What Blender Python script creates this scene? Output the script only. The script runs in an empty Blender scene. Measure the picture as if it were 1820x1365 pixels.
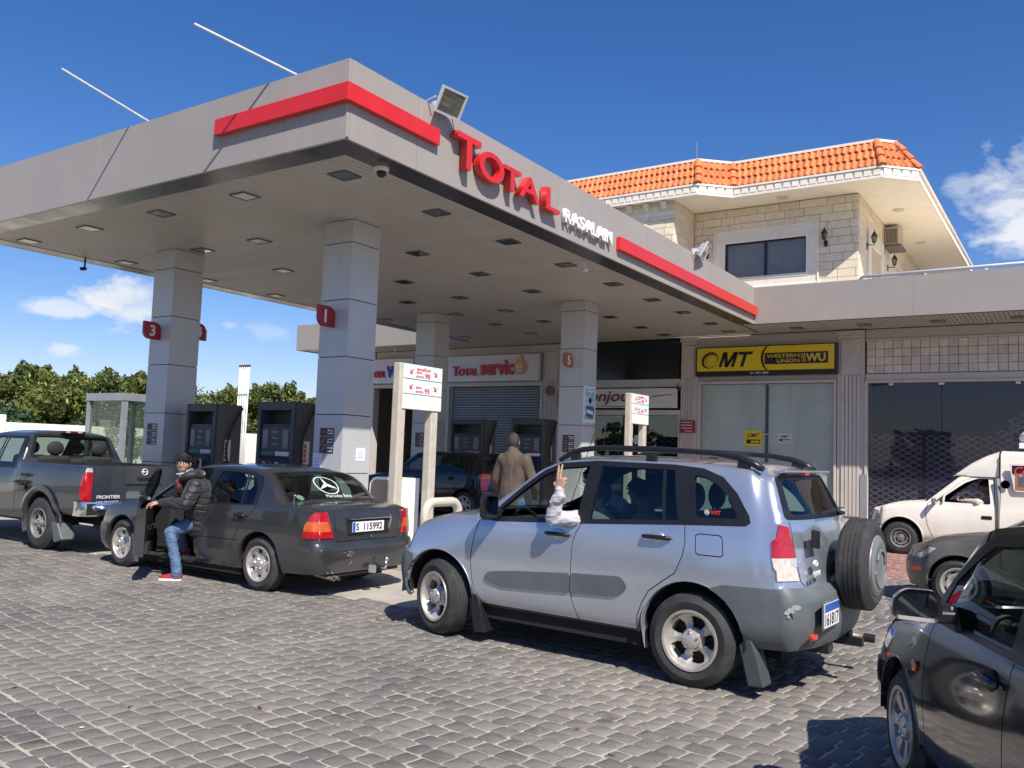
import bpy, bmesh, math, random
from mathutils import Vector, Matrix, Euler, noise
R=math.radians; PI=math.pi
random.seed(7)
S=bpy.context.scene; C=S.collection
# ------------------------------------------------------------ camera
CAMH=1.68
cy_,sy_=math.cos(-0.590197),math.sin(-0.590197); cp_,sp_=math.cos(0.0800012),math.sin(0.0800012)
fw=Vector((sy_*cp_,cy_*cp_,sp_)); rt=Vector((cy_,-sy_,0)); up=rt.cross(fw)
cr_,sr_=math.cos(0.0364482),math.sin(0.0364482)
r2=rt*cr_+up*sr_; u2=up*cr_-rt*sr_
cam=bpy.data.objects.new('camera',bpy.data.cameras.new('camera')); C.objects.link(cam)
cam.matrix_world=Matrix(((r2.x,u2.x,-fw.x,0),(r2.y,u2.y,-fw.y,0),(r2.z,u2.z,-fw.z,CAMH),(0,0,0,1)))
cam.data.sensor_width=36; cam.data.lens=1511.426/1820*36; cam.data.clip_end=2000; cam.data.clip_start=0.05
S.camera=cam
# ------------------------------------------------------------ light
SUN=Vector((1,-.68,1.355)).normalized()
sl=bpy.data.lights.new('sun','SUN'); sl.energy=5.0; sl.angle=R(.53); sl.color=(1,.93,.83)
so=bpy.data.objects.new('sun',sl); C.objects.link(so); so.rotation_euler=SUN.to_track_quat('Z','Y').to_euler(); so.location=(0,0,30)
S.view_settings.view_transform='Standard'; S.view_settings.look='None'; S.view_settings.exposure=0.42; S.view_settings.gamma=1
S.view_settings.use_curve_mapping=False
W=bpy.data.worlds.new('World'); S.world=W; W.use_nodes=True
def px_dir(x,y):
    return (r2*((x-910)/1511.426)-u2*((y-682.5)/1511.426)+fw).normalized()
def build_world():
    nt=W.node_tree; N=nt.nodes; L=nt.links; N.clear()
    def nd(t,**k):
        n=N.new(t)
        for a,b in k.items(): setattr(n,a,b)
        return n
    def m(op,a,b=None,c=None,clamp=False):
        n=nd('ShaderNodeMath',operation=op,use_clamp=clamp)
        for i,v in enumerate((a,b,c)):
            if v is None: continue
            if isinstance(v,(int,float)): n.inputs[i].default_value=v
            else: L.new(v,n.inputs[i])
        return n.outputs[0]
    sky=nd('ShaderNodeTexSky',sky_type='NISHITA',sun_disc=False,sun_elevation=math.asin(SUN.z),sun_rotation=math.atan2(SUN.x,SUN.y))
    sky.altitude=0; sky.air_density=1.0; sky.dust_density=0.5; sky.ozone_density=2.2
    tc=nd('ShaderNodeTexCoord'); d=tc.outputs['Generated']
    def dot(v):
        n=nd('ShaderNodeVectorMath',operation='DOT_PRODUCT'); L.new(d,n.inputs[0]); n.inputs[1].default_value=v; return n.outputs['Value']
    def ns(scale,det,dist=0.0,off=(0,0,0)):
        mp=nd('ShaderNodeMapping'); mp.inputs['Location'].default_value=off; mp.inputs['Scale'].default_value=(1,1,1.9); L.new(d,mp.inputs[0])
        n=nd('ShaderNodeTexNoise'); L.new(mp.outputs[0],n.inputs['Vector']); n.inputs['Scale'].default_value=scale; n.inputs['Detail'].default_value=det
        n.inputs['Roughness'].default_value=.58; n.inputs['Distortion'].default_value=dist; return n.outputs['Fac']
    n1=ns(16,10,.3); n2=ns(5,5,0,(3,1,2)); n3=ns(40,6,.2,(5,5,1))
    tot=None
    clouds=[(1770,365,52,50,.9),(1712,335,22,20,.5),(1830,410,60,45,.9),(212,533,50,28,1.0),(240,556,60,26,.95),(120,548,55,12,.6),(112,622,24,11,.55),(405,577,17,8,.45),(470,590,34,16,.25),(1960,330,120,90,.9),
            (-500,420,160,50,.8),(-260,560,120,30,.7),(2300,500,150,60,.8)]
    for (x,y,rx,ry,amp) in clouds:
        c=px_dir(x,y); rr=Vector((0,0,1)).cross(c)*-1; rr.normalize(); uu=rr.cross(c).normalized()
        cc=dot(c); a=m('DIVIDE',m('DIVIDE',dot(rr),cc),rx/1511*1.0); b=m('DIVIDE',m('DIVIDE',dot(uu),cc),ry/1511)
        q=m('SQRT',m('ADD',m('MULTIPLY',a,a),m('MULTIPLY',b,b)))
        q=m('ADD',q,m('MULTIPLY',m('SUBTRACT',n1,.5),-3.6)); q=m('ADD',q,m('MULTIPLY',m('SUBTRACT',n2,.5),-1.4)); q=m('ADD',q,m('MULTIPLY',m('SUBTRACT',n3,.5),-1.0))
        mk=m('MULTIPLY',m('SUBTRACT',1.18,q),1.15,clamp=True); mk=m('MULTIPLY',m('MULTIPLY',mk,amp),m('GREATER_THAN',cc,.1))
        tot=mk if tot is None else m('MAXIMUM',tot,mk)
    # scattered far clouds elsewhere in the sky
    sp=nd('ShaderNodeSeparateXYZ'); L.new(d,sp.inputs[0])
    mix=nd('ShaderNodeMix',data_type='RGBA'); L.new(tot,mix.inputs['Factor'])
    hs=nd('ShaderNodeHueSaturation'); hs.inputs['Saturation'].default_value=1.32; hs.inputs['Value'].default_value=1.0; L.new(sky.outputs[0],hs.inputs['Color'])
    tint=nd('ShaderNodeMix',data_type='RGBA',blend_type='MULTIPLY'); tint.inputs['Factor'].default_value=1; tint.inputs['B'].default_value=(.96,.92,1.14,1); L.new(hs.outputs[0],tint.inputs['A'])
    L.new(tint.outputs['Result'],mix.inputs['A'])
    sh=nd('ShaderNodeMapRange'); L.new(n2,sh.inputs[0]); sh.inputs[1].default_value=.35; sh.inputs[2].default_value=.65
    cm=nd('ShaderNodeMix',data_type='RGBA'); L.new(sh.outputs[0],cm.inputs['Factor']); cm.inputs['A'].default_value=(5.6,6.2,7.4,1); cm.inputs['B'].default_value=(8.6,8.6,8.7,1)
    L.new(cm.outputs['Result'],mix.inputs['B'])
    bg=nd('ShaderNodeBackground'); L.new(mix.outputs['Result'],bg.inputs[0]); bg.inputs[1].default_value=.088
    out=nd('ShaderNodeOutputWorld'); L.new(bg.outputs[0],out.inputs[0])
build_world()
# ------------------------------------------------------------ materials
MATS={}
def mat(name,col,rough=.6,metal=0,var=.12,scale=3.0,bump=0,bscale=30,coat=0,spec=.5,col2=None,c2=(.45,.65),rnd=0,emit=0,flake=0,sheen=0,streak=0):
    """principled material with noise-driven colour variation; rnd = per-object random value"""
    if name in MATS: return MATS[name]
    M=bpy.data.materials.new(name); M.use_nodes=True; nt=M.node_tree; N=nt.nodes; L=nt.links
    b=N['Principled BSDF']; b.inputs['Roughness'].default_value=rough; b.inputs['Metallic'].default_value=metal
    b.inputs['Coat Weight'].default_value=coat; b.inputs['Coat Roughness'].default_value=.04; b.inputs['Specular IOR Level'].default_value=spec
    if sheen: b.inputs['Sheen Weight'].default_value=sheen
    c=(*col,1)
    tc=N.new('ShaderNodeTexCoord')
    cur=None
    if var or col2:
        n=N.new('ShaderNodeTexNoise'); n.inputs['Scale'].default_value=scale; n.inputs['Detail'].default_value=7; n.inputs['Roughness'].default_value=.62
        L.new(tc.outputs['Object'],n.inputs['Vector'])
        r=N.new('ShaderNodeMapRange'); L.new(n.outputs['Fac'],r.inputs[0])
        mx=N.new('ShaderNodeMix'); mx.data_type='RGBA'
        if col2:
            r.inputs[1].default_value=c2[0]; r.inputs[2].default_value=c2[1]
            mx.inputs['A'].default_value=c; mx.inputs['B'].default_value=(*col2,1)
        else:
            r.inputs[1].default_value=.3; r.inputs[2].default_value=.7
            mx.inputs['A'].default_value=tuple(v*(1-var) for v in col)+(1,); mx.inputs['B'].default_value=tuple(min(1,v*(1+var)) for v in col)+(1,)
        L.new(r.outputs[0],mx.inputs['Factor']); cur=mx.outputs['Result']
        if var:
            rr=N.new('ShaderNodeMapRange'); L.new(n.outputs['Fac'],rr.inputs[0]); rr.inputs[1].default_value=.3; rr.inputs[2].default_value=.7
            rr.inputs[3].default_value=max(0,rough-.06); rr.inputs[4].default_value=min(1,rough+.08); L.new(rr.outputs[0],b.inputs['Roughness'])
    if rnd:
        oi=N.new('ShaderNodeObjectInfo'); rr=N.new('ShaderNodeMapRange'); L.new(oi.outputs['Random'],rr.inputs[0]); rr.inputs[3].default_value=1-rnd; rr.inputs[4].default_value=1+rnd
        hv=N.new('ShaderNodeHueSaturation'); L.new(rr.outputs[0],hv.inputs['Value'])
        if cur: L.new(cur,hv.inputs['Color'])
        else: hv.inputs['Color'].default_value=c
        cur=hv.outputs[0]
    if streak:
        mp=N.new('ShaderNodeMapping'); mp.inputs['Scale'].default_value=(6,6,.45); L.new(tc.outputs['Object'],mp.inputs[0]); n=N.new('ShaderNodeTexNoise'); n.inputs['Scale'].default_value=1.6; n.inputs['Detail'].default_value=6; L.new(mp.outputs[0],n.inputs['Vector'])
        r=N.new('ShaderNodeMapRange'); L.new(n.outputs['Fac'],r.inputs[0]); r.inputs[1].default_value=.45; r.inputs[2].default_value=.75; r.inputs[3].default_value=0; r.inputs[4].default_value=streak
        mx=N.new('ShaderNodeMix'); mx.data_type='RGBA'; L.new(r.outputs[0],mx.inputs['Factor']); mx.inputs['B'].default_value=tuple(v*.45 for v in col)+(1,)
        if cur: L.new(cur,mx.inputs['A'])
        else: mx.inputs['A'].default_value=c
        cur=mx.outputs['Result']
    if cur: L.new(cur,b.inputs['Base Color'])
    else: b.inputs['Base Color'].default_value=c
    if bump:
        n=N.new('ShaderNodeTexNoise'); n.inputs['Scale'].default_value=bscale; n.inputs['Detail'].default_value=6; L.new(tc.outputs['Object'],n.inputs['Vector'])
        bp=N.new('ShaderNodeBump'); bp.inputs['Strength'].default_value=bump; bp.inputs['Distance'].default_value=.02; L.new(n.outputs['Fac'],bp.inputs['Height']); L.new(bp.outputs[0],b.inputs['Normal'])
    if emit: b.inputs['Emission Color'].default_value=c; b.inputs['Emission Strength'].default_value=emit
    MATS[name]=M; return M
def glass(name,tint=(.6,.7,.68),gloss=(1,1,1),ior=1.5,rough=0.0,base=0.0,dirt_or_light=0,film=None):
    if name in MATS: return MATS[name]
    M=bpy.data.materials.new(name); M.use_nodes=True; nt=M.node_tree; N=nt.nodes; L=nt.links; N.clear()
    o=N.new('ShaderNodeOutputMaterial'); t=N.new('ShaderNodeBsdfTransparent'); t.inputs[0].default_value=(*tint,1)
    g=N.new('ShaderNodeBsdfGlossy'); g.inputs[0].default_value=(*gloss,1); g.inputs['Roughness'].default_value=rough
    gm=N.new('ShaderNodeNewGeometry'); dt=N.new('ShaderNodeVectorMath'); dt.operation='DOT_PRODUCT'; L.new(gm.outputs['Normal'],dt.inputs[0]); L.new(gm.outputs['Incoming'],dt.inputs[1])
    def mth(op,x,y=None,cl=False):
        n=N.new('ShaderNodeMath'); n.operation=op; n.use_clamp=cl
        for i_,v_ in enumerate((x,y)):
            if v_ is None: continue
            if isinstance(v_,(int,float)): n.inputs[i_].default_value=v_
            else: L.new(v_,n.inputs[i_])
        return n.outputs[0]
    f0=((ior-1)/(ior+1))**2*1.35
    pw=mth('POWER',mth('SUBTRACT',1.0,mth('ABSOLUTE',dt.outputs['Value']),True),5.0)
    a=N.new('ShaderNodeMath'); a.operation='ADD'; a.use_clamp=True; a.inputs[1].default_value=base+f0; L.new(mth('MULTIPLY',pw,1-f0),a.inputs[0])
    mx=N.new('ShaderNodeMixShader'); L.new(a.outputs[0],mx.inputs[0]); L.new(t.outputs[0],mx.inputs[1]); L.new(g.outputs[0],mx.inputs[2])
    if dirt_or_light:  # diffuse layer: dirt on the booth, painted interior light on shop panes
        df=N.new('ShaderNodeBsdfDiffuse'); df.inputs[0].default_value=(*(film or (.45,.42,.38)),1); tc=N.new('ShaderNodeTexCoord'); n=N.new('ShaderNodeTexNoise'); n.inputs['Scale'].default_value=4; n.inputs['Detail'].default_value=8; L.new(tc.outputs['Object'],n.inputs[0])
        r=N.new('ShaderNodeMapRange'); L.new(n.outputs['Fac'],r.inputs[0]); r.inputs[1].default_value=.35; r.inputs[2].default_value=.8; r.inputs[3].default_value=dirt_or_light*(.9 if film else .3); r.inputs[4].default_value=dirt_or_light
        m2=N.new('ShaderNodeMixShader'); L.new(r.outputs[0],m2.inputs[0]); L.new(mx.outputs[0],m2.inputs[1]); L.new(df.outputs[0],m2.inputs[2]); mx=m2
    L.new(mx.outputs[0],o.inputs[0]); MATS[name]=M; return M
# ------------------------------------------------------------ mesh builder
class MB:
    def __init__(s): s.v=[]; s.f=[]; s.mi=[]; s.cur=0
    def add(s,vs,fs):
        o=len(s.v); s.v+= [tuple(v) for v in vs]; s.f+=[tuple(i+o for i in f) for f in fs]; s.mi+=[s.cur]*len(fs); return s
    def box(s,x0,x1,y0,y1,z0,z1):
        if x0>x1:x0,x1=x1,x0
        if y0>y1:y0,y1=y1,y0
        if z0>z1:z0,z1=z1,z0
        return s.add([(x0,y0,z0),(x1,y0,z0),(x1,y1,z0),(x0,y1,z0),(x0,y0,z1),(x1,y0,z1),(x1,y1,z1),(x0,y1,z1)],
          [(0,3,2,1),(4,5,6,7),(0,1,5,4),(1,2,6,5),(2,3,7,6),(3,0,4,7)])
    def obox(s,c,ax,ay,az):
        c,ax,ay,az=map(Vector,(c,ax,ay,az)); vs=[]
        for k in (-1,1):
            for i,j in ((-1,-1),(1,-1),(1,1),(-1,1)): vs.append(c+ax*i+ay*j+az*k)
        return s.add(vs,[(0,3,2,1),(4,5,6,7),(0,1,5,4),(1,2,6,5),(2,3,7,6),(3,0,4,7)])
    def prism(s,pts,o,u,v,w):
        """polygon pts (a,b) in plane o+a*u+b*v, extruded by vector w"""
        o,u,v,w=map(Vector,(o,u,v,w)); n=len(pts); a=[o+u*p[0]+v*p[1] for p in pts]; b=[q+w for q in a]
        return s.add(a+b,[tuple(range(n))[::-1],tuple(range(n,2*n))]+[(i,(i+1)%n,(i+1)%n+n,i+n) for i in range(n)])
    def tube(s,P,r,n=8,cap=True,closed=False):
        P=[Vector(p) for p in P]; m=len(P); rs=r if isinstance(r,(list,tuple)) else [r]*m; vs=[]; ref=None
        for i,p in enumerate(P):
            t=(P[(i+1)%m]-P[i-1]) if closed else (P[min(i+1,m-1)]-P[max(i-1,0)])
            t.normalize()
            if ref is None:
                ref=Vector((0,0,1)) if abs(t.z)<.9 else Vector((1,0,0))
                ref=(ref-t*ref.dot(t)).normalized()
            else: ref=(ref-t*ref.dot(t)).normalized()
            b=t.cross(ref)
            for k in range(n):
                a=2*PI*k/n; vs.append(p+(ref*math.cos(a)+b*math.sin(a))*rs[i])
        fs=[]
        for i in range(m if closed else m-1):
            j=(i+1)%m
            for k in range(n): fs.append((i*n+k,i*n+(k+1)%n,j*n+(k+1)%n,j*n+k))
        if cap and not closed: fs+=[tuple(range(n))[::-1],tuple(range((m-1)*n,m*n))]
        return s.add(vs,fs)
    def lathe(s,prof,o=(0,0,0),ax=(0,0,1),n=24,closed=False,cap=True):
        """profile (r,h) about axis ax"""
        o=Vector(o); ax=Vector(ax).normalized(); e=Vector((1,0,0)) if abs(ax.x)<.9 else Vector((0,1,0)); e=(e-ax*e.dot(ax)).normalized(); g=ax.cross(e); vs=[]; m=len(prof)
        for r,h in prof:
            for k in range(n):
                a=2*PI*k/n; vs.append(o+ax*h+(e*math.cos(a)+g*math.sin(a))*r)
        fs=[]
        for i in range(m if closed else m-1):
            j=(i+1)%m
            for k in range(n): fs.append((i*n+k,i*n+(k+1)%n,j*n+(k+1)%n,j*n+k))
        if not closed and cap:
            if prof[0][0]>1e-6: fs.append(tuple(range(n))[::-1])
            if prof[-1][0]>1e-6: fs.append(tuple(range((m-1)*n,m*n)))
        return s.add(vs,fs)
    def grid(s,fn,nu,nv):
        vs=[fn(i/nu,j/nv) for i in range(nu+1) for j in range(nv+1)]
        return s.add(vs,[(i*(nv+1)+j,(i+1)*(nv+1)+j,(i+1)*(nv+1)+j+1,i*(nv+1)+j+1) for i in range(nu) for j in range(nv)])
    def ball(s,c,r,n=12,m=8,sq=(1,1,1)):
        c=Vector(c); vs=[]; 
        for i in range(m+1):
            t=PI*i/m
            for k in range(n):
                a=2*PI*k/n; vs.append(c+Vector((math.sin(t)*math.cos(a)*sq[0],math.sin(t)*math.sin(a)*sq[1],math.cos(t)*sq[2]))*r)
        return s.add(vs,[(i*n+k,(i+1)*n+k,(i+1)*n+(k+1)%n,i*n+(k+1)%n) for i in range(m) for k in range(n)])
    def xf(s,M):
        s.v=[tuple(M@Vector(v)) for v in s.v]; return s
    def mesh(s,name,mats,off=Vector(),smooth=False,bevel=0,merge=0,bseg=2,recalc=True,wn=False):
        me=bpy.data.meshes.new(name); me.from_pydata([Vector(v)-off for v in s.v],[],s.f)
        for m_ in (mats if isinstance(mats,(list,tuple)) else [mats]): me.materials.append(m_)
        if any(s.mi): me.polygons.foreach_set('material_index',s.mi)
        if merge or bevel or recalc:
            bm=bmesh.new(); bm.from_mesh(me)
            if merge: bmesh.ops.remove_doubles(bm,verts=bm.verts,dist=merge); bmesh.ops.dissolve_degenerate(bm,edges=bm.edges,dist=1e-6)
            if recalc: bmesh.ops.recalc_face_normals(bm,faces=bm.faces)
            if bevel:
                es=[e for e in bm.edges if len(e.link_faces)==2 and e.calc_face_angle(0)>.6]
                bmesh.ops.bevel(bm,geom=es,offset=bevel,segments=bseg,profile=.5,affect='EDGES',clamp_overlap=True)
            bm.to_mesh(me); bm.free()
        if smooth is True: me.shade_smooth()
        elif smooth:
            me.shade_smooth(); me.set_sharp_from_angle(angle=smooth)
        return me
def wloc(p):
    v=Vector()
    while p is not None: v+=p.location; p=p.parent
    return v
def link(me,name,parent=None):
    o=bpy.data.objects.new(name,me); C.objects.link(o)
    if parent is not None: o.parent=parent
    return o
def part(name,mb,m,parent=None,smooth=False,bevel=0,local=False,merge=0,bseg=2,stuff=False,label=None,recalc=True):
    off=Vector() if (local or parent is None) else wloc(parent)
    o=link(mb.mesh(name,m,off,smooth,bevel,merge,bseg,recalc),name,parent)
    if stuff: o['kind']='stuff'
    if label: o['label']=label
    return o
def thing(name,label,cat,loc=(0,0,0),rz=0,group=None):
    o=bpy.data.objects.new(name,None); C.objects.link(o); o.location=loc; o.rotation_euler=(0,0,rz); o.empty_display_size=.1
    o['label']=label; o['category']=cat
    if group: o['group']=group
    return o
def single(name,mb,m,label,cat,loc=(0,0,0),group=None,**k):
    """a thing that is one mesh, with its origin at loc"""
    o=link(mb.mesh(name,m,Vector(loc),k.get('smooth',False),k.get('bevel',0),k.get('merge',0)),name); o.location=loc
    o['label']=label; o['category']=cat
    if group: o['group']=group
    return o
def struct(name,mb,m,smooth=False,bevel=0):
    o=link(mb.mesh(name,m,Vector(),smooth,bevel),name); o['kind']='structure'; return o
def dup(o,parent=None,loc=None,rz=None,label=None):
    c=o.copy(); C.objects.link(c)
    if parent is not None: c.parent=parent
    if loc is not None: c.location=loc
    if rz is not None: c.rotation_euler=(0,0,rz)
    if label: c['label']=label
    for ch in list(o.children): dup(ch,c)
    return c
def text_mesh(txt,m,origin,right,upv,w=None,h=None,depth=.01,bold=0.0,align='L',shear=0,space=1.0,lines=1.0,res=4):
    """flat or extruded lettering fitted into w x h, lower-left corner at origin"""
    cu=bpy.data.curves.new('lettering','FONT'); cu.body=txt; cu.size=1; cu.extrude=.5 if depth else 0; cu.offset=bold; cu.shear=shear; cu.space_character=space; cu.space_line=lines
    cu.resolution_u=res; cu.align_x={'L':'LEFT','C':'CENTER','R':'RIGHT'}[align]
    o=bpy.data.objects.new('tmp',cu); C.objects.link(o); dg=bpy.context.evaluated_depsgraph_get(); me=bpy.data.meshes.new_from_object(o.evaluated_get(dg))
    bpy.data.objects.remove(o); bpy.data.curves.remove(cu)
    xs=[v.co.x for v in me.vertices]; ys=[v.co.y for v in me.vertices]
    x0,x1,y0,y1=min(xs),max(xs),min(ys),max(ys)
    sx=w/(x1-x0) if w else None; sy=h/(y1-y0) if h else None
    sx=sx or sy; sy=sy or sx
    r=Vector(right).normalized(); u=Vector(upv).normalized(); n=r.cross(u); o_=Vector(origin)
    for v in me.vertices:
        c=v.co.copy(); v.co=o_+r*((c.x-x0)*sx)+u*((c.y-y0)*sy)+n*((c.z+.5)*depth if depth else 0)
    me.materials.clear(); me.materials.append(m); return me
def letters(name,txt,m,parent,origin,right,upv,**k):
    me=text_mesh(txt,m,origin,right,upv,**k); off=wloc(parent) if parent and not k.get('local') else Vector()
    for v in me.vertices: v.co-=off
    me.name=name; o=link(me,name,parent); return o
# ------------------------------------------------------------ common materials
stone_m=None
def cobble_mat(name,base,alt,mortar,attr):
    M=bpy.data.materials.new(name); M.use_nodes=True; nt=M.node_tree; N=nt.nodes; L=nt.links; b=N['Principled BSDF']
    tc=N.new('ShaderNodeNewGeometry'); P=tc.outputs['Position']
    def noi(s,d=6,r=.6):
        n=N.new('ShaderNodeTexNoise'); n.inputs['Scale'].default_value=s; n.inputs['Detail'].default_value=d; n.inputs['Roughness'].default_value=r; L.new(P,n.inputs['Vector']); return n.outputs['Fac']
    def mr(v,a,b_,c=0,d=1):
        n=N.new('ShaderNodeMapRange'); L.new(v,n.inputs[0]); n.inputs[1].default_value=a; n.inputs[2].default_value=b_; n.inputs[3].default_value=c; n.inputs[4].default_value=d; return n.outputs[0]
    def mx(f,a,b_,t='MIX'):
        n=N.new('ShaderNodeMix'); n.data_type='RGBA'; n.blend_type=t
        if isinstance(f,(int,float)): n.inputs['Factor'].default_value=f
        else: L.new(f,n.inputs['Factor'])
        for k,v in (('A',a),('B',b_)):
            if isinstance(v,tuple): n.inputs[k].default_value=(*v,1)
            else: L.new(v,n.inputs[k])
        return n.outputs['Result']
    if attr: 
        a=N.new('ShaderNodeAttribute'); a.attribute_name='tint'; rv=a.outputs['Fac']
    else:
        a=N.new('ShaderNodeObjectInfo'); rv=a.outputs['Random']
    col=mx(rv,base,alt)
    n=N.new('ShaderNodeHueSaturation'); L.new(mr(rv,0,1,.80,1.17),n.inputs['Value']); L.new(col,n.inputs['Color']); col=n.outputs[0]
    col=mx(mr(noi(55,8,.7),.38,.72,.0,.55),col,tuple(v*.55 for v in base))
    col=mx(mr(noi(28,9,.72),.60,.70,0,.7),col,(.44,.41,.38))
    dust=mr(noi(.45,5,.55),.36,.62,.08,.75)
    dust2=mr(noi(9,8,.7),.35,.7,.3,1.0); mm=N.new('ShaderNodeMath'); mm.operation='MULTIPLY'; L.new(dust,mm.inputs[0]); L.new(dust2,mm.inputs[1])
    col=mx(mm.outputs[0],col,mortar)
    oil=mr(noi(1.7,4,.5),.66,.74,0,.55); col=mx(oil,col,tuple(v*.35 for v in base)); tyre=mr(noi(.22,3,.5),.55,.7,0,.25); col=mx(tyre,col,tuple(v*.5 for v in base))
    L.new(col,b.inputs['Base Color']); b.inputs['Roughness'].default_value=.78; b.inputs['Specular IOR Level'].default_value=.25; L.new(mr(noi(20),.3,.7,.6,.9),b.inputs['Roughness'])
    bp=N.new('ShaderNodeBump'); bp.inputs['Strength'].default_value=.55; bp.inputs['Distance'].default_value=.012; L.new(noi(60,8,.7),bp.inputs['Height']); L.new(bp.outputs[0],b.inputs['Normal'])
    return M
MORT=(.46,.42,.345)
cob_o=cobble_mat('cobble stone',(.130,.122,.118),(.185,.173,.165),(.29,.265,.23),False)
cob_s=cobble_mat('cobble stone field',(.130,.122,.118),(.185,.173,.165),(.29,.265,.23),True)
cob_r=cobble_mat('red cobble',(.27,.12,.10),(.33,.17,.14),(.36,.27,.22),True)
mort_m=mat('sandy joint filling',MORT,.95,var=.28,scale=1.3,bump=.6,bscale=90,col2=(.25,.225,.19),c2=(.4,.7))
earth=mat('earth',(.20,.17,.13),.95,var=.3,scale=.3,bump=.3)
conc=mat('forecourt concrete',(.40,.365,.32),.85,var=.2,scale=2.2,bump=.25,bscale=60,rnd=.05,col2=(.27,.245,.215),c2=(.42,.78))
clad=mat('grey fascia cladding',(.325,.295,.268),.42,var=.05,scale=.8,rnd=.015,streak=.07)
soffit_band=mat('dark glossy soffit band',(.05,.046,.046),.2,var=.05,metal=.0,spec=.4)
pil_m=mat('pillar cladding',(.52,.535,.55),.33,metal=.15,var=.09,scale=.9,rnd=.04,streak=.12,bump=.02,bscale=3)
black=mat('black rubber',(.012,.012,.013),.6,var=.2)
gap_m=mat('dark joint',(.02,.02,.022),.8,var=0)
red=mat('red sign plastic',(.62,.020,.016),.35,var=.06,coat=.3,streak=.05)
dred=mat('dark red sign',(.33,.02,.025),.35,var=.05)
white=mat('white plastic',(.78,.78,.77),.4,var=.04)
whitew=mat('white wall paint',(.86,.83,.73),.8,var=.05,scale=1.2,bump=.05)
slat_m=mat('ceiling slat',(.43,.40,.365),.45,var=.06,scale=1.5,rnd=.03)
bstone=mat('beige facade stone',(.58,.52,.465),.8,var=.16,scale=5,bump=.15,bscale=50,rnd=.08)
fstone=mat('facade panel stone',(.52,.475,.44),.78,var=.12,scale=2.5,bump=.1,bscale=40,col2=(.42,.375,.335),c2=(.5,.8))
lstone=mat('cream house stone',(.80,.70,.535),.85,var=.1,scale=7,bump=.2,bscale=40,rnd=.09,col2=(.70,.585,.42),c2=(.42,.75))
cream=mat('cream render',(.80,.70,.54),.8,var=.06,scale=2)
lwhite=mat('white stone trim',(.82,.76,.66),.7,var=.06,scale=4,rnd=.04)
tile_m=mat('orange roof tile',(.62,.185,.060),.66,var=.25,scale=9,rnd=.2,streak=.3,bump=.15,bscale=30)
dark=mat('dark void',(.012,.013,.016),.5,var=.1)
alu=mat('brushed aluminium',(.55,.56,.57),.35,metal=.8,var=.08)
steel=mat('galvanised lattice steel',(.72,.72,.72),.5,metal=.2,var=.15)
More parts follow.
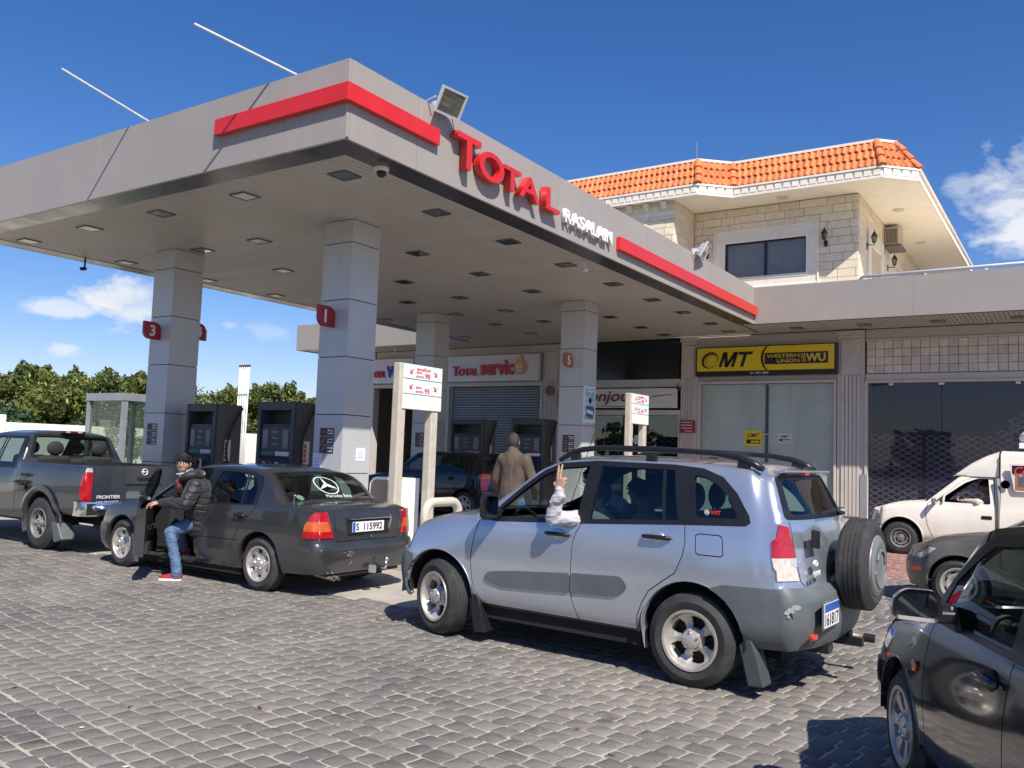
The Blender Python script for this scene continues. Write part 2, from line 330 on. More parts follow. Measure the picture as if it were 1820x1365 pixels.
# ------------------------------------------------------------ ground
g=MB(); g.grid(lambda u,v:((u-.5)*1200,(v-.5)*1200+100,-.06),6,6); struct('ground',g,earth)
def zg(x,y):
    a=min(1,max(0,(y-9.5)/5.5)); b=min(1,max(0,(-5.9-x)/1.0)); return .2*a*b
g=MB(); g.grid(lambda u,v:(-32+u*40,.3+v*22,-.0035),80,44); yard=struct('yard_paving',g,mort_m)
def build_cobbles():
    th=R(-7.5); d=Vector((math.cos(th),math.sin(th),0)); e=Vector((-d.y,d.x,0)); rnd=random.Random(3); st=[]
    Mi=[r2,-u2,fw]
    def vis(p):
        q=p-Vector((0,0,CAMH)); z=q.dot(fw)
        if z<.8: return None
        x=q.dot(r2)/z*1511/910; y=-q.dot(u2)/z*1511/682
        return z if abs(x)<1.22 and abs(y)<1.3 else None
    for r in range(-40,160):
        v=r*.146+.5; u=-34+rnd.random()*.15
        while u<8:
            ln=rnd.uniform(.12,.185); c=d*(u+ln/2)+e*(v+.05*math.sin(u*.35+1)+rnd.uniform(-.005,.005)); u+=ln
            if c.y<1.2 or (c.x<-5.85 and c.y>7.08) or c.y>22: continue
            z=vis(c)
            if z is None: continue
            st.append((z,c,ln,rnd.random(),rnd.randrange(10)))
    st.sort(key=lambda s:s[0])
    def ring(hx,hy,r,z,jit,rg):
        pts=[]
        for sx,sy,a0 in ((1,1,0),(-1,1,PI/2),(-1,-1,PI),(1,-1,1.5*PI)):
            jx=rg.uniform(-jit,jit); jy=rg.uniform(-jit,jit)
            for k in range(3):
                a=a0+k*PI/4; pts.append(((hx-r+jx)*sx+r*math.cos(a),(hy-r+jy)*sy+r*math.sin(a),z))
        return pts
    def stone(rg,ln):
        hx=ln/2-rg.uniform(.004,.010); hy=.146/2-rg.uniform(.003,.009); z=rg.uniform(-.001,.0045); tilt=(rg.uniform(-.02,.02),rg.uniform(-.02,.02))
        s0=rg.getstate(); a=ring(hx,hy,.014,-.03,.004,rg); rg.setstate(s0); b=ring(hx-.001,hy-.001,.015,z-.0035,.004,rg); rg.setstate(s0); c=ring(hx-.006,hy-.006,.014,z+.001,.004,rg)
        V=[(p[0],p[1],p[2]+(p[0]*tilt[0]+p[1]*tilt[1] if i>11 else 0)) for i,p in enumerate(a+b+c)]; V.append((0,0,z+.0015)); n=12
        F=[(i,(i+1)%n,(i+1)%n+n,i+n) for i in range(n)]+[(i+n,(i+1)%n+n,(i+1)%n+2*n,i+2*n) for i in range(n)]+[(i+2*n,(i+1)%n+2*n,3*n) for i in range(n)]
        return V,F
    protos=[]
    for k in range(16):
        V,F=stone(random.Random(k),.135+.04*(k%4)/3+.002); m_=MB(); m_.add(V,F); me=m_.mesh('cobble',cob_o,smooth=True,recalc=False); protos.append(me)
    M2=Matrix.Rotation(th,4,'Z')
    for k,(z,c,ln,rv,vi) in enumerate(st[:290]):
        idx=(vi%4)*4+min(3,int((ln-.125)/.0126))
        o=link(protos[idx],'cobble',yard); o.location=c; o.rotation_euler=(0,0,th+rnd.uniform(-.05,.05))
    for name,mt,cond in (('cobble_field',cob_s,lambda c:not (c.y>13.9 and c.x>-5)),('red_cobble_field',cob_r,lambda c:c.y>13.9 and c.x>-5)):
        m_=MB(); tv=[]
        for (z,c,ln,rv,vi) in st[290:]:
            if not cond(c): continue
            V,F=stone(rnd,ln); m_.add([M2@Vector(v)+c for v in V],F); tv+=[rv]*len(V)
        if not tv: continue
        me=m_.mesh(name,mt,smooth=True,recalc=False); at=me.attributes.new('tint','FLOAT','POINT'); at.data.foreach_set('value',tv)
        o=link(me,name,yard); o['kind']='stuff'
build_cobbles()
# forecourt of cast concrete slabs under the canopy
fore=struct('forecourt',MB().grid(lambda u,v:(lambda x,y:(x,y,zg(x,y)-.012))(-30+u*24.15,7.1+v*18),60,45),gap_m)
xs=[-5.87-1.25*i for i in range(20)]; ys=[7.12+1.3*j for j in range(13)]
for i in range(len(xs)-1):
    for j in range(len(ys)-1):
        x1,x0=xs[i]-.006,xs[i+1]+.006; y0,y1=ys[j]+.006,ys[j+1]-.006
        m_=MB(); zz=[zg(x0,y0),zg(x1,y0),zg(x1,y1),zg(x0,y1)]; P=[(x0,y0),(x1,y0),(x1,y1),(x0,y1)]
        m_.add([(p[0],p[1],z-.03) for p,z in zip(P,zz)]+[(p[0],p[1],z+.003) for p,z in zip(P,zz)],[(4,5,6,7),(0,1,5,4),(1,2,6,5),(2,3,7,6),(3,0,4,7)])
        part('paving_slab',m_,conc,fore,recalc=False)
# ------------------------------------------------------------ canopy
FX,FY,ZB,ZT=-6.95,6.77,5.2,6.15; LX=-16.75; BY=21.48
can=thing('station_canopy','big flat grey canopy over the pumps with red stripes and raised brand letters','canopy',((FX+LX)/2,14,0))
m_=MB(); m_.box(LX+.06,FX-.06,FY+.06,21.9,5.35,ZT-.06); part('roof_deck',m_,mat('roof felt',(.2,.2,.2),.9),can)
def fascia_run(a,b,n,seams):
    """cladding panels along a->b (top view), outward normal n"""
    a=Vector((*a,0)); b=Vector((*b,0)); n=Vector((*n,0)); L_=(b-a).length; d=(b-a)/L_; ss=[0]+seams+[L_]
    for s0,s1 in zip(ss,ss[1:]):
        g=.003; c=a+d*((s0+s1)/2)-n*.02; q=MB(); q.obox((c.x,c.y,(ZB+ZT)/2),d*((s1-s0)/2-g),n*.02,(0,0,(ZT-ZB)/2)); part('fascia_panel',q,clad,can)
fascia_run((FX,FY+.0405),(FX,BY-.0005),(1,0),[1.2,4.7,8.1,11.5])
fascia_run((LX+.04,FY),(FX,FY),(0,-1),[.7,4.7,8.7-.0])
fascia_run((LX,FY),(LX,21.9),(-1,0),[3.8,7.6,11.4])
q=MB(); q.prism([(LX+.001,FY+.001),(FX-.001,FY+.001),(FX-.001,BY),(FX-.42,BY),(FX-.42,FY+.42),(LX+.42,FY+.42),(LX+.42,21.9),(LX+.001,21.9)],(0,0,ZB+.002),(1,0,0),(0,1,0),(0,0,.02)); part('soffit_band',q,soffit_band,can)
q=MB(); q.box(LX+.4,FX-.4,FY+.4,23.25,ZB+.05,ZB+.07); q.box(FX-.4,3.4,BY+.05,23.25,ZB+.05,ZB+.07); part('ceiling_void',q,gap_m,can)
# ceiling slats, one board each
sw=.1
def slat(x,y0,y1):
    q=MB(); q.add([(x+.003,y0,ZB+.03),(x+.011,y0,ZB+.012),(x+sw-.011,y0,ZB+.012),(x+sw-.003,y0,ZB+.03),(x+.003,y1,ZB+.03),(x+.011,y1,ZB+.012),(x+sw-.011,y1,ZB+.012),(x+sw-.003,y1,ZB+.03)],[(0,1,5,4),(1,2,6,5),(2,3,7,6),(3,0,4,7),(0,3,2,1),(4,5,6,7)]); return q
nsl=int((FX-.42-(LX+.42))/sw)
me0=None
for i in range(nsl+1):
    x=LX+.42+i*((FX-.42-LX-.42)/(nsl+1))
    if me0 is None: me0=slat(0,0,23.22-FY-.42).mesh('ceiling_slat',slat_m)
    o=link(me0,'ceiling_slat',can); o.location=Vector((x,FY+.42,0))-can.location
over=thing('shop_front_awning','grey flat fascia and slatted overhang along the shop fronts right of the canopy','awning',(0,22.4,0))
me1=slat(0,0,23.22-BY-.06).mesh('ceiling_slat',slat_m)
for i in range(104):
    o=link(me1,'ceiling_slat',over); o.location=Vector((FX-.37+i*sw+.02,BY+.06,0))-over.location
for a,b in ((-6.949,-3.2),(-3.197,.55),(.553,3.4)):
    q=MB(); q.box(a,b,BY,BY+.04,ZB,ZT); part('fascia_panel',q,clad,over)
q=MB(); q.box(FX,3.4,BY+.04,23.3,5.3,6.12); part('roof_deck',q,MATS['roof felt'],over)
q=MB(); q.box(-7.0,3.4,BY+.0005,BY+.07,ZB-.012,ZB-.002); part('drip_edge',q,mat('dark brown trim',(.07,.055,.05),.4),over)
over2=thing('wash_bay_awning','grey box fascia over the wash bay behind the canopy, at its far left','awning',(-20,22.5,0))
q=MB(); q.box(-24.5,LX-.002,21.9,21.94,ZB,ZT); q.box(-24.5,-24.46,21.94,25,ZB,ZT); part('fascia_panel',q,clad,over2)
q=MB(); q.box(-24.45,LX+.3,21.95,23.3,5.3,6.1); part('roof_deck',q,MATS['roof felt'],over2)
q=MB(); q.box(-24.44,LX+.38,21.96,23.28,ZB+.03,ZB+.06); part('soffit',q,slat_m,over2)
# red stripe bars
b=MB(); b.box(-9.26,FX+.08,FY-.08,FY-.001,5.62,5.83); part('red_stripe',b,red,can,bevel=.004)
b=MB(); b.box(FX+.001,FX+.08,FY+.0,8.37,5.62,5.83); part('red_stripe',b,red,can,bevel=.004)
b=MB(); b.box(FX+.001,FX+.09,13.6,21.45,5.405,5.64); part('red_stripe',b,red,can,bevel=.004)
# raised letters
def fl(txt,y0,y1,z0,z1,m_,bold,dep,nm='sign_letter'):
    return letters(nm,txt,m_,can,(FX+.03,y0,z0),(0,1,0),(0,0,1),w=y1-y0,h=z1-z0,depth=dep,bold=bold)
for c,y0,y1,z0,z1 in (('T',8.66,9.2,5.46,5.92),('O',9.17,9.78,5.445,5.86),('T',9.76,10.22,5.46,5.80),('A',10.18,10.76,5.46,5.80),('L',10.93,11.36,5.46,5.80)):
    fl(c,y0,y1,z0,z1,red,.018,.11)
x=11.62
for c,w_ in zip('RASALAIN',(.2,.24,.2,.24,.17,.24,.08,.22)):
    fl(c,x,x+w_,5.42,5.64,white,.025,.06); x+=w_+.022-(.02 if c in 'AL' else 0)
    if c=='S': x+=.0
# recessed light fittings
lf=mat('light lens glass',(.035,.045,.043),.12,var=.3,scale=14,coat=.5); lon=mat('lit lens glass',(.75,.74,.66),.3,var=.1,scale=12)  # lon looks lit through its pale colour alone, without emission
fr_m=mat('light frame',(.10,.10,.10),.35,var=.1)
def light_fit(x,y,m2,lab,grp):
    t=thing('ceiling_light',lab,'ceiling light',(x,y,ZB),0,grp)
    q=MB(); 
    for a in ((-.25,.25,-.22,-.19),(-.25,.25,.19,.22),(-.25,-.22,-.19,.19),(.22,.25,-.19,.19)): q.box(x+a[0]*.64,x+a[1]*.64,y+a[2]*.7,y+a[3]*.7,ZB-.008,ZB+.011)
    part('frame',q,fr_m,t); q=MB(); q.box(x-.14,x+.14,y-.132,y+.132,ZB-.003,ZB+.01); part('lens',q,m2,t); return t
rowN=('front','second','third','fourth','fifth','sixth','seventh','rearmost'); colN=('nearest the right edge','second from the right edge','in the middle row','second from the left edge','nearest the left edge')
for i,x in enumerate((-7.95,-9.93,-11.92,-13.94,-15.95)):
    for j,y in enumerate((7.76,9.68,11.61,13.53,15.48,17.4,19.2,21.05)):
        if i==3 and j==1: x=-13.5
        pale=(i>=3 and j<3 and (i,j) not in ((3,1),)) or (i==4 and j<5)
        light_fit(x,y,lon if pale else lf,('pale' if pale else 'dark')+' square canopy ceiling light, '+rowN[j]+' row, '+colN[i],'pale canopy ceiling lights' if pale else 'dark canopy ceiling lights')
for x,w_ in ((-9.92,'over the maroon lettered sign'),(-8.0,'above the left part of the yellow sign'),(-6.16,'above the right part of the yellow sign'),(-4.48,'over the fluted pier right of the yellow sign'),(-2.8,'above the middle of the tiled band'),(-1.13,'above the tiled band near the picture edge'),(.55,'beyond the right picture edge')): light_fit(x,22.55,lf,'small square light in the shop overhang '+w_,'lights in the shop overhang')
# rods leaning out over the canopy edge
rod=mat('weathered white rod',(.62,.6,.57),.5,var=.2,scale=20)
for a,b,lab in (((-7.80,7.36,6.125),(-8.66,5.89,6.60),'thin white rod leaning out over the canopy roof edge, the one nearer the corner'),((-11.06,7.37,6.125),(-11.38,5.78,6.623),'thin white rod leaning out over the canopy roof edge, the one farther left')):
    q=MB(); q.tube([a,b],.016,8); single('roof_rod',q,rod,lab,'rod',a,'rods on the canopy roof')
# floodlights
fl_h=mat('floodlight housing',(.62,.63,.64),.4,metal=.2,var=.1); refl=mat('floodlight reflector',(.22,.20,.18),.35,metal=.9,var=.1); glas=glass('clear glass',(.92,.95,.94))
def flood(x,y,z,s,lab,ang):
    t=thing('floodlight',lab,'floodlight',(x,y,z),ang,'floodlights on the canopy edge')
    q=MB(); q.prism([(-.17*s,.0),(-.11*s,.11*s),(.11*s,.11*s),(.17*s,0),(.17*s,-.05*s),(-.17*s,-.05*s)],(0,-.2*s,0),(1,0,0),(0,0,1),(0,.4*s,0))
    def face(mb,zz0,zz1,a,b): mb.box(-a,a,-b,b,zz0,zz1)
    T=Matrix.Translation((.2*s,0,-.02))@Matrix.Rotation(R(118),4,'Y')
    h=MB(); h.add([(-.2*s,-.26*s,0),(.2*s,-.26*s,0),(.2*s,.26*s,0),(-.2*s,.26*s,0),(-.1*s,-.15*s,-.14*s),(.1*s,-.15*s,-.14*s),(.1*s,.15*s,-.14*s),(-.1*s,.15*s,-.14*s)],[(4,7,6,5),(0,4,5,1),(1,5,6,2),(2,6,7,3),(3,7,4,0)]); h.xf(T); part('housing',h,fl_h,t,local=True)
    h=MB()
    for a in ((-.2,.2,-.26,-.225),(-.2,.2,.225,.26),(-.2,-.165,-.225,.225),(.165,.2,-.225,.225)): h.box(a[0]*s,a[1]*s,a[2]*s,a[3]*s,-.01,.02)
    h.xf(T); part('frame',h,fl_h,t,local=True)
    h=MB(); h.box(-.165*s,.165*s,-.225*s,.225*s,.0,.006); h.xf(T); part('front_glass',h,glas,t,local=True)
    h=MB(); h.add([(-.16*s,-.22*s,-.005),(.16*s,-.22*s,-.005),(.16*s,.22*s,-.005),(-.16*s,.22*s,-.005),(-.07*s,-.12*s,-.1*s),(.07*s,-.12*s,-.1*s),(.07*s,.12*s,-.1*s),(-.07*s,.12*s,-.1*s)],[(4,5,6,7),(0,1,5,4),(1,2,6,5),(2,3,7,6),(3,0,4,7)]); h.tube([(0,-.1*s,-.05*s),(0,.1*s,-.05*s)],.015*s,8); h.xf(T); part('reflector',h,refl,t,local=True,recalc=False)
    h=MB(); h.box(-.06,.1*s,-.05,.05,-.03,.03); h.box(-.1,-.04,-.09,.09,-.1,.04); h.tube([(-.05,-.28*s,-.02),(.16*s,-.28*s,0)],.012,6); h.tube([(-.05,.28*s,-.02),(.16*s,.28*s,0)],.012,6); part('bracket',h,fl_h,t,local=True)
flood(FX+.04,8.42,6.19,.86,'white floodlight on the canopy edge above the first big red letter',R(-8))
flood(FX+.04,17.4,6.22,.9,'white floodlight farther back on the canopy edge in front of the house window',R(12))
# cctv
def dome(x,y,lab):
    t=thing('dome_camera',lab,'camera',(x,y,ZB)); q=MB(); q.lathe([(.0,-.05),(.085,-.05),(.095,-.02),(.095,.015)],(x,y,ZB),n=20); part('housing',q,white,t,smooth=.6)
    q=MB(); q.lathe([(.0,-.125),(.035,-.115),(.06,-.09),(.068,-.05)],(x,y,ZB),n=20); part('lens_dome',q,mat('smoked lens',(.01,.01,.012),.08),t,smooth=True)
dome(-7.3,7.76,'small white dome camera under the near corner of the canopy')
def bullet(x,y,z,lab,col):
    t=thing('bullet_camera',lab,'camera',(x,y,z)); q=MB(); q.tube([(x,y,z+.0),(x,y,z-.12)],.018,8); part('arm',q,col,t); q=MB(); q.tube([(x-.03,y+.03,z-.15),(x+.1,y-.12,z-.19)],.035,10); part('housing',q,col,t,smooth=.6)
bullet(-7.48,13.42,5.2,'small pale camera hanging under the canopy edge below the white letters',white)
bullet(-16.6,9.2,5.2,'small dark camera hanging under the far left canopy edge',black)
bullet(-20.2,22.6,5.2,'small pale camera hanging under the awning above the wash bay sign',white)
# ------------------------------------------------------------ pillars
def stickers(p,x,y,z,w_,h_,par):
    """three dark warning stickers, pictogram left and lettering right, on a -Y face"""
    for k in range(3):
        z1=z-k*h_/3; z0=z1-h_/3+.008; q=MB(); q.box(x,x+w_,y-.004,y-.0005,z0,z1); s=part('warning_sticker',q,mat('dark sticker',(.06,.05,.055),.4,var=.1),par)
        q=MB(); c=((x+w_*.27),y-.005,(z0+z1)/2); q.lathe([(.040,0),(.047,0),(.047,.0015),(.040,.0015)],c,(0,-1,0),20,closed=True); part('pictogram_ring',q,mat('sticker red',(.5,.05,.06),.5),s)
        q=MB(); q.lathe([(0,.0005),(.039,.0005)],c,(0,-1,0),20); q.obox((c[0],y-.0065,c[2]),(.03,0,.03) if k else (.03,0,0),(0,.0005,0),(-.004,0,.004) if k else (0,0,.006)); part('pictogram',q,white,s)
        q=MB()
        for r in range(2):
            rg=random.Random(k*7+r); xx=x+w_*.55
            while xx<x+w_*.92:
                l=rg.uniform(.012,.035); zz=z0+(z1-z0)*(.64-.36*r); q.box(xx,min(xx+l,x+w_*.94),y-.0062,y-.0045,zz,zz+.008+rg.random()*.018); xx+=l+.006
            q.box(x+w_*.55,x+w_*.93,y-.0062,y-.0045,z0+(z1-z0)*(.6-.36*r),z0+(z1-z0)*(.6-.36*r)+.006)
        part('sticker_text',q,white,s)
def flag(num,par,x,y,z,sgn,ht=.32,fm=None):
    """number flag standing out of a pillar face"""
    w_=.34; pts=[]
    def arc(cx,cz,r,a0,a1):
        for k in range(7):
            a=R(a0+(a1-a0)*k/6); pts.append((cx+r*math.cos(a),cz+r*math.sin(a)))
    h=ht/2; r=.13
    pts.append((-w_/2,h)); arc(w_/2-r,h-r,r,90,0); pts.append((w_/2,-h)); arc(-w_/2+r,-h+r,r,270,180)
    q=MB(); q.prism(pts,(x-.03,y,z),(0,1,0),(0,0,1),(.06,0,0)); s=part('number_flag',q,mat('sun faded red sign',(.36,.12,.10),.5) if num=='5' else dred,par,bevel=.004)
    letters('flag_number',num,white,s,(x+.031,y-.055,z-.1),(0,1,0),(0,0,1),h=.2,depth=.004,bold=.02)
    q=MB(); q.box(x-.032,x+.032,y+w_/2+.0,y+w_/2+.02,z-h,z+h*.35); part('flag_edge',q,white,s)
def pillar(x,y,zb,joints,lab,num=None):
    s=.62; t=thing('canopy_pillar',lab,'pillar',(x+s/2,y+s/2,zb),0,'pillars carrying the canopy')
    q=MB(); q.box(x+.015,x+s-.015,y+.015,y+s-.015,zb,ZB+.03); part('core',q,gap_m,t)
    zz=[zb+.02]+sorted(joints)+[ZB+.01]
    zz=[z for z in zz if z>=zb]
    for a,b in zip(zz,zz[1:]):
        for (x0,x1,y0,y1) in ((x,x+s,y,y+.014),(x,x+s,y+s-.014,y+s),(x,x+.014,y+.0145,y+s-.0145),(x+s-.014,x+s,y+.0145,y+s-.0145)):
            q=MB(); q.box(x0,x1,y0,y1,a+.007,b-.007); part('cladding_panel',q,pil_m,t)
    if num: flag(num,t,x+.30,y-.17,joints[-2]-.28 if len(joints)>2 else 3.7,1)
    return t
J1=[.37,1.265,2.16,3.055,3.95,4.85]; J2=[.6,1.47,2.345,3.22,4.095,4.97]
p1=pillar(-9.97,9.37,.15,J1,'grey clad canopy pillar carrying the number 1, sunlit at its foot','1')
p3=pillar(-14.48,9.37,.15,J1,'grey clad canopy pillar carrying the number 3, beside the glass booth','3')
p5=pillar(-9.97,16.85,.3,J2,'grey clad canopy pillar with the number 5 and a blue poster on its side','5')
p2=pillar(-14.43,16.95,.3,J2,'grey clad canopy pillar in the back row without a number, behind the white fuel sign')
flag('4',p3,-14.16,10.16,3.78,1)
stickers(0,-9.83,9.37,1.95,.30,.40,p1); stickers(0,-14.36,9.37,1.97,.30,.40,p3); stickers(0,-9.84,16.85,2.12,.30,.40,p5); stickers(0,-14.3,16.95,2.1,.28,.38,p2)
pap=mat('paper sheet',(.72,.76,.86),.7,var=.03)
def paper(x,y,z,w_,h_,ax,lab):
    q=MB(); 
    if ax=='y': q.box(x,x+w_,y-.004,y-.001,z-h_,z)
    else: q.box(x+.001,x+.004,y,y+w_,z-h_,z)
    t=thing('paper_notice',lab,'notice',(x,y,z)); part('sheet',q,pap,t)
    q=MB(); rg=random.Random(5)
    for r in range(3):
        zz=z-h_*(.35+.2*r)
        if ax=='y': q.box(x+w_*.15,x+w_*(.6+.25*rg.random()),y-.0052,y-.0041,zz,zz+.006)
        else: q.box(x+.0041,x+.0052,y+w_*.15,y+w_*(.6+.25*rg.random()),zz,zz+.006)
    part('handwriting',q,mat('blue ink',(.1,.13,.4),.6),t)
paper(-9.96,9.37,1.56,.19,.25,'y','pale paper notice taped low on pillar 1 beside the pump'); paper(-9.35,9.68,1.66,.2,.2,'x','white paper notice taped on the sunlit right side of pillar 1')
# poster on pillar 5
post=thing('poster','blue and white advertising poster on the right side of pillar 5','poster',(-9.35,17.2,2.8))
q=MB(); q.box(-9.349,-9.335,16.88,17.44,2.42,3.25); part('frame',q,white,post)
q=MB(); q.box(-9.334,-9.330,16.93,17.40,2.48,3.2); part('print',q,mat('poster print',(.22,.42,.55),.4,var=.5,scale=9,col2=(.6,.72,.78),c2=(.45,.6)),post)
q=MB(); q.obox((-9.327,17.17,2.66),(0,.17,-.02),(.002,0,0),(0,.015,.13)); part('card_picture',q,mat('poster dark',(.05,.12,.2),.4),post)
q=MB(); q.obox((-9.324,17.17,2.66),(0,.145,-.017),(.001,0,0),(0,.005,.04)); q.box(-9.329,-9.325,17.02,17.33,3.12,3.15); q.lathe([(0,0),(.06,0)],(-9.328,17.17,2.92),(1,0,0),14); part('picture_text',q,white,post)

# litter and fallen leaves on the paving
lm_=mat('dry leaf',(.16,.10,.045),.8,var=.3); lp_=mat('paper scrap',(.72,.70,.64),.8)
rg=random.Random(21)
for k in range(26):
    x=rg.uniform(-9,-.6); y=rg.uniform(2.4,6.4)
    if k%4: q=MB(); a=rg.random()*6.28; q.obox((x,y,.009),(math.cos(a)*.018,math.sin(a)*.018,.003),(-math.sin(a)*.009,math.cos(a)*.009,0),(0,0,.0012)); single('fallen_leaf',q,lm_,'small dry brown leaf lying on the cobbles','leaf',(x,y,.009),group='leaves scattered on the cobbles')
    else: q=MB(); a=rg.random()*6.28; q.obox((x,y,.008),(math.cos(a)*.016,math.sin(a)*.016,.002),(-math.sin(a)*.012,math.cos(a)*.012,0),(0,0,.001)); single('paper_scrap',q,lp_,'tiny pale scrap of litter lying on the cobbles','litter',(x,y,.008),group='litter scraps on the cobbles')
# ------------------------------------------------------------ shop building
FYB=23.3
bld=thing('shop_building','beige stone clad row of shops under the grey canopy, ground floor','building',(-9,24,0))
def fb(name,m,x0,x1,z0,z1,y0=FYB,y1=FYB+.3,par=None,**k):
    q=MB(); q.box(x0,x1,y0,y1,z0,z1); return part(name,q,m,par or bld,**k)
# piers between bays: (x0,x1)
piers=[(-9.67,-9.15),(-5.3,-4.62),(-14.42,-13.75),(-19.75,-18.3),(-24.5,-21.75)]
for a,b in piers:
    fb('pier',fstone,a,b,0,5.19)
    if b-a<.8:
        c0,c1=a+.1,b-.1; n=5
        for i in range(n):
            w_=(c1-c0)/n; fb('fluting',fstone,c0+i*w_+.012,c0+(i+1)*w_-.012,.35,4.0,FYB-.035,FYB-.0005)
        fb('pier_panel',fstone,c0,c1,4.02,4.95,FYB-.035,FYB-.0005); fb('capital',fstone,a+.03,b-.03,4.97,5.05,FYB-.07,FYB-.001); fb('capital',fstone,a-.01,b+.01,5.055,5.17,FYB-.1,FYB-.001)
# right bay: tiled band over the big shop window
fb('lintel_stone',fstone,-4.6,3.4,4.93,5.19,FYB+.03,FYB+.3); fb('lintel_stone',fstone,-4.6,3.4,3.86,4.03,FYB+.0,FYB+.3,bevel=.01)
fb('frame_moulding',fstone,-4.6,3.4,3.80,3.858,FYB-.04,FYB+.1); fb('frame_moulding',fstone,-4.615,-4.545,0,3.8,FYB-.04,FYB+.1)
fb('tile_bedding',mat('tile joint grey',(.16,.14,.125),.9),-4.58,3.4,4.03,4.93,FYB+.045,FYB+.3)
fb('frame_moulding',fstone,-4.6,3.4,4.885,4.928,FYB-.02,FYB+.04)
for r in range(4):
    for c in range(37):
        q=MB(); x=-4.575+c*.212; z=4.045+r*.21; q.box(x+.006,x+.206,FYB+.01+((c*7+r*3)%5)*.0012,FYB+.05,z+.006,z+.204); part('wall_tile',q,bstone,bld)
# OMT bay
fb('lintel_stone',fstone,-9.145,-5.305,4.88,5.19); fb('lintel_stone',fstone,-9.145,-5.305,3.87,4.88,FYB+.04,FYB+.3)
for a in ((-9.13,-5.32,3.83,3.9),(-9.13,-9.07,0,3.83),(-5.38,-5.32,0,3.83)): fb('frame_moulding',fstone,*a,FYB-.04,FYB+.1,bevel=.008)
# bonjour bay
fb('lintel_stone',fstone,-13.74,-9.68,3.76,3.95,FYB,FYB+.3); fb('lintel_stone',fstone,-13.74,-9.68,2.93,3.08,FYB,FYB+.3); fb('frame_moulding',fstone,-13.74,-9.68,3.955,3.99,FYB-.03,FYB+.1); fb('frame_moulding',fstone,-9.72,-9.68,0,2.93,FYB-.03,FYB+.1)
fb('upper_glazing',mat('dark upper glazing',(.008,.01,.014),.12),-13.74,-9.75,3.99,5.16,FYB+.06,FYB+.08)
# service bay
fb('lintel_stone',fstone,-18.29,-14.43,4.93,5.19); fb('lintel_stone',fstone,-18.29,-14.43,3.86,4.93,FYB+.05,FYB+.3); fb('frame_moulding',fstone,-18.29,-14.43,3.86,3.99,FYB-.03,FYB+.049)
fb('frame_moulding',fstone,-14.46,-14.40,0,3.86,FYB-.03,FYB+.1); fb('frame_moulding',fstone,-18.3,-18.2,0,3.86,FYB-.03,FYB+.1)
fb('lintel_stone',fstone,-21.74,-19.76,3.86,5.19,FYB+.05,FYB+.3); fb('frame_moulding',fstone,-21.74,-19.76,3.86,3.97,FYB-.03,FYB+.049)
q=MB(); 
for a in ((-24.4,3.4,29.9,30.1,0,6),(-24.5,-24.3,23.6,30,0,6),(3.3,3.5,23.3,30,0,6)): q.box(*a)
part('back_wall',q,cream,bld)
q=MB(); q.box(-24.5,3.5,23.3,30,5.22,5.28); part('roof_slab',q,cream,bld)
q=MB()
for x in (-4.96,-9.4,-14.1,-19.0): q.box(x-.08,x+.08,23.6,29.9,0,5.2)
part('party_wall',q,cream,bld)
# shutters
shm=mat('roller shutter metal',(.20,.225,.25),.45,metal=.3,var=.1)
def shutter(x0,x1,z0,z1,lab):
    t=thing('roller_shutter',lab,'shutter',((x0+x1)/2,FYB+.12,z0)); q=MB(); n=int((z1-z0)/.085); pr=[]
    for i in range(n):
        z=z0+i*(z1-z0)/n; h=(z1-z0)/n; pr+=[(FYB+.13,z),(FYB+.1,z+h*.25),(FYB+.1,z+h*.7)]
    vs=[]; 
    for y,z in pr: vs+=[(x0,y,z),(x1,y,z)]
    q.add(vs,[(2*i,2*i+1,2*i+3,2*i+2) for i in range(len(pr)-1)]); part('slats',q,shm,t,stuff=True); q=MB(); q.box(x0,x0+.06,FYB+.07,FYB+.16,z0,z1); q.box(x1-.06,x1,FYB+.07,FYB+.16,z0,z1); part('guide_rail',q,alu,t)
shutter(-18.19,-14.47,.2,3.85,'closed grey roller shutter under the red service sign')
# wash bay: open dark garage with equipment
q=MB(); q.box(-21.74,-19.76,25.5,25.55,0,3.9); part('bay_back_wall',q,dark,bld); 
t=thing('wash_machine','red machine with hoses just visible inside the dark wash bay','machine',(-20.6,24.4,.2)); q=MB(); q.box(-21.1,-20.3,24.1,24.7,.25,1.1); part('cabinet',q,mat('dull red paint',(.3,.03,.02),.5),t,bevel=.05)
q=MB(); q.tube([(-20.9,24.2,1.1),(-20.7,24.15,1.5),(-20.3,24.2,1.4),(-20.15,24.2,.9)],.025,6); q.tube([(-20.5,24.3,1.1),(-20.4,24.3,1.3),(-20.1,24.3,1.1)],.02,6); part('hose',q,black,t)
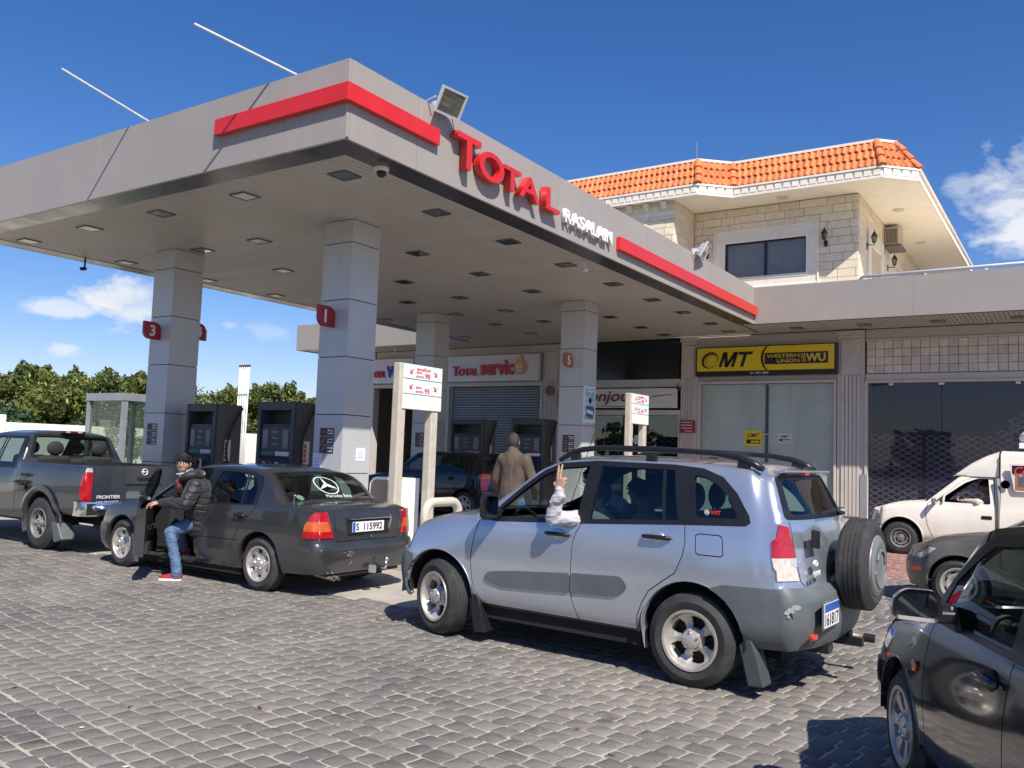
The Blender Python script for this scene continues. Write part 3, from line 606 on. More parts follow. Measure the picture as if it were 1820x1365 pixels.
# signs
def sign_board(lab,x0,x1,z0,z1,m=white,d=.09,y=FYB-.05):
    t=thing('shop_sign',lab,'sign',((x0+x1)/2,y,z0)); q=MB(); q.box(x0,x1,y-d,y+.049,z0,z1); part('board',q,m,t,bevel=.006); return t
def tx(s,m,par,x,z,w_,h_,y,depth=.012,bold=0,shear=0,nm='lettering',**k): return letters(nm,s,m,par,(x,y,z),(1,0,0),(0,0,1),w=w_,h=h_,depth=depth,bold=bold,shear=shear,**k)
sv_white=mat('sign face white',(.62,.61,.60),.4,var=.06)
sred=mat('letter red',(.55,.02,.03),.4); sblue=mat('letter blue',(.03,.06,.35),.4); sorg=mat('letter orange',(.75,.3,.05),.4)
t=sign_board('long white service station sign with red raised letters above the roller shutter',-18.25,-14.5,4.02,4.9,sv_white); y=FYB-.14
tx('T',sred,t,-17.98,4.22,.27,.33,y,.05,.03); tx('OTAL',sred,t,-17.72,4.22,.82,.25,y,.05,.03); tx('servic',sred,t,-16.8,4.22,1.35,.50,y,.05,.03)
q=MB(); q.lathe([(0,0),(.24,0),(.24,-.03),(0,-.03)],(-15.2,y-.01,4.46),(0,1,0),24); q.prism([(-.1,.2),(.02,.42),(.16,.16)],(-15.2,y-.041,4.46),(1,0,0),(0,0,1),(0,.03,0)); part('orange_drop',q,sorg,t); tx('e',sv_white,t,-15.34,4.3,.27,.28,y-.045,.02,.02)
t=sign_board('white wash bay sign partly behind pillar 1, red and blue raised letters',-21.7,-19.8,4.02,4.9,sv_white)
tx('T',sred,t,-22.0+.1,4.22,.2,.33,y,.05,.03); tx('OTAL',sred,t,-21.72+.1,4.22,.55,.25,y,.05,.03); tx('Wash',sblue,t,-21.02,4.22,1.1,.42,y,.05,.03)
t=sign_board('white shop sign with dark red lettering and a long curved underline, behind pillar 5',-13.7,-9.76,3.14,3.72,sv_white,.05)
dr2=mat('letter maroon',(.20,.012,.025),.4); tx('bonjour',dr2,t,-12.95,3.2+.03,1.95,.43,FYB-.10,.02,.012,.25)
q=MB()
def swoosh(P,w_):
    n=len(P)
    for i in range(n-1):
        (x0,z0,a),(x1,z1,b)=P[i],P[i+1]; q.add([(x0,FYB-.104,z0-a*w_),(x1,FYB-.104,z1-b*w_),(x1,FYB-.104,z1+b*w_),(x0,FYB-.104,z0+a*w_)],[(0,1,2,3)])
swoosh([(-12.6,3.24,.2),(-12.2,3.2,.6),(-11.7,3.175,1),(-11.3,3.19,.9),(-10.95,3.26,.6),(-10.9,3.30,.3)],.012); swoosh([(-10.95,3.36,.3),(-10.7,3.43,.8),(-10.4,3.49,1),(-10.1,3.52,.9),(-9.85,3.53,.3)],.014); part('underline',q,dr2,t,recalc=False)
# OMT sign
omt=thing('shop_sign','big yellow and black money transfer sign with OMT and WESTERN UNION lettering','sign',(-7.3,FYB,4.0))
yel=mat('sign yellow',(.72,.52,.015),.35,var=.04); sbk=mat('sign black',(.014,.014,.015),.3)
q=MB(); q.box(-9.14,-5.27,FYB-.22,FYB-.001,4.03,4.86); part('box',q,sbk,omt,bevel=.008)
q=MB(); q.box(-9.10,-5.33,FYB-.226,FYB-.2205,4.17,4.83); part('yellow_face',q,yel,omt)
yy=FYB-.228
q=MB()
def ell(cx,cz,a,b,t0,n=40,sh=.18):
    vs=[]
    for k in range(n):
        an=2*PI*k/n; c,s_=math.cos(an),math.sin(an); vs.append((cx+a*c+sh*b*s_,yy,cz+b*s_)); th=t0*(1+.8*math.cos(an-2.6)); vs.append((cx+(a-th)*c+sh*(b-th)*s_,yy,cz+(b-th)*s_))
    q.add(vs,[(2*k,2*k+1,(2*k+3)%(2*n),(2*k+2)%(2*n)) for k in range(n)])
ell(-8.72,4.485,.245,.235,.048); ell(-8.69,4.48,.155,.165,.012); part('logo_ring',q,sbk,omt,recalc=False)
q=MB(); sh_=.30; H_=.42; X_=-8.46; Z_=4.28
def slp(P): q.prism([(a+b*sh_,b) for a,b in P],(X_,yy-.004,Z_),(1,0,0),(0,0,1),(0,.004,0))
w_=.44; b_=.085
slp([(0,0),(b_,0),(b_,H_),(0,H_)]); slp([(w_-b_,0),(w_,0),(w_,H_),(w_-b_,H_)]); slp([(.02,H_),(b_+.045,H_),(w_/2+.045,0),(w_/2-.045,0)]); slp([(w_-.02,H_),(w_-b_-.045,H_),(w_/2-.045,0),(w_/2+.045,0)])
part('letter_m',q,sbk,omt); q=MB(); slp([(w_+.02,H_-.085),(w_+.42,H_-.085),(w_+.42,H_),(w_+.02,H_)]); slp([(w_+.175,0),(w_+.265,0),(w_+.265,H_-.084),(w_+.175,H_-.084)]); part('letter_t',q,sbk,omt)
q=MB(); P=[]
for k in range(15):
    a=R(-62+124*k/14); P.append((-6.85-.62*math.cos(a)*.62,4.5+.375*math.sin(a)/math.sin(R(62))))
for i in range(14):
    (x0,z0),(x1,z1)=P[i],P[i+1]; w0=.012+.022*math.cos(R(-62+124*i/14)); w1=.012+.022*math.cos(R(-62+124*(i+1)/14)); q.add([(x0-w0,yy,z0),(x0+w0,yy,z0),(x1+w1,yy,z1),(x1-w1,yy,z1)],[(0,1,2,3)])
part('divider_arc',q,sbk,omt,recalc=False)
q=MB(); q.box(-7.16,-5.48,yy-.003,yy+.0005,4.33,4.64); part('black_panel',q,sbk,omt)
gold=mat('sign gold',(.62,.45,.05),.4); tx('WESTERN',gold,omt,-7.10,4.50,.88,.10,yy-.007,.002,.02); tx('UNION',gold,omt,-6.82,4.365,.60,.10,yy-.007,.002,.02)
q=MB(); 
for k in range(3): q.obox((-6.17+.045*k,yy-.005,4.485),(.006+.003*k,0,0),(0,.001,0),(-.02,0,.115))
part('slashes',q,gold,omt); tx('WU',gold,omt,-6.06,4.375,.52,.22,yy-.007,.002,.045)
tx('01 391 000',white,omt,-7.55,4.07,.5,.06,yy-.0005,.003,.005)
# OMT glass front
shopin=mat('shop interior wall',(.42,.44,.42),.8,var=.05)
def shopglass(nm,lab,x0,x1,z0,z1,splits,tint,base,y=FYB+.09):
    t=thing(nm,lab,'shop window',((x0+x1)/2,y,z0)); xs=[x0]+splits+[x1]
    for a,b in zip(xs,xs[1:]):
        q=MB(); q.box(a+.006,b-.006,y,y+.01,z0,z1-.005); part('glass_pane',q,tint,t)
    for xx in splits:
        for zz in (z1-.06,):
            q=MB(); q.box(xx-.07,xx+.07,y-.012,y+.02,zz,zz+.05); part('patch_fitting',q,alu,t)
    return t
gl_shop=glass('shop glass',(.70,.78,.76),base=.0,ior=1.4,dirt_or_light=.50,film=(.66,.71,.68)); gl_dark=glass('tinted shop glass',(.66,.66,.72),base=.0,ior=1.38,dirt_or_light=.07,film=(.24,.24,.30))  # pale film lightens the panes in place of light from the shop interior
t=shopglass('shop_window','two pale grey glass doors under the yellow sign',-9.06,-5.39,.1,3.82,[-7.17],gl_shop,.1)
q=MB(); q.box(-7.20,-7.13,FYB+.05,FYB+.088,.1,3.8); part('door_stile',q,mat('dark green stile',(.05,.07,.075),.35),t)
q=MB(); q.tube([(-7.28,FYB+.03,2.43),(-7.06,FYB+.03,2.43)],.015,8); q.tube([(-7.26,FYB+.03,2.43),(-7.26,FYB+.03,2.37)],.01,6); q.tube([(-7.08,FYB+.03,2.43),(-7.08,FYB+.03,2.37)],.01,6); part('door_lock',q,alu,t)
q=MB(); q.box(-9.3,-5.05,25.2,25.25,0,5.2); q.box(-9.3,-5.05,23.7,25.2,4.4,4.45); part('inner_wall',q,shopin,bld)
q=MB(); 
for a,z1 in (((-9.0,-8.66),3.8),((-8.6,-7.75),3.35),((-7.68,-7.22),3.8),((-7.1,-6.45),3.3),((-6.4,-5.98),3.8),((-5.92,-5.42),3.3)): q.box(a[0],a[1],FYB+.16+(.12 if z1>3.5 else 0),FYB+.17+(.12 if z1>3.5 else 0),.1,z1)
part('reflection_blind',q,mat('pale reflection blind',(.80,.84,.82),.8,var=.04),bld)  # pale blinds placed to paint in the lighter panel reflections of the glass
def win_sticker(lab,x,z,w_,h_,m,yellow):
    t=thing('window_sticker',lab,'sticker',(x,FYB+.08,z)); q=MB(); q.box(x,x+w_,FYB+.082,FYB+.088,z,z+h_); part('backing',q,m,t)
    tx('OMT',sbk,t,x+w_*.14,z+h_*.55,w_*.72,h_*.28,FYB+.079,.002,.02,.3); q=MB(); q.box(x+w_*.1,x+w_*.9,FYB+.078,FYB+.0815,z+h_*.15,z+h_*.42); part('black_strip',q,sbk,t); q=MB(); q.box(x+w_*.35,x+w_*.85,FYB+.076,FYB+.0775,z+h_*.22,z+h_*.34); part('strip_text',q,m,t)
win_sticker('yellow square sticker low on the left glass door under the yellow sign',-7.78,2.1,.48,.42,yel,1); win_sticker('small white sticker low on the right glass door under the yellow sign',-6.86,2.2,.36,.26,sv_white,0)
t=thing('window_posters','column of four pale sheets stuck inside the right glass door','poster',(-6.2,FYB+.1,1.9))
for k in range(4): q=MB(); q.box(-6.32,-6.12,FYB+.103,FYB+.108,2.72-.2*k-.19,2.72-.2*k); part('sheet',q,sv_white,t)
# big right shop window and its security lattice
t=shopglass('shop_window','wide dark tinted shop window with diamond lattice behind it',-4.54,3.3,.1,3.8,[-2.84,-.9,1.1],gl_dark,.1)
for xx in (-4.0,-2.84,-1.2):
    q=MB(); q.box(xx-.05,xx+.05,FYB+.07,FYB+.089,3.74,3.79); part('patch_fitting',q,white,t)
q=MB(); q.box(-3.28,-3.22,FYB+.12,FYB+.16,.1,3.8); part('dark_mullion',q,sbk,t)
def lattice(lab,x0,x1,z0,z1,y,a=.095,h=.06,th=.0065,mask=None):
    t=thing('security_lattice',lab,'lattice',((x0+x1)/2,y,z0)); q=MB(); i=0; x=x0
    while x<x1:
        z=z0; j=0
        while z<z1:
            for s in (1,-1):
                p=Vector((x,y,z+h/2)); e=Vector((x+a,y,z+h/2+s*h/2*1.0)); 
                c=(x+a/2,z+h/2)
                if mask and not mask(*c): continue
                # zig-zag links
                if s==1: p0=Vector((x,y,z)); p1=Vector((x+a/2,y,z+h/2)); p2=Vector((x+a,y,z))
                else: p0=Vector((x,y,z)); p1=Vector((x+a/2,y,z-h/2)); p2=Vector((x+a,y,z))
                for u_,w_ in ((p0,p1),(p1,p2)):
                    d=(w_-u_); n=Vector((-d.z,0,d.x)).normalized()*th; q.add([u_-n,w_-n,w_+n,u_+n],[(0,1,2,3)])
            z+=h; j+=1
        x+=a; i+=1
    part('links',q,steel,t,stuff=True,recalc=False); return t
lattice('diamond security lattice behind the wide dark shop window',-4.53,3.3,.15,3.75,FYB+.2,a=.26,h=.15,th=.013,mask=lambda x,z:z<2.55 or (x>-1.7 and z<2.55+(x+1.7)*.9))  # links drawn only where sun would catch the lattice, shaded ones left out
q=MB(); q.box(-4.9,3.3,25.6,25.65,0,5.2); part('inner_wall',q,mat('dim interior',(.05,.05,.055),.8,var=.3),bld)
# bonjour shop front
gg=mat('green frosted panel',(.16,.27,.24),.3,var=.05)
t=shopglass('shop_window','dark shop front with green frosted band and lattice below the maroon lettering',-13.7,-9.73,.1,2.92,[-11.7],glass('clear shop glass',(.5,.55,.55),base=.04),.1)
q=MB(); q.box(-13.7,-9.73,FYB+.11,FYB+.12,2.52,2.9); part('frosted_band',q,gg,t)
lattice('diamond security lattice behind the shop front beside pillar 5',-13.6,-9.75,.15,2.5,FYB+.2,a=.26,h=.15,th=.011)
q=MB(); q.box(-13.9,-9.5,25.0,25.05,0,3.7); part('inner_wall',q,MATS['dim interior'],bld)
t=thing('window_notice','white arrow shaped notice on the dark shop glass beside pillar 5','notice',(-11.2,FYB+.08,2.1)); q=MB(); q.box(-11.35,-10.95,FYB+.07,FYB+.085,2.12,2.23); q.box(-11.15,-10.88,FYB+.06,FYB+.069,2.06,2.32); part('paper',q,sv_white,t)
# red arabic wall plate
t=thing('wall_plate','small dark red plate with white handwriting on the fluted pier left of the glass doors','plate',(-9.42,FYB-.05,2.6)); q=MB(); q.box(-9.66,-9.2,FYB-.06,FYB-.037,2.42,2.78); part('plate',q,mat('plate red',(.30,.012,.03),.5),t)
q=MB(); rg=random.Random(2)
for r in range(4):
    x=-9.62+(.12 if r==3 else 0); z=2.71-.082*r; q.box(x+.02,-9.26,FYB-.0635,FYB-.0605,z,z+.008)
    while x<-9.28:
        w_=rg.uniform(.012,.03); q.obox((x,FYB-.063,z+.01+rg.random()*.015),(w_/2,0,rg.uniform(-.01,.01)),(0,.001,0),(0,0,.006)); x+=w_+.014
part('script',q,white,t)
t=thing('wall_clock','round brown ventilator on the pier right of the roller shutter','fan',(-14.12,FYB-.05,3.68)); q=MB(); q.lathe([(.16,0),(.16,-.06),(.12,-.08),(.1,-.05),(.04,-.05),(.035,-.08),(0,-.08)],(-14.1,FYB-.035,3.68),(0,1,0),20); part('body',q,mat('brown plastic',(.2,.14,.09),.5),t,smooth=.6)
t=thing('pier_guard','grey metal corner guard at the foot of the pier by the wide shop window','guard',(-4.6,FYB,0)); q=MB(); q.box(-4.72,-4.55,FYB-.05,FYB-.0405,0,1.45); part('plate',q,alu,t)
bullet(-9.75,FYB-.05,3.86,'small dark camera beside the maroon lettered sign',black)
# ------------------------------------------------------------ upper house
HW=24.5; HZ=9.24; HX=-5.03; BX=-9.83; BYB=22.91
house=thing('house','cream stone upper house with orange tiled mansard roof above the shops','house',(-9,28,6))
q=MB(); q.box(-22,HX+.0,HW+.06,40,5.3,HZ+.3); q.box(-22,BX,BYB+.06,HW+.05,5.3,HZ+.3); part('wall_core',q,mat('mortar cream',(.60,.50,.37),.9,var=.08),house)
# stone courses on the visible faces; window holes are skipped
def courses(fn,u0,u1,z0,z1,holes,nm='stone_block',seed=1,ch=.232):
    rg=random.Random(seed); z=z0; r=0
    while z<z1-.03:
        zt=min(z+ch,z1); u=u0-(rg.random()*.5)
        while u<u1:
            w_=rg.uniform(.38,.95); a=max(u,u0); b=min(u+w_,u1); u+=w_
            segs=[(a,b)]
            for (h0,h1,k0,k1) in holes:
                if zt<=k0+.01 or z>=k1-.01: continue
                ns=[]
                for (s,e) in segs:
                    if e<=h0 or s>=h1: ns.append((s,e))
                    else:
                        if s<h0: ns.append((s,h0))
                        if e>h1: ns.append((h1,e))
                segs=ns
            for s,e in segs:
                if e-s<.05: continue
                q=MB(); g=.006; pr=rg.uniform(.0,.01); fn(q,s+g,e-g,z+g,zt-g,pr); part(nm,q,lstone,house)
        z=zt; r+=1
courses(lambda q,a,b,c,d,p:q.box(a,b,HW-p,HW+.07,c,d),BX+.01,HX,6.2,HZ-.01,[(-9.17,-6.1,6.8,8.53)],seed=1)
courses(lambda q,a,b,c,d,p:q.box(HX-.07,HX+p,a,b,c,d),HW+.075,35.5,6.2,HZ-.01,[(25.6,28.0,5,8.5),(27.9,29.4,8.62,9.18)],seed=2)
courses(lambda q,a,b,c,d,p:q.box(a,b,BYB-p,BYB+.07,c,d),-13.5,BX,6.6,HZ-.01,[],seed=3)
courses(lambda q,a,b,c,d,p:q.box(BX-.07,BX+p,a,b,c,d),BYB+.075,HW-.01,6.2,HZ-.01,[],seed=4)
# big window
def frame_rect(par,nm,m,x0,x1,z0,z1,w_,y0,y1,ax='y',bev=.006):
    for a in ((x0,x1,z1-w_,z1),(x0,x1,z0,z0+w_),(x0,x0+w_,z0+w_+.001,z1-w_-.001),(x1-w_,x1,z0+w_+.001,z1-w_-.001)):
        q=MB()
        if ax=='y': q.box(a[0],a[1],y0,y1,a[2],a[3])
        else: q.box(y0,y1,a[0],a[1],a[2],a[3])
        part(nm,q,m,par,bevel=bev)
wn=part('window',MB().box(-8.83,-6.43,HW+.1,HW+.12,7.05,8.17),mat('curtain blue',(.045,.06,.09),.8,var=.2),house)
frame_rect(house,'window_surround',lwhite,-9.17,-6.1,6.78,8.53,.33,HW-.045,HW+.1); frame_rect(house,'window_surround',lwhite,-9.19,-6.08,6.76,8.55,.05,HW-.075,HW-.046)
frame_rect(house,'window_surround',lwhite,-8.88,-6.39,7.01,8.21,.05,HW-.06,HW-.02)
q=MB(); 
for k in range(46):
    x=-8.8+k*.052; q.add([(x,HW+.095,7.06),(x+.026,HW+.07,7.06),(x+.026,HW+.07,8.16),(x,HW+.095,8.16)],[(0,1,2,3)]); q.add([(x+.026,HW+.07,7.06),(x+.052,HW+.095,7.06),(x+.052,HW+.095,8.16),(x+.026,HW+.07,8.16)],[(0,1,2,3)])
part('curtain',q,MATS['curtain blue'],wn,recalc=False)
for a,b in ((-8.8,-7.63),(-7.61,-6.46)):
    q=MB(); q.box(a,b,HW+.045,HW+.05,7.1,8.13); part('glass_pane',q,glass('window glass blue',(.75,.80,.88),base=-.02,ior=1.35),wn)
q=MB(); 
for a in ((-8.84,-6.42,7.04,7.1),(-8.84,-6.42,8.12,8.18),(-8.84,-8.78,7.1,8.12),(-6.48,-6.42,7.1,8.12),(-7.66,-7.58,7.1,8.12)): q.box(a[0],a[1],HW+.03,HW+.07,a[2],a[3])
part('sash',q,sbk,wn)
# side door
q=MB(); q.box(HX-.12,HX-.1,26.0,27.0,5.9,8.0); dw=part('window',q,mat('dim glass',(.03,.04,.05),.15),house)
frame_rect(house,'window_surround',lwhite,25.6,27.9,5.4,8.5,.4,HX-.1,HX+.06,'x')
q=MB(); q.box(HX-.05,HX-.02,26.42,26.48,6,8); part('sash',q,sbk,dw)
# soffit, cornice with dentils and tiled mansard
sof=[(-22,22.6),(-9.0,22.62),(-8.22,23.36),(-4.22,23.38),(-3.45,24.12),(-3.40,37),(-22,37)]
q=MB(); q.prism(sof,(0,0,HZ),(1,0,0),(0,1,0),(0,0,.28)); part('soffit',q,mat('warm white soffit',(.90,.86,.76),.7,var=.04),house)
edge=[Vector((x,y,0)) for x,y in sof[:6]]
def edge_run(a,b):
    d=(b-a); L_=d.length; d=d/L_; n=Vector((d.y,-d.x,0)); return d,L_,n
ridge_pts=[]
for i in range(5):
    a,b=edge[i],edge[i+1]; d,L_,n=edge_run(a,b)
    q=MB()
    for (z0,z1,o) in ((HZ-.03,HZ+.05,.03),(HZ+.235,HZ+.29,.06)): c=(a+b)/2+n*(o/2); q.obox((c.x,c.y,(z0+z1)/2),d*(L_/2+.02),n*(o/2),(0,0,(z1-z0)/2))
    part('cornice_moulding',q,lwhite,house)
    if i<4:
        k=int(L_/.225)
        i0=0 if i else int((9.2)/.225)*0
        for j in range(k):
            s=(j+.5)*L_/k; c=a+d*s+n*.012
            if c.x<-14: continue
            q=MB(); q.obox((c.x,c.y,HZ+.14),d*(L_/k*.38),n*.028,(0,0,.085)); part('dentil_block',q,lwhite,house)
# brackets on the projecting block
for k in range(8):
    x=-10.2-k*.55; q=MB(); q.box(x,x+.14,BYB-.18,BYB-.005,HZ-.14,HZ-.032); q.box(x+.01,x+.13,BYB-.13,BYB-.006,HZ-.24,HZ-.141); part('bracket',q,lwhite,house)
q=MB(); q.box(-13.5,-9.84,BYB-.02,BYB-.0101,HZ-.42,HZ-.3); q.box(-11.42,-10.75,BYB-.03,BYB-.0101,6.6,8.7); part('window_surround',q,lwhite,house)
q=MB(); q.box(-10.72,-10.68,BYB-.08,BYB-.03,6.6,8.6); q.box(-11.4,-10.7,BYB-.08,BYB-.0301,8.3,8.36); part('pipe',q,lwhite,house)
# mansard slope: from eave (outer) up and inwards
Z0=HZ+.30; Z1=HZ+1.19; SB=.62; NR=3
def inner(i):
    """eave corner i moved inwards by SB along mitre"""
    if i==0: return edge[0]+Vector((0,SB,0))
    if i==5: return edge[5]+Vector((-SB,0,0))
    d0,_,n0=edge_run(edge[i-1],edge[i]); d1,_,n1=edge_run(edge[i],edge[i+1]); m_=(n0+n1); m_=m_/m_.dot(n0); return edge[i]-m_*SB
INN=[inner(i) for i in range(6)]
q=MB()
for i in range(5):
    a,b=edge[i],edge[i+1]; A,B=INN[i],INN[i+1]; o0=edge_run(a,b)[2]*.0
    q.add([(a.x,a.y,Z0-.04),(b.x,b.y,Z0-.04),(B.x,B.y,Z1-.04),(A.x,A.y,Z1-.04)],[(0,1,2,3)])
part('roof_deck',q,mat('tile underside',(.30,.10,.05),.8),house,recalc=False)
q=MB()
for i in range(5):
    A,B=INN[i],INN[i+1]; d,L_,n=edge_run(A,B); c=(A+B)/2; q.obox((c.x,c.y,Z1+.03),d*(L_/2+.03),n*.05,(0,0,.035))
part('roof_gutter',q,lwhite,house)
q=MB(); q.prism([(p.x,p.y) for p in INN]+[(-22,36)],(0,0,Z1-.1),(1,0,0),(0,1,0),(0,0,.1)); part('flat_roof',q,MATS['roof felt'],house)
def tile_mesh(w_,ln):
    """S-profile pan tile: local x across, y up-slope, z out"""
    q=MB(); n=8; vs=[]
    for j,(yy_,zo) in enumerate(((0,.032),(ln*.98,.0))):
        for i in range(n+1):
            u=i/n; z=.026*math.cos(2*PI*u)+.012+zo; vs.append((u*w_-w_/2,yy_,z))
    for i in range(n+1):
        u=i/n; vs.append((u*w_-w_/2,0.001,.026*math.cos(2*PI*u)+.012-.012))
    fs=[(i,i+1,i+n+2,i+n+1) for i in range(n)]+[(i+2*n+2,i+1+2*n+2,i+1,i) for i in range(n)]
    q.add(vs,fs); return q.mesh('roof_tile',tile_m,smooth=R(50),recalc=False)
SL=math.hypot(SB,Z1-Z0)/NR; TW=.176
tm=tile_mesh(TW+.012,SL+.05)
cnt=0
for i in range(5):
    a,b=edge[i],edge[i+1]; A,B=INN[i],INN[i+1]; d,L_,n=edge_run(a,b); s_up=(-n*SB+Vector((0,0,Z1-Z0))).normalized(); out=d.cross(s_up)*-1
    if out.z<0: out=-out
    xa=d; 
    for r in range(NR):
        f0=r/NR; f1=(r+.5)/NR; pa=(a+(A-a)*f1); pb=(b+(B-b)*f1); s0=(pa-a).dot(d); s1=(pb-a).dot(d); k=max(1,round((s1-s0)/TW)); 
        if i==4: k=min(k,42)
        for j in range(k):
            s=s0+(j+.5)*TW if i in (4,) else s0+(j+.5)*(s1-s0)/k
            c=a+d*s-n*(SB*f0); c.z=Z0+(Z1-Z0)*f0
            if c.x<-13.8: continue
            o=link(tm,'roof_tile',house); zax=d.cross(s_up); 
            Mx=Matrix(((d.x,s_up.x,zax.x),(d.y,s_up.y,zax.y),(d.z,s_up.z,zax.z))); o.rotation_euler=Mx.to_euler(); o.location=c-house.location+Vector((0,0,random.uniform(-.004,.004))); cnt+=1
# hip tiles at corners
for i in (1,2,3,4):
    a=edge[i]; A=INN[i]; p0=Vector((a.x,a.y,Z0)); p1=Vector((A.x,A.y,Z1)); dr=(p1-p0)
    for r in range(3):
        q=MB(); s=p0+dr*(r/3-.02); e=p0+dr*((r+1)/3+.03); nn=4; vs=[]; 
        side=dr.cross(Vector((0,0,1))).normalized(); upn=side.cross(dr).normalized()
        for pt,rad in ((s,.12),(e,.09)):
            for k in range(9):
                an=PI*k/8; vs.append(pt+side*math.cos(an)*rad+upn*(math.sin(an)*rad*.8+(.035 if rad>.1 else 0)))
        q.add(vs,[(k,k+1,k+10,k+9) for k in range(8)]+[tuple(range(9))]); part('hip_tile',q,tile_m,house,smooth=R(40),recalc=False)
# ac unit
t=thing('air_conditioner','beige box air conditioner through the side wall under the house eaves','air conditioner',(HX+.3,28.6,8.9))
q=MB(); q.box(HX+.01,HX+.42,28.2,29.05,8.58,9.14); part('case',q,mat('aged beige plastic',(.55,.48,.37),.5,var=.1),t,bevel=.02)
q=MB(); 
for k in range(9): q.box(HX+.06+k*.038,HX+.08+k*.038,28.185,28.199,8.63,9.08)
part('louvre',q,mat('grille dark',(.12,.11,.1),.5),t); q=MB(); q.box(HX,HX+.5,28.15,29.1,8.5,8.56); q.box(HX+.0,HX+.03,28.15,28.2,8.3,8.5); part('shelf',q,MATS['grille dark'],t)
# lanterns
lan=mat('black iron',(.015,.017,.016),.45); lgl=glass('lantern glass',(.55,.6,.6),base=.03)
def lantern(lab,x,y,z,nx,ny):
    t=thing('wall_lantern',lab,'lantern',(x,y,z)); n=Vector((nx,ny,0)); c=Vector((x,y,z))+n*.2
    q=MB(); q.tube([Vector((x,y,z-.12)),Vector((x,y,z-.12))+n*.1,c+Vector((0,0,-.14)),c+Vector((0,0,-.08))],.014,8); q.lathe([(0,-.02),(.05,-.02),(.06,.0),(0,.0)],Vector((x,y,z-.12))+n*.01,n,12); q.obox(Vector((x,y,z-.14)),Vector((-ny,nx,0))*.04,n*.015,(0,0,.09)); part('arm',q,lan,t)
    q=MB(); q.lathe([(0,-.08),(.03,-.08),(.055,-.05),(.06,-.045),(.05,-.04)],c,n=6); q.lathe([(.085,.13),(.1,.125),(.06,.18),(.045,.2),(.05,.215),(.02,.24),(.008,.3),(0,.32)],c,n=6); part('cap',q,lan,t)
    q=MB()
    for k in range(6):
        a=2*PI*k/6; q.tube([c+Vector((math.cos(a)*.05,math.sin(a)*.05,-.045)),c+Vector((math.cos(a)*.085,math.sin(a)*.085,.13))],.006,4)
    part('cage',q,lan,t); q=MB(); q.lathe([(.046,-.04),(.08,.125)],c,n=6); part('lantern_glass',q,lgl,t)
lantern('black wall lantern right of the house window',-5.9,HW-.01,8.02,0,-1); lantern('black wall lantern left of the house window, half behind the floodlight',-9.4,HW-.01,8.02,0,-1)
lantern('black wall lantern between the side door and the wall corner',HX+.01,25.55,8.1,1,0); lantern('black wall lantern beyond the side door',HX+.01,28.75,8.1,1,0)
sl_m=mat('round soffit lamp',(.6,.55,.45),.4)
for x,y,lab in ((-7.0,24.0,'round ceiling lamp in the eaves above the house window'),(-4.37,26.7,'first round ceiling lamp in the side eaves of the house'),(-4.39,31.0,'second round ceiling lamp in the side eaves of the house')):
    q=MB(); q.lathe([(0,-.05),(.12,-.045),(.16,-.02),(.17,.0)],(x,y,HZ),n=20); single('soffit_lamp',q,sl_m,lab,'lamp',(x,y,HZ),smooth=.6)
# terrace rail
t=thing('terrace_rail','white pipe rail along the terrace edge above the shops','rail',(-2,21.9,6.2)); q=MB(); q.tube([(-4.35,21.62,6.235),(3.4,21.62,6.30)],.04,10); part('top_rail',q,white,t,smooth=True)
q=MB(); q.tube([(-4.35,21.62,6.235),(-4.9,23.6,6.45)],.04,10); part('side_rail',q,white,t,smooth=True)
for k in range(7): q=MB(); x=-4.2+k*1.25; q.box(x-.03,x+.03,21.6,21.65,6.1,6.22); part('post',q,white,t)
# lightning rod and aerials
q=MB(); q.tube([(-9.6,24.0,HZ+1.1),(-9.6,24.0,HZ+2.1)],.014,6); single('lightning_rod',q,alu,'thin upright rod on the roof above the house corner','rod',(-9.6,24,HZ+1.1))
q=MB(); q.tube([(-8.9,25,HZ+1.1),(-8.9,25,HZ+1.5)],.03,6); single('vent_pipe',q,lwhite,'short white pipe on the house roof','pipe',(-8.9,25,HZ+1.1))
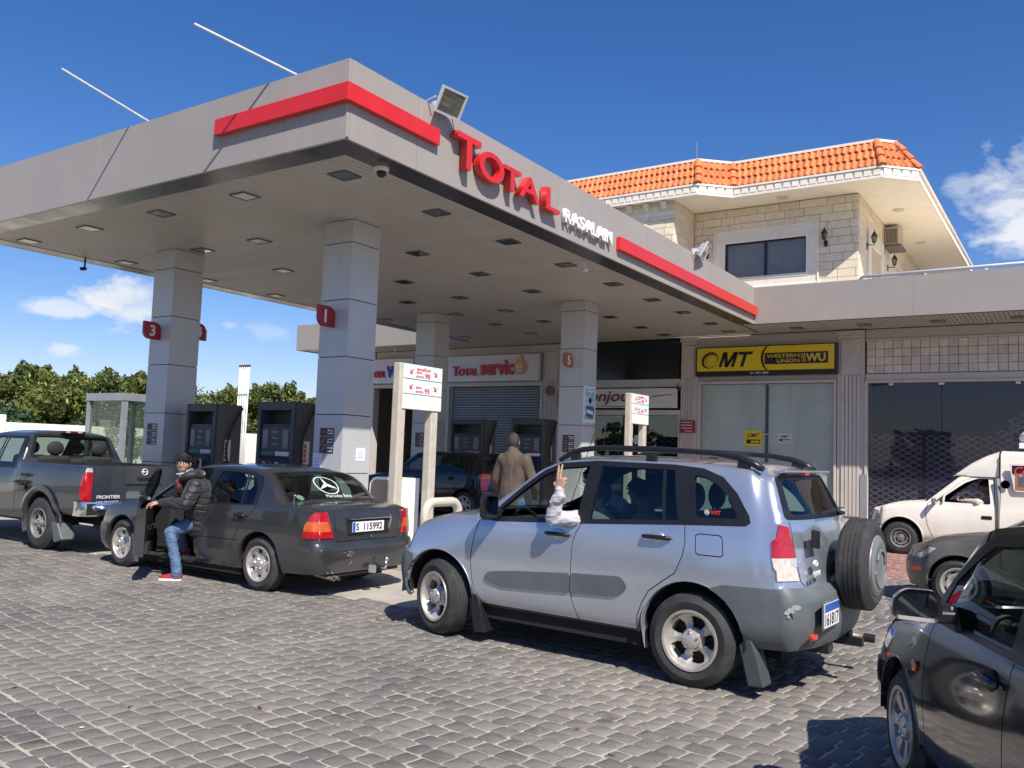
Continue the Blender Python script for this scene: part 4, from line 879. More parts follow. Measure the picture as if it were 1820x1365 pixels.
# ------------------------------------------------------------ pump islands
isl_m=mat('island concrete',(.42,.39,.35),.8,var=.15,scale=3,bump=.2)
def island(x0,x1,y0,y1,z,lab):
    q=MB(); q.box(x0,x1,y0,y1,-.02,z); single('pump_island',q,isl_m,lab,'island',((x0+x1)/2,(y0+y1)/2,0),bevel=.03)
island(-15.3,-5.9,9.0,10.45,.15,'raised concrete pump island of the front row'); island(-15.3,-6.4,16.5,17.95,.31,'raised concrete pump island of the back row')
pm=mat('pump charcoal',(.055,.056,.062),.45,var=.08); pm2=mat('pump side brown grey',(.075,.068,.062),.5,var=.06); navy=mat('pump navy panel',(.012,.018,.035),.35); scr=mat('pump display',(.16,.18,.19),.2); grn=mat('pump green label',(.03,.16,.10),.4); nz=mat('nozzle orange',(.55,.12,.03),.4)
def pump(x0,x1,y0,y1,zb,zt,lab,grp=None):
    t=thing('fuel_pump',lab,'fuel pump',((x0+x1)/2,(y0+y1)/2,zb)); s=(zt-zb)/2.2; w_=x1-x0
    q=MB(); q.box(x0,x0+.07,y0,y1,zb,zt); q.box(x1-.09,x1,y0,y1,zb,zt); q.box(x0+.07,x1-.09,y0,y1,zt-.14*s,zt); part('frame',q,pm,t,bevel=.008)
    q=MB(); q.box(x0+.071,x1-.25,y0+.3,y1-.02,zt-.37*s,zt-.14*s); part('hose_box',q,pm2,t)
    q=MB(); q.box(x1+.0005,x1+.02,y0+.02,y1-.02,zb+.02,zt-.01); part('side_panel',q,pm2,t)
    q=MB(); q.box(x0+.071,x1-.091,y0+.04,y1-.04,zb+.75*s,zt-.36*s); part('display_housing',q,navy,t,bevel=.006)
    z1=zt-.42*s
    q=MB(); q.box(x0+.1,x1-.12,y0+.028,y0+.039,z1-.38*s,z1); part('display_frame',q,pm,t)
    q=MB(); q.box(x0+.13,x0+.13+w_*.14,y0+.02,y0+.027,z1-.34*s,z1-.04*s); q.box(x1-.14-w_*.16,x1-.15,y0+.02,y0+.027,z1-.34*s,z1-.04*s); part('card_pocket',q,scr,t)
    q=MB()
    for k in range(3): q.box(x0+w_*.40,x0+w_*.56,y0+.02,y0+.027,z1-(.09+.1*k)*s,z1-(.06+.1*k)*s)
    part('price_display',q,scr,t)
    q=MB(); q.box(x0+.1,x0+w_*.46,y0+.02,y0+.038,z1-.46*s,z1-.39*s); part('green_label',q,grn,t); q=MB(); q.box(x0+w_*.5,x1-.12,y0+.02,y0+.038,z1-.46*s,z1-.39*s); part('white_label',q,sv_white,t)
    q=MB(); q.box(x0+.09,x1-.11,y0-.02,y0+.039,z1-.85*s,z1-.5*s); part('nozzle_tray',q,navy,t,bevel=.03)
    for k,m_ in enumerate((sv_white,nz,sv_white)):
        xx=x0+w_*(.28+.17*k); q=MB(); q.box(xx-.03,xx+.03,y0-.05,y0-.0205,z1-.78*s,z1-.56*s); q.box(xx-.09,xx-.035,y0-.04,y0-.0205,z1-.78*s,z1-.7*s); part('nozzle_label',q,m_,t,bevel=.004)
        q=MB(); q.tube([(xx,y0-.08,z1-.84*s),(xx,y0-.1,z1-.68*s),(xx,y0-.06,z1-.58*s)],[.022,.03,.02],8); part('nozzle',q,black,t,smooth=True)
    q=MB(); q.box(x0+.071,x1-.091,y0+.03,y1-.03,zb,zb+.745*s); part('lower_cabinet',q,mat('pump lower panel',(.42,.45,.5),.4,var=.08),t)
    q=MB(); q.box(x0+w_*.3,x0+w_*.6,y0+.0265,y0+.0295,zb+.5*s,zb+.7*s); part('blue_notice',q,pap,t)
    q=MB(); P=[]
    for k in range(13):
        f=k/12; P.append((x1+.06,y1-.04-.30*math.sin(PI*f),zt-.05*s-1.5*s*f))
    q.tube(P,.018,6); part('hose',q,black,t,smooth=True)
    st=MB(); st.box(x1+.0205,x1+.0235,y0+.2,y0+.33,zt-1.0*s,zt-.63*s); lp=part('price_label',st,sv_white,t); st=MB()
    for k in range(4): st.box(x1+.024,x1+.025,y0+.21,y0+.26,zt-(.97-.075*k)*s,zt-(.91-.075*k)*s)
    part('label_digits',st,sred,lp)
pump(-13.4,-12.57,9.5,10.06,.15,2.34,'dark fuel pump beside pillar 3'); pump(-11.47,-10.57,9.5,9.95,.15,2.37,'dark fuel pump with white card pockets, just left of pillar 1')
pump(-13.13,-12.1,16.9,17.4,.3,2.46,'dark fuel pump in front of the roller shutter, behind the white fuel sign'); pump(-11.3,-10.36,16.9,17.4,.3,2.48,'dark fuel pump behind the man in the brown jacket')
# fuel grade signs
spm=mat('sign post beige',(.50,.45,.37),.55,var=.12,scale=6); ltb=mat('sign face pale blue',(.66,.74,.77),.35,var=.03); cm2=mat('sign face cream',(.80,.77,.68),.4,var=.03); sgr=mat('sign print red',(.70,.05,.04),.4)
def fuel_sign(x,y0,y1,zb,zt,pw,lab):
    t=thing('fuel_grade_sign',lab,'sign',(x,(y0+y1)/2,zb)); h=(zt-zb); ph=.68
    q=MB(); q.box(x-.16,x-.02,y0-.06,y0+.1,zb,zt); part('post',q,spm,t,bevel=.02); q=MB(); q.box(x-.16,x-.02,y1-.2,y1-.04,zb,zt-.66); part('post',q,spm,t,bevel=.02)
    for k,m_ in enumerate((ltb,ltb,cm2)):
        z1=zt-.005-k*.225; q=MB(); q.box(x-.1,x,y0+.0+.01,y1,z1-.215,z1); p_=part('sign_panel',q,m_,t,bevel=.006)
        if k<2:
            for yy_,s in ((y0+.17,-1),(y1-.17,1)):
                q=MB(); o=Vector((x+.003,yy_,z1-.11)); d=Vector((0,s,-1)).normalized(); n=Vector((0,1,s)).normalized()
                q.obox(o-d*.01,d*.04,(.002,0,0),n*.009); q.obox(o+d*.035-Vector((0,s*.025,0)),(0,.028,0),(.002,0,0),(0,0,.008)); q.obox(o+d*.035+Vector((0,0,.025)),(0,.008,0),(.002,0,0),(0,0,.028)); part('arrow',q,sgr,p_)
            cy=(y0+y1)/2
            if k==0:
                letters('grade_name','excellium',sgr,p_,(x+.001,cy-.16,z1-.085),(0,1,0),(0,0,1),w=.32,h=.055,depth=.003,bold=.01)
            letters('grade_text','sans',sgr,p_,(x+.001,cy-.17,z1-.125),(0,1,0),(0,0,1),w=.13,h=.025,depth=.003,bold=.01)
            letters('grade_text','plomb',sgr,p_,(x+.001,cy-.17,z1-.195),(0,1,0),(0,0,1),w=.17,h=.045,depth=.003,bold=.01)
            letters('grade_number','98' if k==0 else '95',sgr,p_,(x+.001,cy+.03,z1-.19),(0,1,0),(0,0,1),w=.12,h=.075,depth=.003,bold=.02)
fuel_sign(-8.2,9.4,10.3,.15,2.93,.16,'white fuel grade sign on two beige posts behind the dark sedan boot'); fuel_sign(-8.2,17.05,17.9,.3,3.08,.16,'smaller looking fuel grade sign in the back row seen over the silver roof')
# bollard hoop
q=MB(); P=[]; x=-7.45; y0,y1=9.1,9.85; zt=.95; r=.16
P=[(x,y0,.15),(x,y0,zt-r)]+[(x,y0+r-r*math.cos(R(a)),zt-r+r*math.sin(R(a))) for a in (22,45,68,90)]+[(x,y1-r+r*math.sin(R(a)),zt-r+r*math.cos(R(a))) for a in (0,22,45,68,90)]+[(x,y1,.15)]
q.tube(P,.065,14); single('hoop_bollard',q,mat('bollard cream paint',(.52,.48,.40),.5,var=.12,scale=8),'thick cream painted steel hoop at the end of the front pump island','bollard',(x,9.5,.15),smooth=True)
# windscreen-water cabinet
t=thing('service_cabinet','low white cabinet with brown side panel and curved top beside pillar 1','cabinet',(-8.95,10.2,.15))
cb=mat('cabinet brown panel',(.24,.20,.17),.5); pts=[(-.33,0),(.33,0),(.33,1.07),(-.2,1.07),(-.27,1.045),(-.32,.98),(-.33,.9)]
q=MB(); q.prism(pts,(-8.98,9.98,.15),(1,0,0),(0,0,1),(0,.42,0)); part('body',q,white,t)
pts2=[(-.3,.02),(.12,.02),(.12,1.03),(-.19,1.03),(-.25,1.01),(-.29,.95),(-.3,.88)]; q=MB(); q.prism(pts2,(-8.98,9.97,.15),(1,0,0),(0,0,1),(0,.0095,0)); part('side_panel',q,cb,t)
q=MB(); q.box(-8.855,-8.76,9.965,9.979,.15,1.19); part('black_strip',q,sbk,t); q=MB(); q.box(-8.97,-8.88,9.95,9.969,.55,.6); part('latch',q,sbk,t)
# glass booth on the left
t=thing('glass_booth','grey framed glass booth left of pillar 3','booth',(-22.0,12.5,0)); bx0,bx1,by0,by1,bz=-22.65,-21.0,13,14.3,2.87
bf=mat('booth grey frame',(.30,.33,.36),.45,metal=.3)
for x in (bx0,bx1):
    for y in (by0,by1): q=MB(); q.box(x-.06,x+.06,y-.06,y+.06,0,bz-.2); part('post',q,bf,t)
q=MB(); q.box(bx0-.08,bx1+.08,by0-.08,by0+.06,bz-.2,bz); q.box(bx0-.08,bx1+.08,by1-.06,by1+.08,bz-.2,bz); q.box(bx0-.08,bx0+.06,by0+.061,by1-.061,bz-.2,bz); q.box(bx1-.06,bx1+.08,by0+.061,by1-.061,bz-.2,bz); q.box(bx0,bx1,by0,by1,bz-.02,bz-.01); part('roof_frame',q,bf,t)
bg_=glass('booth glass',(.80,.87,.84),base=.0,dirt_or_light=.05)
for a in ((bx0+.06,bx1-.06,by0-.005,by0+.005),(bx0+.06,bx1-.06,by1-.005,by1+.005),(bx0-.005,bx0+.005,by0+.06,by1-.06),(bx1-.005,bx1+.005,by0+.06,by1-.06)): q=MB(); q.box(*a,.1,bz-.2); part('glass_pane',q,bg_,t)
# vent pipes
t=thing('vent_pipes','row of five tall white tank vent pipes with dark caps','pipes',(-27.5,22,0)); 
for k in range(5):
    x=-27.78+k*.135; q=MB(); q.tube([(x,22,0),(x,22,4.68)],.036,8); p_=part('pipe',q,white,t,smooth=True); q=MB(); q.lathe([(.02,0),(.06,.0),(.065,.05),(.02,.07),(0,.07)],(x,22,4.68),n=10); part('cap',q,mat('cap maroon',(.12,.04,.05),.6),p_)
q=MB(); q.box(-27.84,-27.18,21.95,21.96,3.55,3.59); part('strap',q,alu,t)
# boundary wall
import bisect
def gz(x,y,z): 
    d=px_dir(x,y); k=(z-CAMH)/d.z; return Vector((d.x*k,d.y*k,z))
WA=Vector((-95.0,46.0,0)); WBp=Vector((-26.5,30,0))
# ------------------------------------------------------------ boundary wall and orchard on the left
t=thing('boundary_wall','long white boundary wall with short square posts in front of the orange trees','wall',(-32,20,0))
q=MB(); q.box(-32.2,-32,-2,60,-.05,2.1); part('wall_panel',q,whitew,t)
for y in (7,15.05,19.75,24.6,29.5,34.4): q=MB(); q.box(-32.25,-31.95,y-.25,y+.25,0,2.36); part('wall_post',q,whitew,t,bevel=.03)
bark=mat('orange tree bark',(.11,.085,.06),.9,bump=.5,bscale=25)
def leaf_mat(name,c,c2):
    M=bpy.data.materials.new(name); M.use_nodes=True; nt=M.node_tree; N=nt.nodes; L=nt.links; b=N['Principled BSDF']; a=N.new('ShaderNodeAttribute'); a.attribute_name='tint'
    mx=N.new('ShaderNodeMix'); mx.data_type='RGBA'; L.new(a.outputs['Fac'],mx.inputs['Factor']); mx.inputs['A'].default_value=(*c,1); mx.inputs['B'].default_value=(*c2,1); L.new(mx.outputs['Result'],b.inputs['Base Color']); b.inputs['Roughness'].default_value=.38
    tr=N.new('ShaderNodeBsdfTranslucent'); L.new(mx.outputs['Result'],tr.inputs[0]); ms=N.new('ShaderNodeMixShader'); ms.inputs[0].default_value=.25; L.new(b.outputs[0],ms.inputs[1]); L.new(tr.outputs[0],ms.inputs[2]); L.new(ms.outputs[0],N['Material Output'].inputs[0]); return M
lm1=leaf_mat('orange tree leaves',(.032,.062,.016),(.19,.22,.045)); lm2=leaf_mat('shrub leaves',(.030,.062,.030),(.075,.13,.06)); lm3=leaf_mat('dark tree leaves',(.02,.045,.014),(.06,.10,.03))
orange=mat('orange fruit',(.62,.27,.03),.5,var=.1)
def leaf_cloud(blobs,n,size,rg,spread=1.0,flat=.0):
    """many small leaves on and inside a set of blobs (centre, radius)"""
    q=MB(); tv=[]; tot=sum(b[1]**2 for b in blobs)
    for c,r in blobs:
        k=int(n*r*r/tot); c=Vector(c); base=rg.random()*.5
        for _ in range(k):
            d=Vector((rg.gauss(0,1),rg.gauss(0,1),rg.gauss(0,1))).normalized(); rad=r*(rg.uniform(.45,1.0)**.6)*spread*(1+max(0,rg.gauss(0,.22))); p=c+Vector((d.x,d.y,d.z*.9))*rad
            nrm=(d+Vector((rg.gauss(0,.5),rg.gauss(0,.5),rg.gauss(0,.5)))).normalized(); a=nrm.orthogonal().normalized(); a=(Matrix.Rotation(rg.random()*6.28,3,nrm)@a); b=nrm.cross(a); s=size*rg.uniform(.7,1.35)
            q.add([p-a*s,p-b*s*.42+nrm*s*.1,p+a*s,p+b*s*.42+nrm*s*.1],[(0,1,2,3)]); v=min(1,max(0,base+rg.random()*.55)); tv+=[v]*4
    return q,tv
def foliage(name,blobs,n,size,rg,m,parent,**k):
    q,tv=leaf_cloud(blobs,n,size,rg,**k); off=wloc(parent) if parent else Vector(); me=q.mesh(name,m,off,recalc=False); at=me.attributes.new('tint','FLOAT','POINT'); at.data.foreach_set('value',tv); return link(me,name,parent)
def tree(x,y,h,rad,lab,rg,n=13500,size=.105,fruit=26,lm=None,grp='orange trees behind the white wall',kind='orange_tree',cat='tree',base=.22):
    t=thing(kind,lab,cat,(x,y,0),0,grp); q=MB(); q.tube([(x,y,-.05),(x+.1,y,h*.25),(x+.05,y+.1,h*.5)],[.16,.11,.07],8)
    for k in range(6):
        a=rg.random()*6.28; q.tube([(x+.07,y,h*(.25+.05*k)),(x+math.cos(a)*rad*.5,y+math.sin(a)*rad*.5,h*(.45+.06*k)),(x+math.cos(a)*rad*.75,y+math.sin(a)*rad*.75,h*(.55+.06*k))],[.06,.04,.015],6)
    part('trunk',q,bark,t,smooth=True); bl=[]
    for k in range(38):
        a=rg.random()*6.28; r=rad*math.sqrt(rg.random())*.95; z=h*rg.uniform(base,.86)*(1-.22*(r/rad)**2); bl.append(((x+math.cos(a)*r,y+math.sin(a)*r,z),rg.uniform(.28,.62)*min(1.1,rad*.6)))
    for k in range(13):
        a=rg.random()*6.28; r=rad*rg.uniform(0,.75); z=h*rg.uniform(.74,.86)
        for m_ in range(rg.randint(2,4)): bl.append(((x+math.cos(a)*r+.1*m_*rg.uniform(-1,1),y+math.sin(a)*r+.1*m_*rg.uniform(-1,1),z+.17*m_),.34-.06*m_))
    foliage('crown',bl,n,size,rg,lm or lm1,t)
    if fruit:
        q=MB()
        for k in range(fruit):
            c,r=bl[rg.randrange(26)]; d=Vector((abs(rg.gauss(0,1))+.3,rg.gauss(0,1)-.4,rg.gauss(0,.6))).normalized(); q.ball(Vector(c)+d*r*1.05,.062,6,4)
        part('oranges',q,orange,t,smooth=True,recalc=False)
rg=random.Random(11)
specs=[(-36,8.0,4.7,2.0,'orange tree at the far left edge behind the white wall'),(-36,12.6,4.6,2.1,'tall orange tree with a pointed top above the first wall post'),(-35.8,16.6,4.25,2.1,'lower orange tree full of fruit behind the dark pickup'),
 (-36.2,20.2,4.9,2.1,'orange tree rising behind the glass booth'),(-36,24,5.0,2.2,'orange tree mostly hidden by pillar 3'),(-36,28.2,4.7,2.1,'orange tree between pillar 3 and the vent pipes'),(-36.2,31.8,5.3,1.7,'pointed orange tree left of the vent pipes'),(-36,36,4.4,2.0,'orange tree right of the vent pipes above the gap between pumps'),(-35.6,41.2,4.9,1.8,'small orange tree above the pump beside pillar 1'),(-36,46.5,4.6,1.8,'orange tree just left of pillar 1'),(-36,52,4.6,1.8,'orange tree hidden behind pillar 1')]
for x,y,h,r,lab in specs: tree(x,y,h,r*1.2,lab,rg,fruit=42)
for (x,y,h,r),w_ in zip(((-40.5,10,5.0,2.3),(-40.5,15,4.7,2.3),(-40.5,20,5.1,2.3),(-41,26,5.3,2.3),(-41,33,5.2,2.2),(-41,40,5.0,2.2)),('at the far left','above the first wall post','behind the dark pickup','behind the glass booth','behind pillar 3','behind the vent pipes')): tree(x,y,h,r,'orange tree in the second orchard row '+w_,rg,n=4500,size=.19,fruit=10,grp='orange trees of the second row')
t=thing('oleander_shrub','grey green leafy shrub just over the white wall beside the booth','shrub',(-33.4,17.5,0)); q=MB(); q.tube([(-33.4,17.5,0),(-33.4,17.5,1.8)],.05,6); part('stem',q,bark,t)
foliage('leaves',[((-33.3,14.6+.55*k,1.75+.45*math.sin(k*.8)),.62) for k in range(12)],5200,.12,rg,lm2,t)
t=thing('hedge_shrub','round green shrub seen through the booth glass','shrub',(-30.6,21.5,0)); q=MB(); q.tube([(-30.6,19.3,0),(-30.6,19.3,1.3)],.04,6); part('stem',q,bark,t); foliage('leaves',[((-30.7,18.9,1.9),.55),((-30.6,19.4,1.3),.5)],1300,.09,rg,lm1,t)
# ------------------------------------------------------------ what stands behind the camera (seen in reflections)
for i,(x,y,h,r) in enumerate(((-16,-20,5.5,2.8),(-9.5,-22,4.6,2.6),(-1,-20,5.6,2.6),(5,-22,4.4,2.6),(17,-18,5.5,3),(-24,-19,5,3),(-31,-17,5,3),(26,-17,5.5,3))):
    tree(x,y,h,r,'leafy roadside tree across the street behind the camera, number %d from the left'%(i+1),rg,n=2600,size=.24,fruit=0,lm=lm3,grp='roadside trees across the street',kind='roadside_tree')
q=MB(); q.box(-60,60,-18.3,-18,0,1.4); single('street_wall',q,mat('far street wall',(.45,.40,.33),.9),'low wall along the far side of the street','wall',(0,-18,0))
q=MB(); q.grid(lambda u,v:(-80+160*u,-9.5+v*8.5-.0,-.02),10,2); struct('road',q,mat('asphalt',(.06,.06,.062),.85,var=.2,bump=.3,bscale=60))
wood=mat('pole wood',(.12,.09,.07),.9)
for i,x in enumerate((-16,1.5,19)):
    t=thing('utility_pole',('left','middle','right')[i]+' wooden utility pole with crossarm across the street','pole',(x,-10.5,0),0,'utility poles across the street'); q=MB(); q.tube([(x,-10.5,0),(x,-10.5,8.5)],[.15,.1],8); part('shaft',q,wood,t); q=MB(); q.box(x-.05,x+.05,-11.4,-9.6,7.8,7.92); part('crossarm',q,wood,t)
q=MB()
for dy in (-.8,0,.8):
    for a,b in ((-34,-16),(-16,1.5),(1.5,19),(19,37)):
        q.tube([(a+(b-a)*k/8,-10.5+dy,8.0-.6*(1-((k-4)/4)**2)) for k in range(9)],.015,4)
single('overhead_wires',q,black,'three sagging overhead wires between the utility poles','wires',(0,-10.5,8),merge=0)
# ------------------------------------------------------------ vehicles: generic machinery
def pchip(T):
    xs=[t[0] for t in T]; ys=[t[1] for t in T]; n=len(xs)
    h=[xs[i+1]-xs[i] for i in range(n-1)]; d=[(ys[i+1]-ys[i])/h[i] for i in range(n-1)]
    m=[d[0]]+[0 if d[i-1]*d[i]<=0 else 2/(1/d[i-1]+1/d[i]) for i in range(1,n-1)]+[d[-1]]
    def f(x):
        if x<=xs[0]: return ys[0]
        if x>=xs[-1]: return ys[-1]
        i=bisect.bisect_right(xs,x)-1; t=(x-xs[i])/h[i]; t2=t*t; t3=t2*t
        return (2*t3-3*t2+1)*ys[i]+(t3-2*t2+t)*h[i]*m[i]+(-2*t3+3*t2)*ys[i+1]+(t3-t2)*h[i]*m[i+1]
    return f
def lin(T):
    def f(x):
        if x<=T[0][0]: return T[0][1]
        for (a,b),(c,d) in zip(T,T[1:]):
            if x<=c: return b+(d-b)*(x-a)/(c-a)
        return T[-1][1]
    return f
def inpoly(p,P):
    x,y=p; c=False; n=len(P)
    for i in range(n):
        x1,y1=P[i]; x2,y2=P[i-1]
        if (y1>y)!=(y2>y) and x<(x2-x1)*(y-y1)/(y2-y1)+x1: c=not c
    return c
def circ(cx,cz,r,n=28,a0=0,a1=360): return [(cx+r*math.cos(R(a0+(a1-a0)*k/n)),cz+r*math.sin(R(a0+(a1-a0)*k/n))) for k in range(n+(0 if a1-a0==360 else 1))]
def rounded(P,r,n=4):
    out=[]; m=len(P)
    for i in range(m):
        p=Vector(P[i]); a=Vector(P[i-1]); b=Vector(P[(i+1)%m]); u=(a-p); v=(b-p); rr=min(r,u.length*.45,v.length*.45); s=p+u.normalized()*rr; e=p+v.normalized()*rr
        for k in range(n+1):
            t=k/n; q=s*(1-t)**2+p*2*t*(1-t)+e*t*t; out.append((q.x,q.y))
    return out
def inset(P,d):
    """shrink polygon by d (either winding)"""
    m=len(P); ar=sum(P[i][0]*P[(i+1)%m][1]-P[(i+1)%m][0]*P[i][1] for i in range(m)); s=1 if ar>0 else -1; out=[]
    for i in range(m):
        p=Vector(P[i]); a=(p-Vector(P[i-1])); b=(Vector(P[(i+1)%m])-p)
        if a.length<1e-6 or b.length<1e-6: out.append(P[i]); continue
        a.normalize(); b.normalize(); n1=Vector((-a.y,a.x))*s; n2=Vector((-b.y,b.x))*s; k=n1+n2; k=k/max(.35,k.dot(n1)); q=p+k*d; out.append((q.x,q.y))
    return out
AX={'xz':(0,2),'yz':(1,2),'xy':(0,1)}
class Car:
    def __init__(s,**k): s.__dict__.update(k)
    def build_shell(s):
        f={n:(pchip(s.T[n]) if n not in s.linear else lin(s.T[n])) for n in s.T}; s.f=f
        X0,X1=s.x0,s.x1; st=[]; x=X0
        base=[X0+(X1-X0)*i/s.ns for i in range(s.ns+1)]+s.extra; base=sorted(set(round(v,4) for v in base)); st=base
        N1,N2,N3=14,7,11
        er,ef=f['er'],f['ef']
        def section(x):
            zs,ys,z1,yw,zb,yb,zr,yr,zt=[f[n](x) for n in ('zs','ys','z1','yw','zb','yb','zr','yr','zt')]
            zr=max(zr,zb+.003); zt=max(zt,zr+.003); yr=min(yr,yb-.004)
            zw=zs+(zb-zs)*s.wz; pr=pchip([(zs,ys),(zs+(z1-zs)*.6,yw-.018),(z1,yw-.006),(zw,yw),(zb-.05*(zb-zs),yb+(yw-yb)*.30),(zb,yb)]) if not s.flat else lin([(zs,ys),(zs+.05,yw-.01),(z1,yw),(zw,yw),(zb-.03,yw-.01),(zb,yb)])
            o=[]
            for i in range(N1+1):
                z=zs+(zb-zs)*i/N1; o.append((pr(z),z))
            for i in range(1,N2+1):
                t=i/N2; o.append((yb+(yr-yb)*t+.018*math.sin(PI*t)*min(1,(zr-zb)/.3),zb+(zr-zb)*t))
            for i in range(1,N3+1):
                t=i/N3; o.append((yr*(1-t),zr+(zt-zr)*(1-(1-t)**s.crown)))
            return o
        def endx(x,y,z,yw):
            if x>s.xf: e=ef(z); w=(x-s.xf)/(X1-s.xf); w=w*w*(3-2*w); q=min(1,abs(y)/yw); return x+w*(e-X1)-s.cf*w*w*q**s.pf
            if x<s.xr: e=er(z); w=(s.xr-x)/(s.xr-X0); w=w*w*(3-2*w); q=min(1,abs(y)/yw); return x+w*(e-X0)+s.cr*w*w*q**s.pr
            return x
        bm=bmesh.new(); zl=bm.faces.layers.int.new('zone'); NJ=N1+N2+N3+1
        rows=[]; 
        for x in st:
            sec=section(x); yw=f['yw'](x); r={}
            for sd in (1,-1):
                vs=[]
                for j,(y,z) in enumerate(sec):
                    if j==NJ-1 and sd==-1: vs.append(r[1][-1]); continue
                    vs.append(bm.verts.new((endx(x,y,z,yw),y*sd,z)))
                r[sd]=vs
            rows.append(r)
        for a,b in zip(rows,rows[1:]):
            for sd in (1,-1):
                for j in range(NJ-1):
                    q=[a[sd][j],b[sd][j],b[sd][j+1],a[sd][j+1]]
                    if sd==-1: q=q[::-1]
                    q=q[::-1]
                    try: fc=bm.faces.new(q)
                    except ValueError: continue
                    fc[zl]=0 if j<N1 else (1 if j<N1+N2 else 2)
        for end,x in ((0,st[0]),(1,st[-1])):
            sec=section(x); yw=f['yw'](x); K=N1+N2; NF=26; z0=sec[0][1]; zr=sec[K][1]; r=rows[0] if end==0 else rows[-1]; G=[]
            for k in range(K+1):
                line=[r[1][k]]; yk,zk=sec[k]
                for i in range(1,NF):
                    fr=1-2*i/NF; t=1-abs(fr); cz=(sec[-1][1]-zr)*(1-(1-t)**s.crown)*((zk-z0)/max(1e-4,(zr-z0)))**2; y=fr*yk; z=zk+cz; line.append(bm.verts.new((endx(x,y,z,yw),y,z)))
                line.append(r[-1][k]); G.append(line)
            for k in range(K):
                for i in range(NF):
                    q=[G[k][i],G[k][i+1],G[k+1][i+1],G[k+1][i]]
                    if end==0: q=q[::-1]
                    try: fc=bm.faces.new(q[::-1] if True else q)
                    except ValueError: continue
                    fc[zl]=4 if end==0 else 3
        bmesh.ops.remove_doubles(bm,verts=bm.verts,dist=.0012)
        bmesh.ops.dissolve_degenerate(bm,edges=bm.edges,dist=1e-5)
        bmesh.ops.recalc_face_normals(bm,faces=bm.faces)
        s.bm=bm; s.zl=zl; s.pl=bm.faces.layers.int.new('panel'); s.zl=bm.faces.layers.int['zone']
        bm.faces.ensure_lookup_table(); bm.normal_update()
        # outward?
        tf=max(bm.faces,key=lambda q:q.calc_center_median().z)
        if tf.normal.z<0: bmesh.ops.reverse_faces(bm,faces=bm.faces)
        s.ids={}; 
    def sel(s,plane,box,filt):
        a,b=AX[plane]; x0,x1,y0,y1=box; out=[]
        for f in s.bm.faces:
            if not filt(f): continue
            u=[v.co[a] for v in f.verts]
            if max(u)<x0 or min(u)>x1: continue
            w=[v.co[b] for v in f.verts]
            if max(w)<y0 or min(w)>y1: continue
            out.append(f)
        return out
    def cut(s,plane,P,filt,closed=True):
        a,b=AX[plane]; xs=[p[0] for p in P]; ys=[p[1] for p in P]; e=.005
        cand=s.sel(plane,(min(xs)-e,max(xs)+e,min(ys)-e,max(ys)+e),filt); n=len(P)
        for i in range(n if closed else n-1):
            p,q=P[i],P[(i+1)%n]; dx,dy=q[0]-p[0],q[1]-p[1]
            if dx*dx+dy*dy<1e-10: continue
            x0,x1=min(p[0],q[0])-.002,max(p[0],q[0])+.002; y0,y1=min(p[1],q[1])-.002,max(p[1],q[1])+.002; F=[]
            for f in cand:
                if not f.is_valid: continue
                u=[v.co[a] for v in f.verts]; w=[v.co[b] for v in f.verts]
                if max(u)<x0 or min(u)>x1 or max(w)<y0 or min(w)>y1: continue
                F.append(f)
            if not F: continue
            co=Vector((0,0,0)); co[a]=p[0]; co[b]=p[1]; no=Vector((0,0,0)); no[a]=-dy; no[b]=dx
            g=set(F); [g.update(f.edges) for f in F]; [g.update(f.verts) for f in F]
            r=bmesh.ops.bisect_plane(s.bm,geom=list(g),dist=1e-6,plane_co=co,plane_no=no.normalized())
            cand=[f for f in cand if f.is_valid]; cs=set(cand)
            for x in r['geom']:
                if isinstance(x,bmesh.types.BMFace) and x.is_valid and x not in cs: cand.append(x); cs.add(x)
        return cand
    def panel(s,name,plane,P,filt,do_cut=True,only=None):
        if do_cut: s.cut(plane,P,filt)
        a,b=AX[plane]; i=s.ids.setdefault(name,len(s.ids)+1); xs=[p[0] for p in P]; ys=[p[1] for p in P]
        for f in s.sel(plane,(min(xs),max(xs),min(ys),max(ys)),filt):
            if only and f[s.pl] not in [s.ids.get(o,0) if o else 0 for o in only]: continue
            c=f.calc_center_median()
            if inpoly((c[a],c[b]),P): f[s.pl]=i
    def seam(s,plane,L,filt,g=.0035,closed=False,keep=()):
        n=len(L); m=n if closed else n-1
        for k in range(m):
            p=Vector(L[k]); q=Vector(L[(k+1)%n]); d=(q-p)
            if d.length<1e-5: continue
            d.normalize(); nn=Vector((-d.y,d.x))*g; e=d*g*.8; s.panel('seam',plane,[tuple(p-e+nn),tuple(q+e+nn),tuple(q+e-nn),tuple(p-e-nn)],lambda f:filt(f) and f[s.pl] not in [s.ids.get(z,-1) for z in keep])
    def delete(s,plane,P,filt):
        s.panel('__del',plane,P,filt); i=s.ids['__del']; bmesh.ops.delete(s.bm,geom=[f for f in s.bm.faces if f[s.pl]==i],context='FACES')
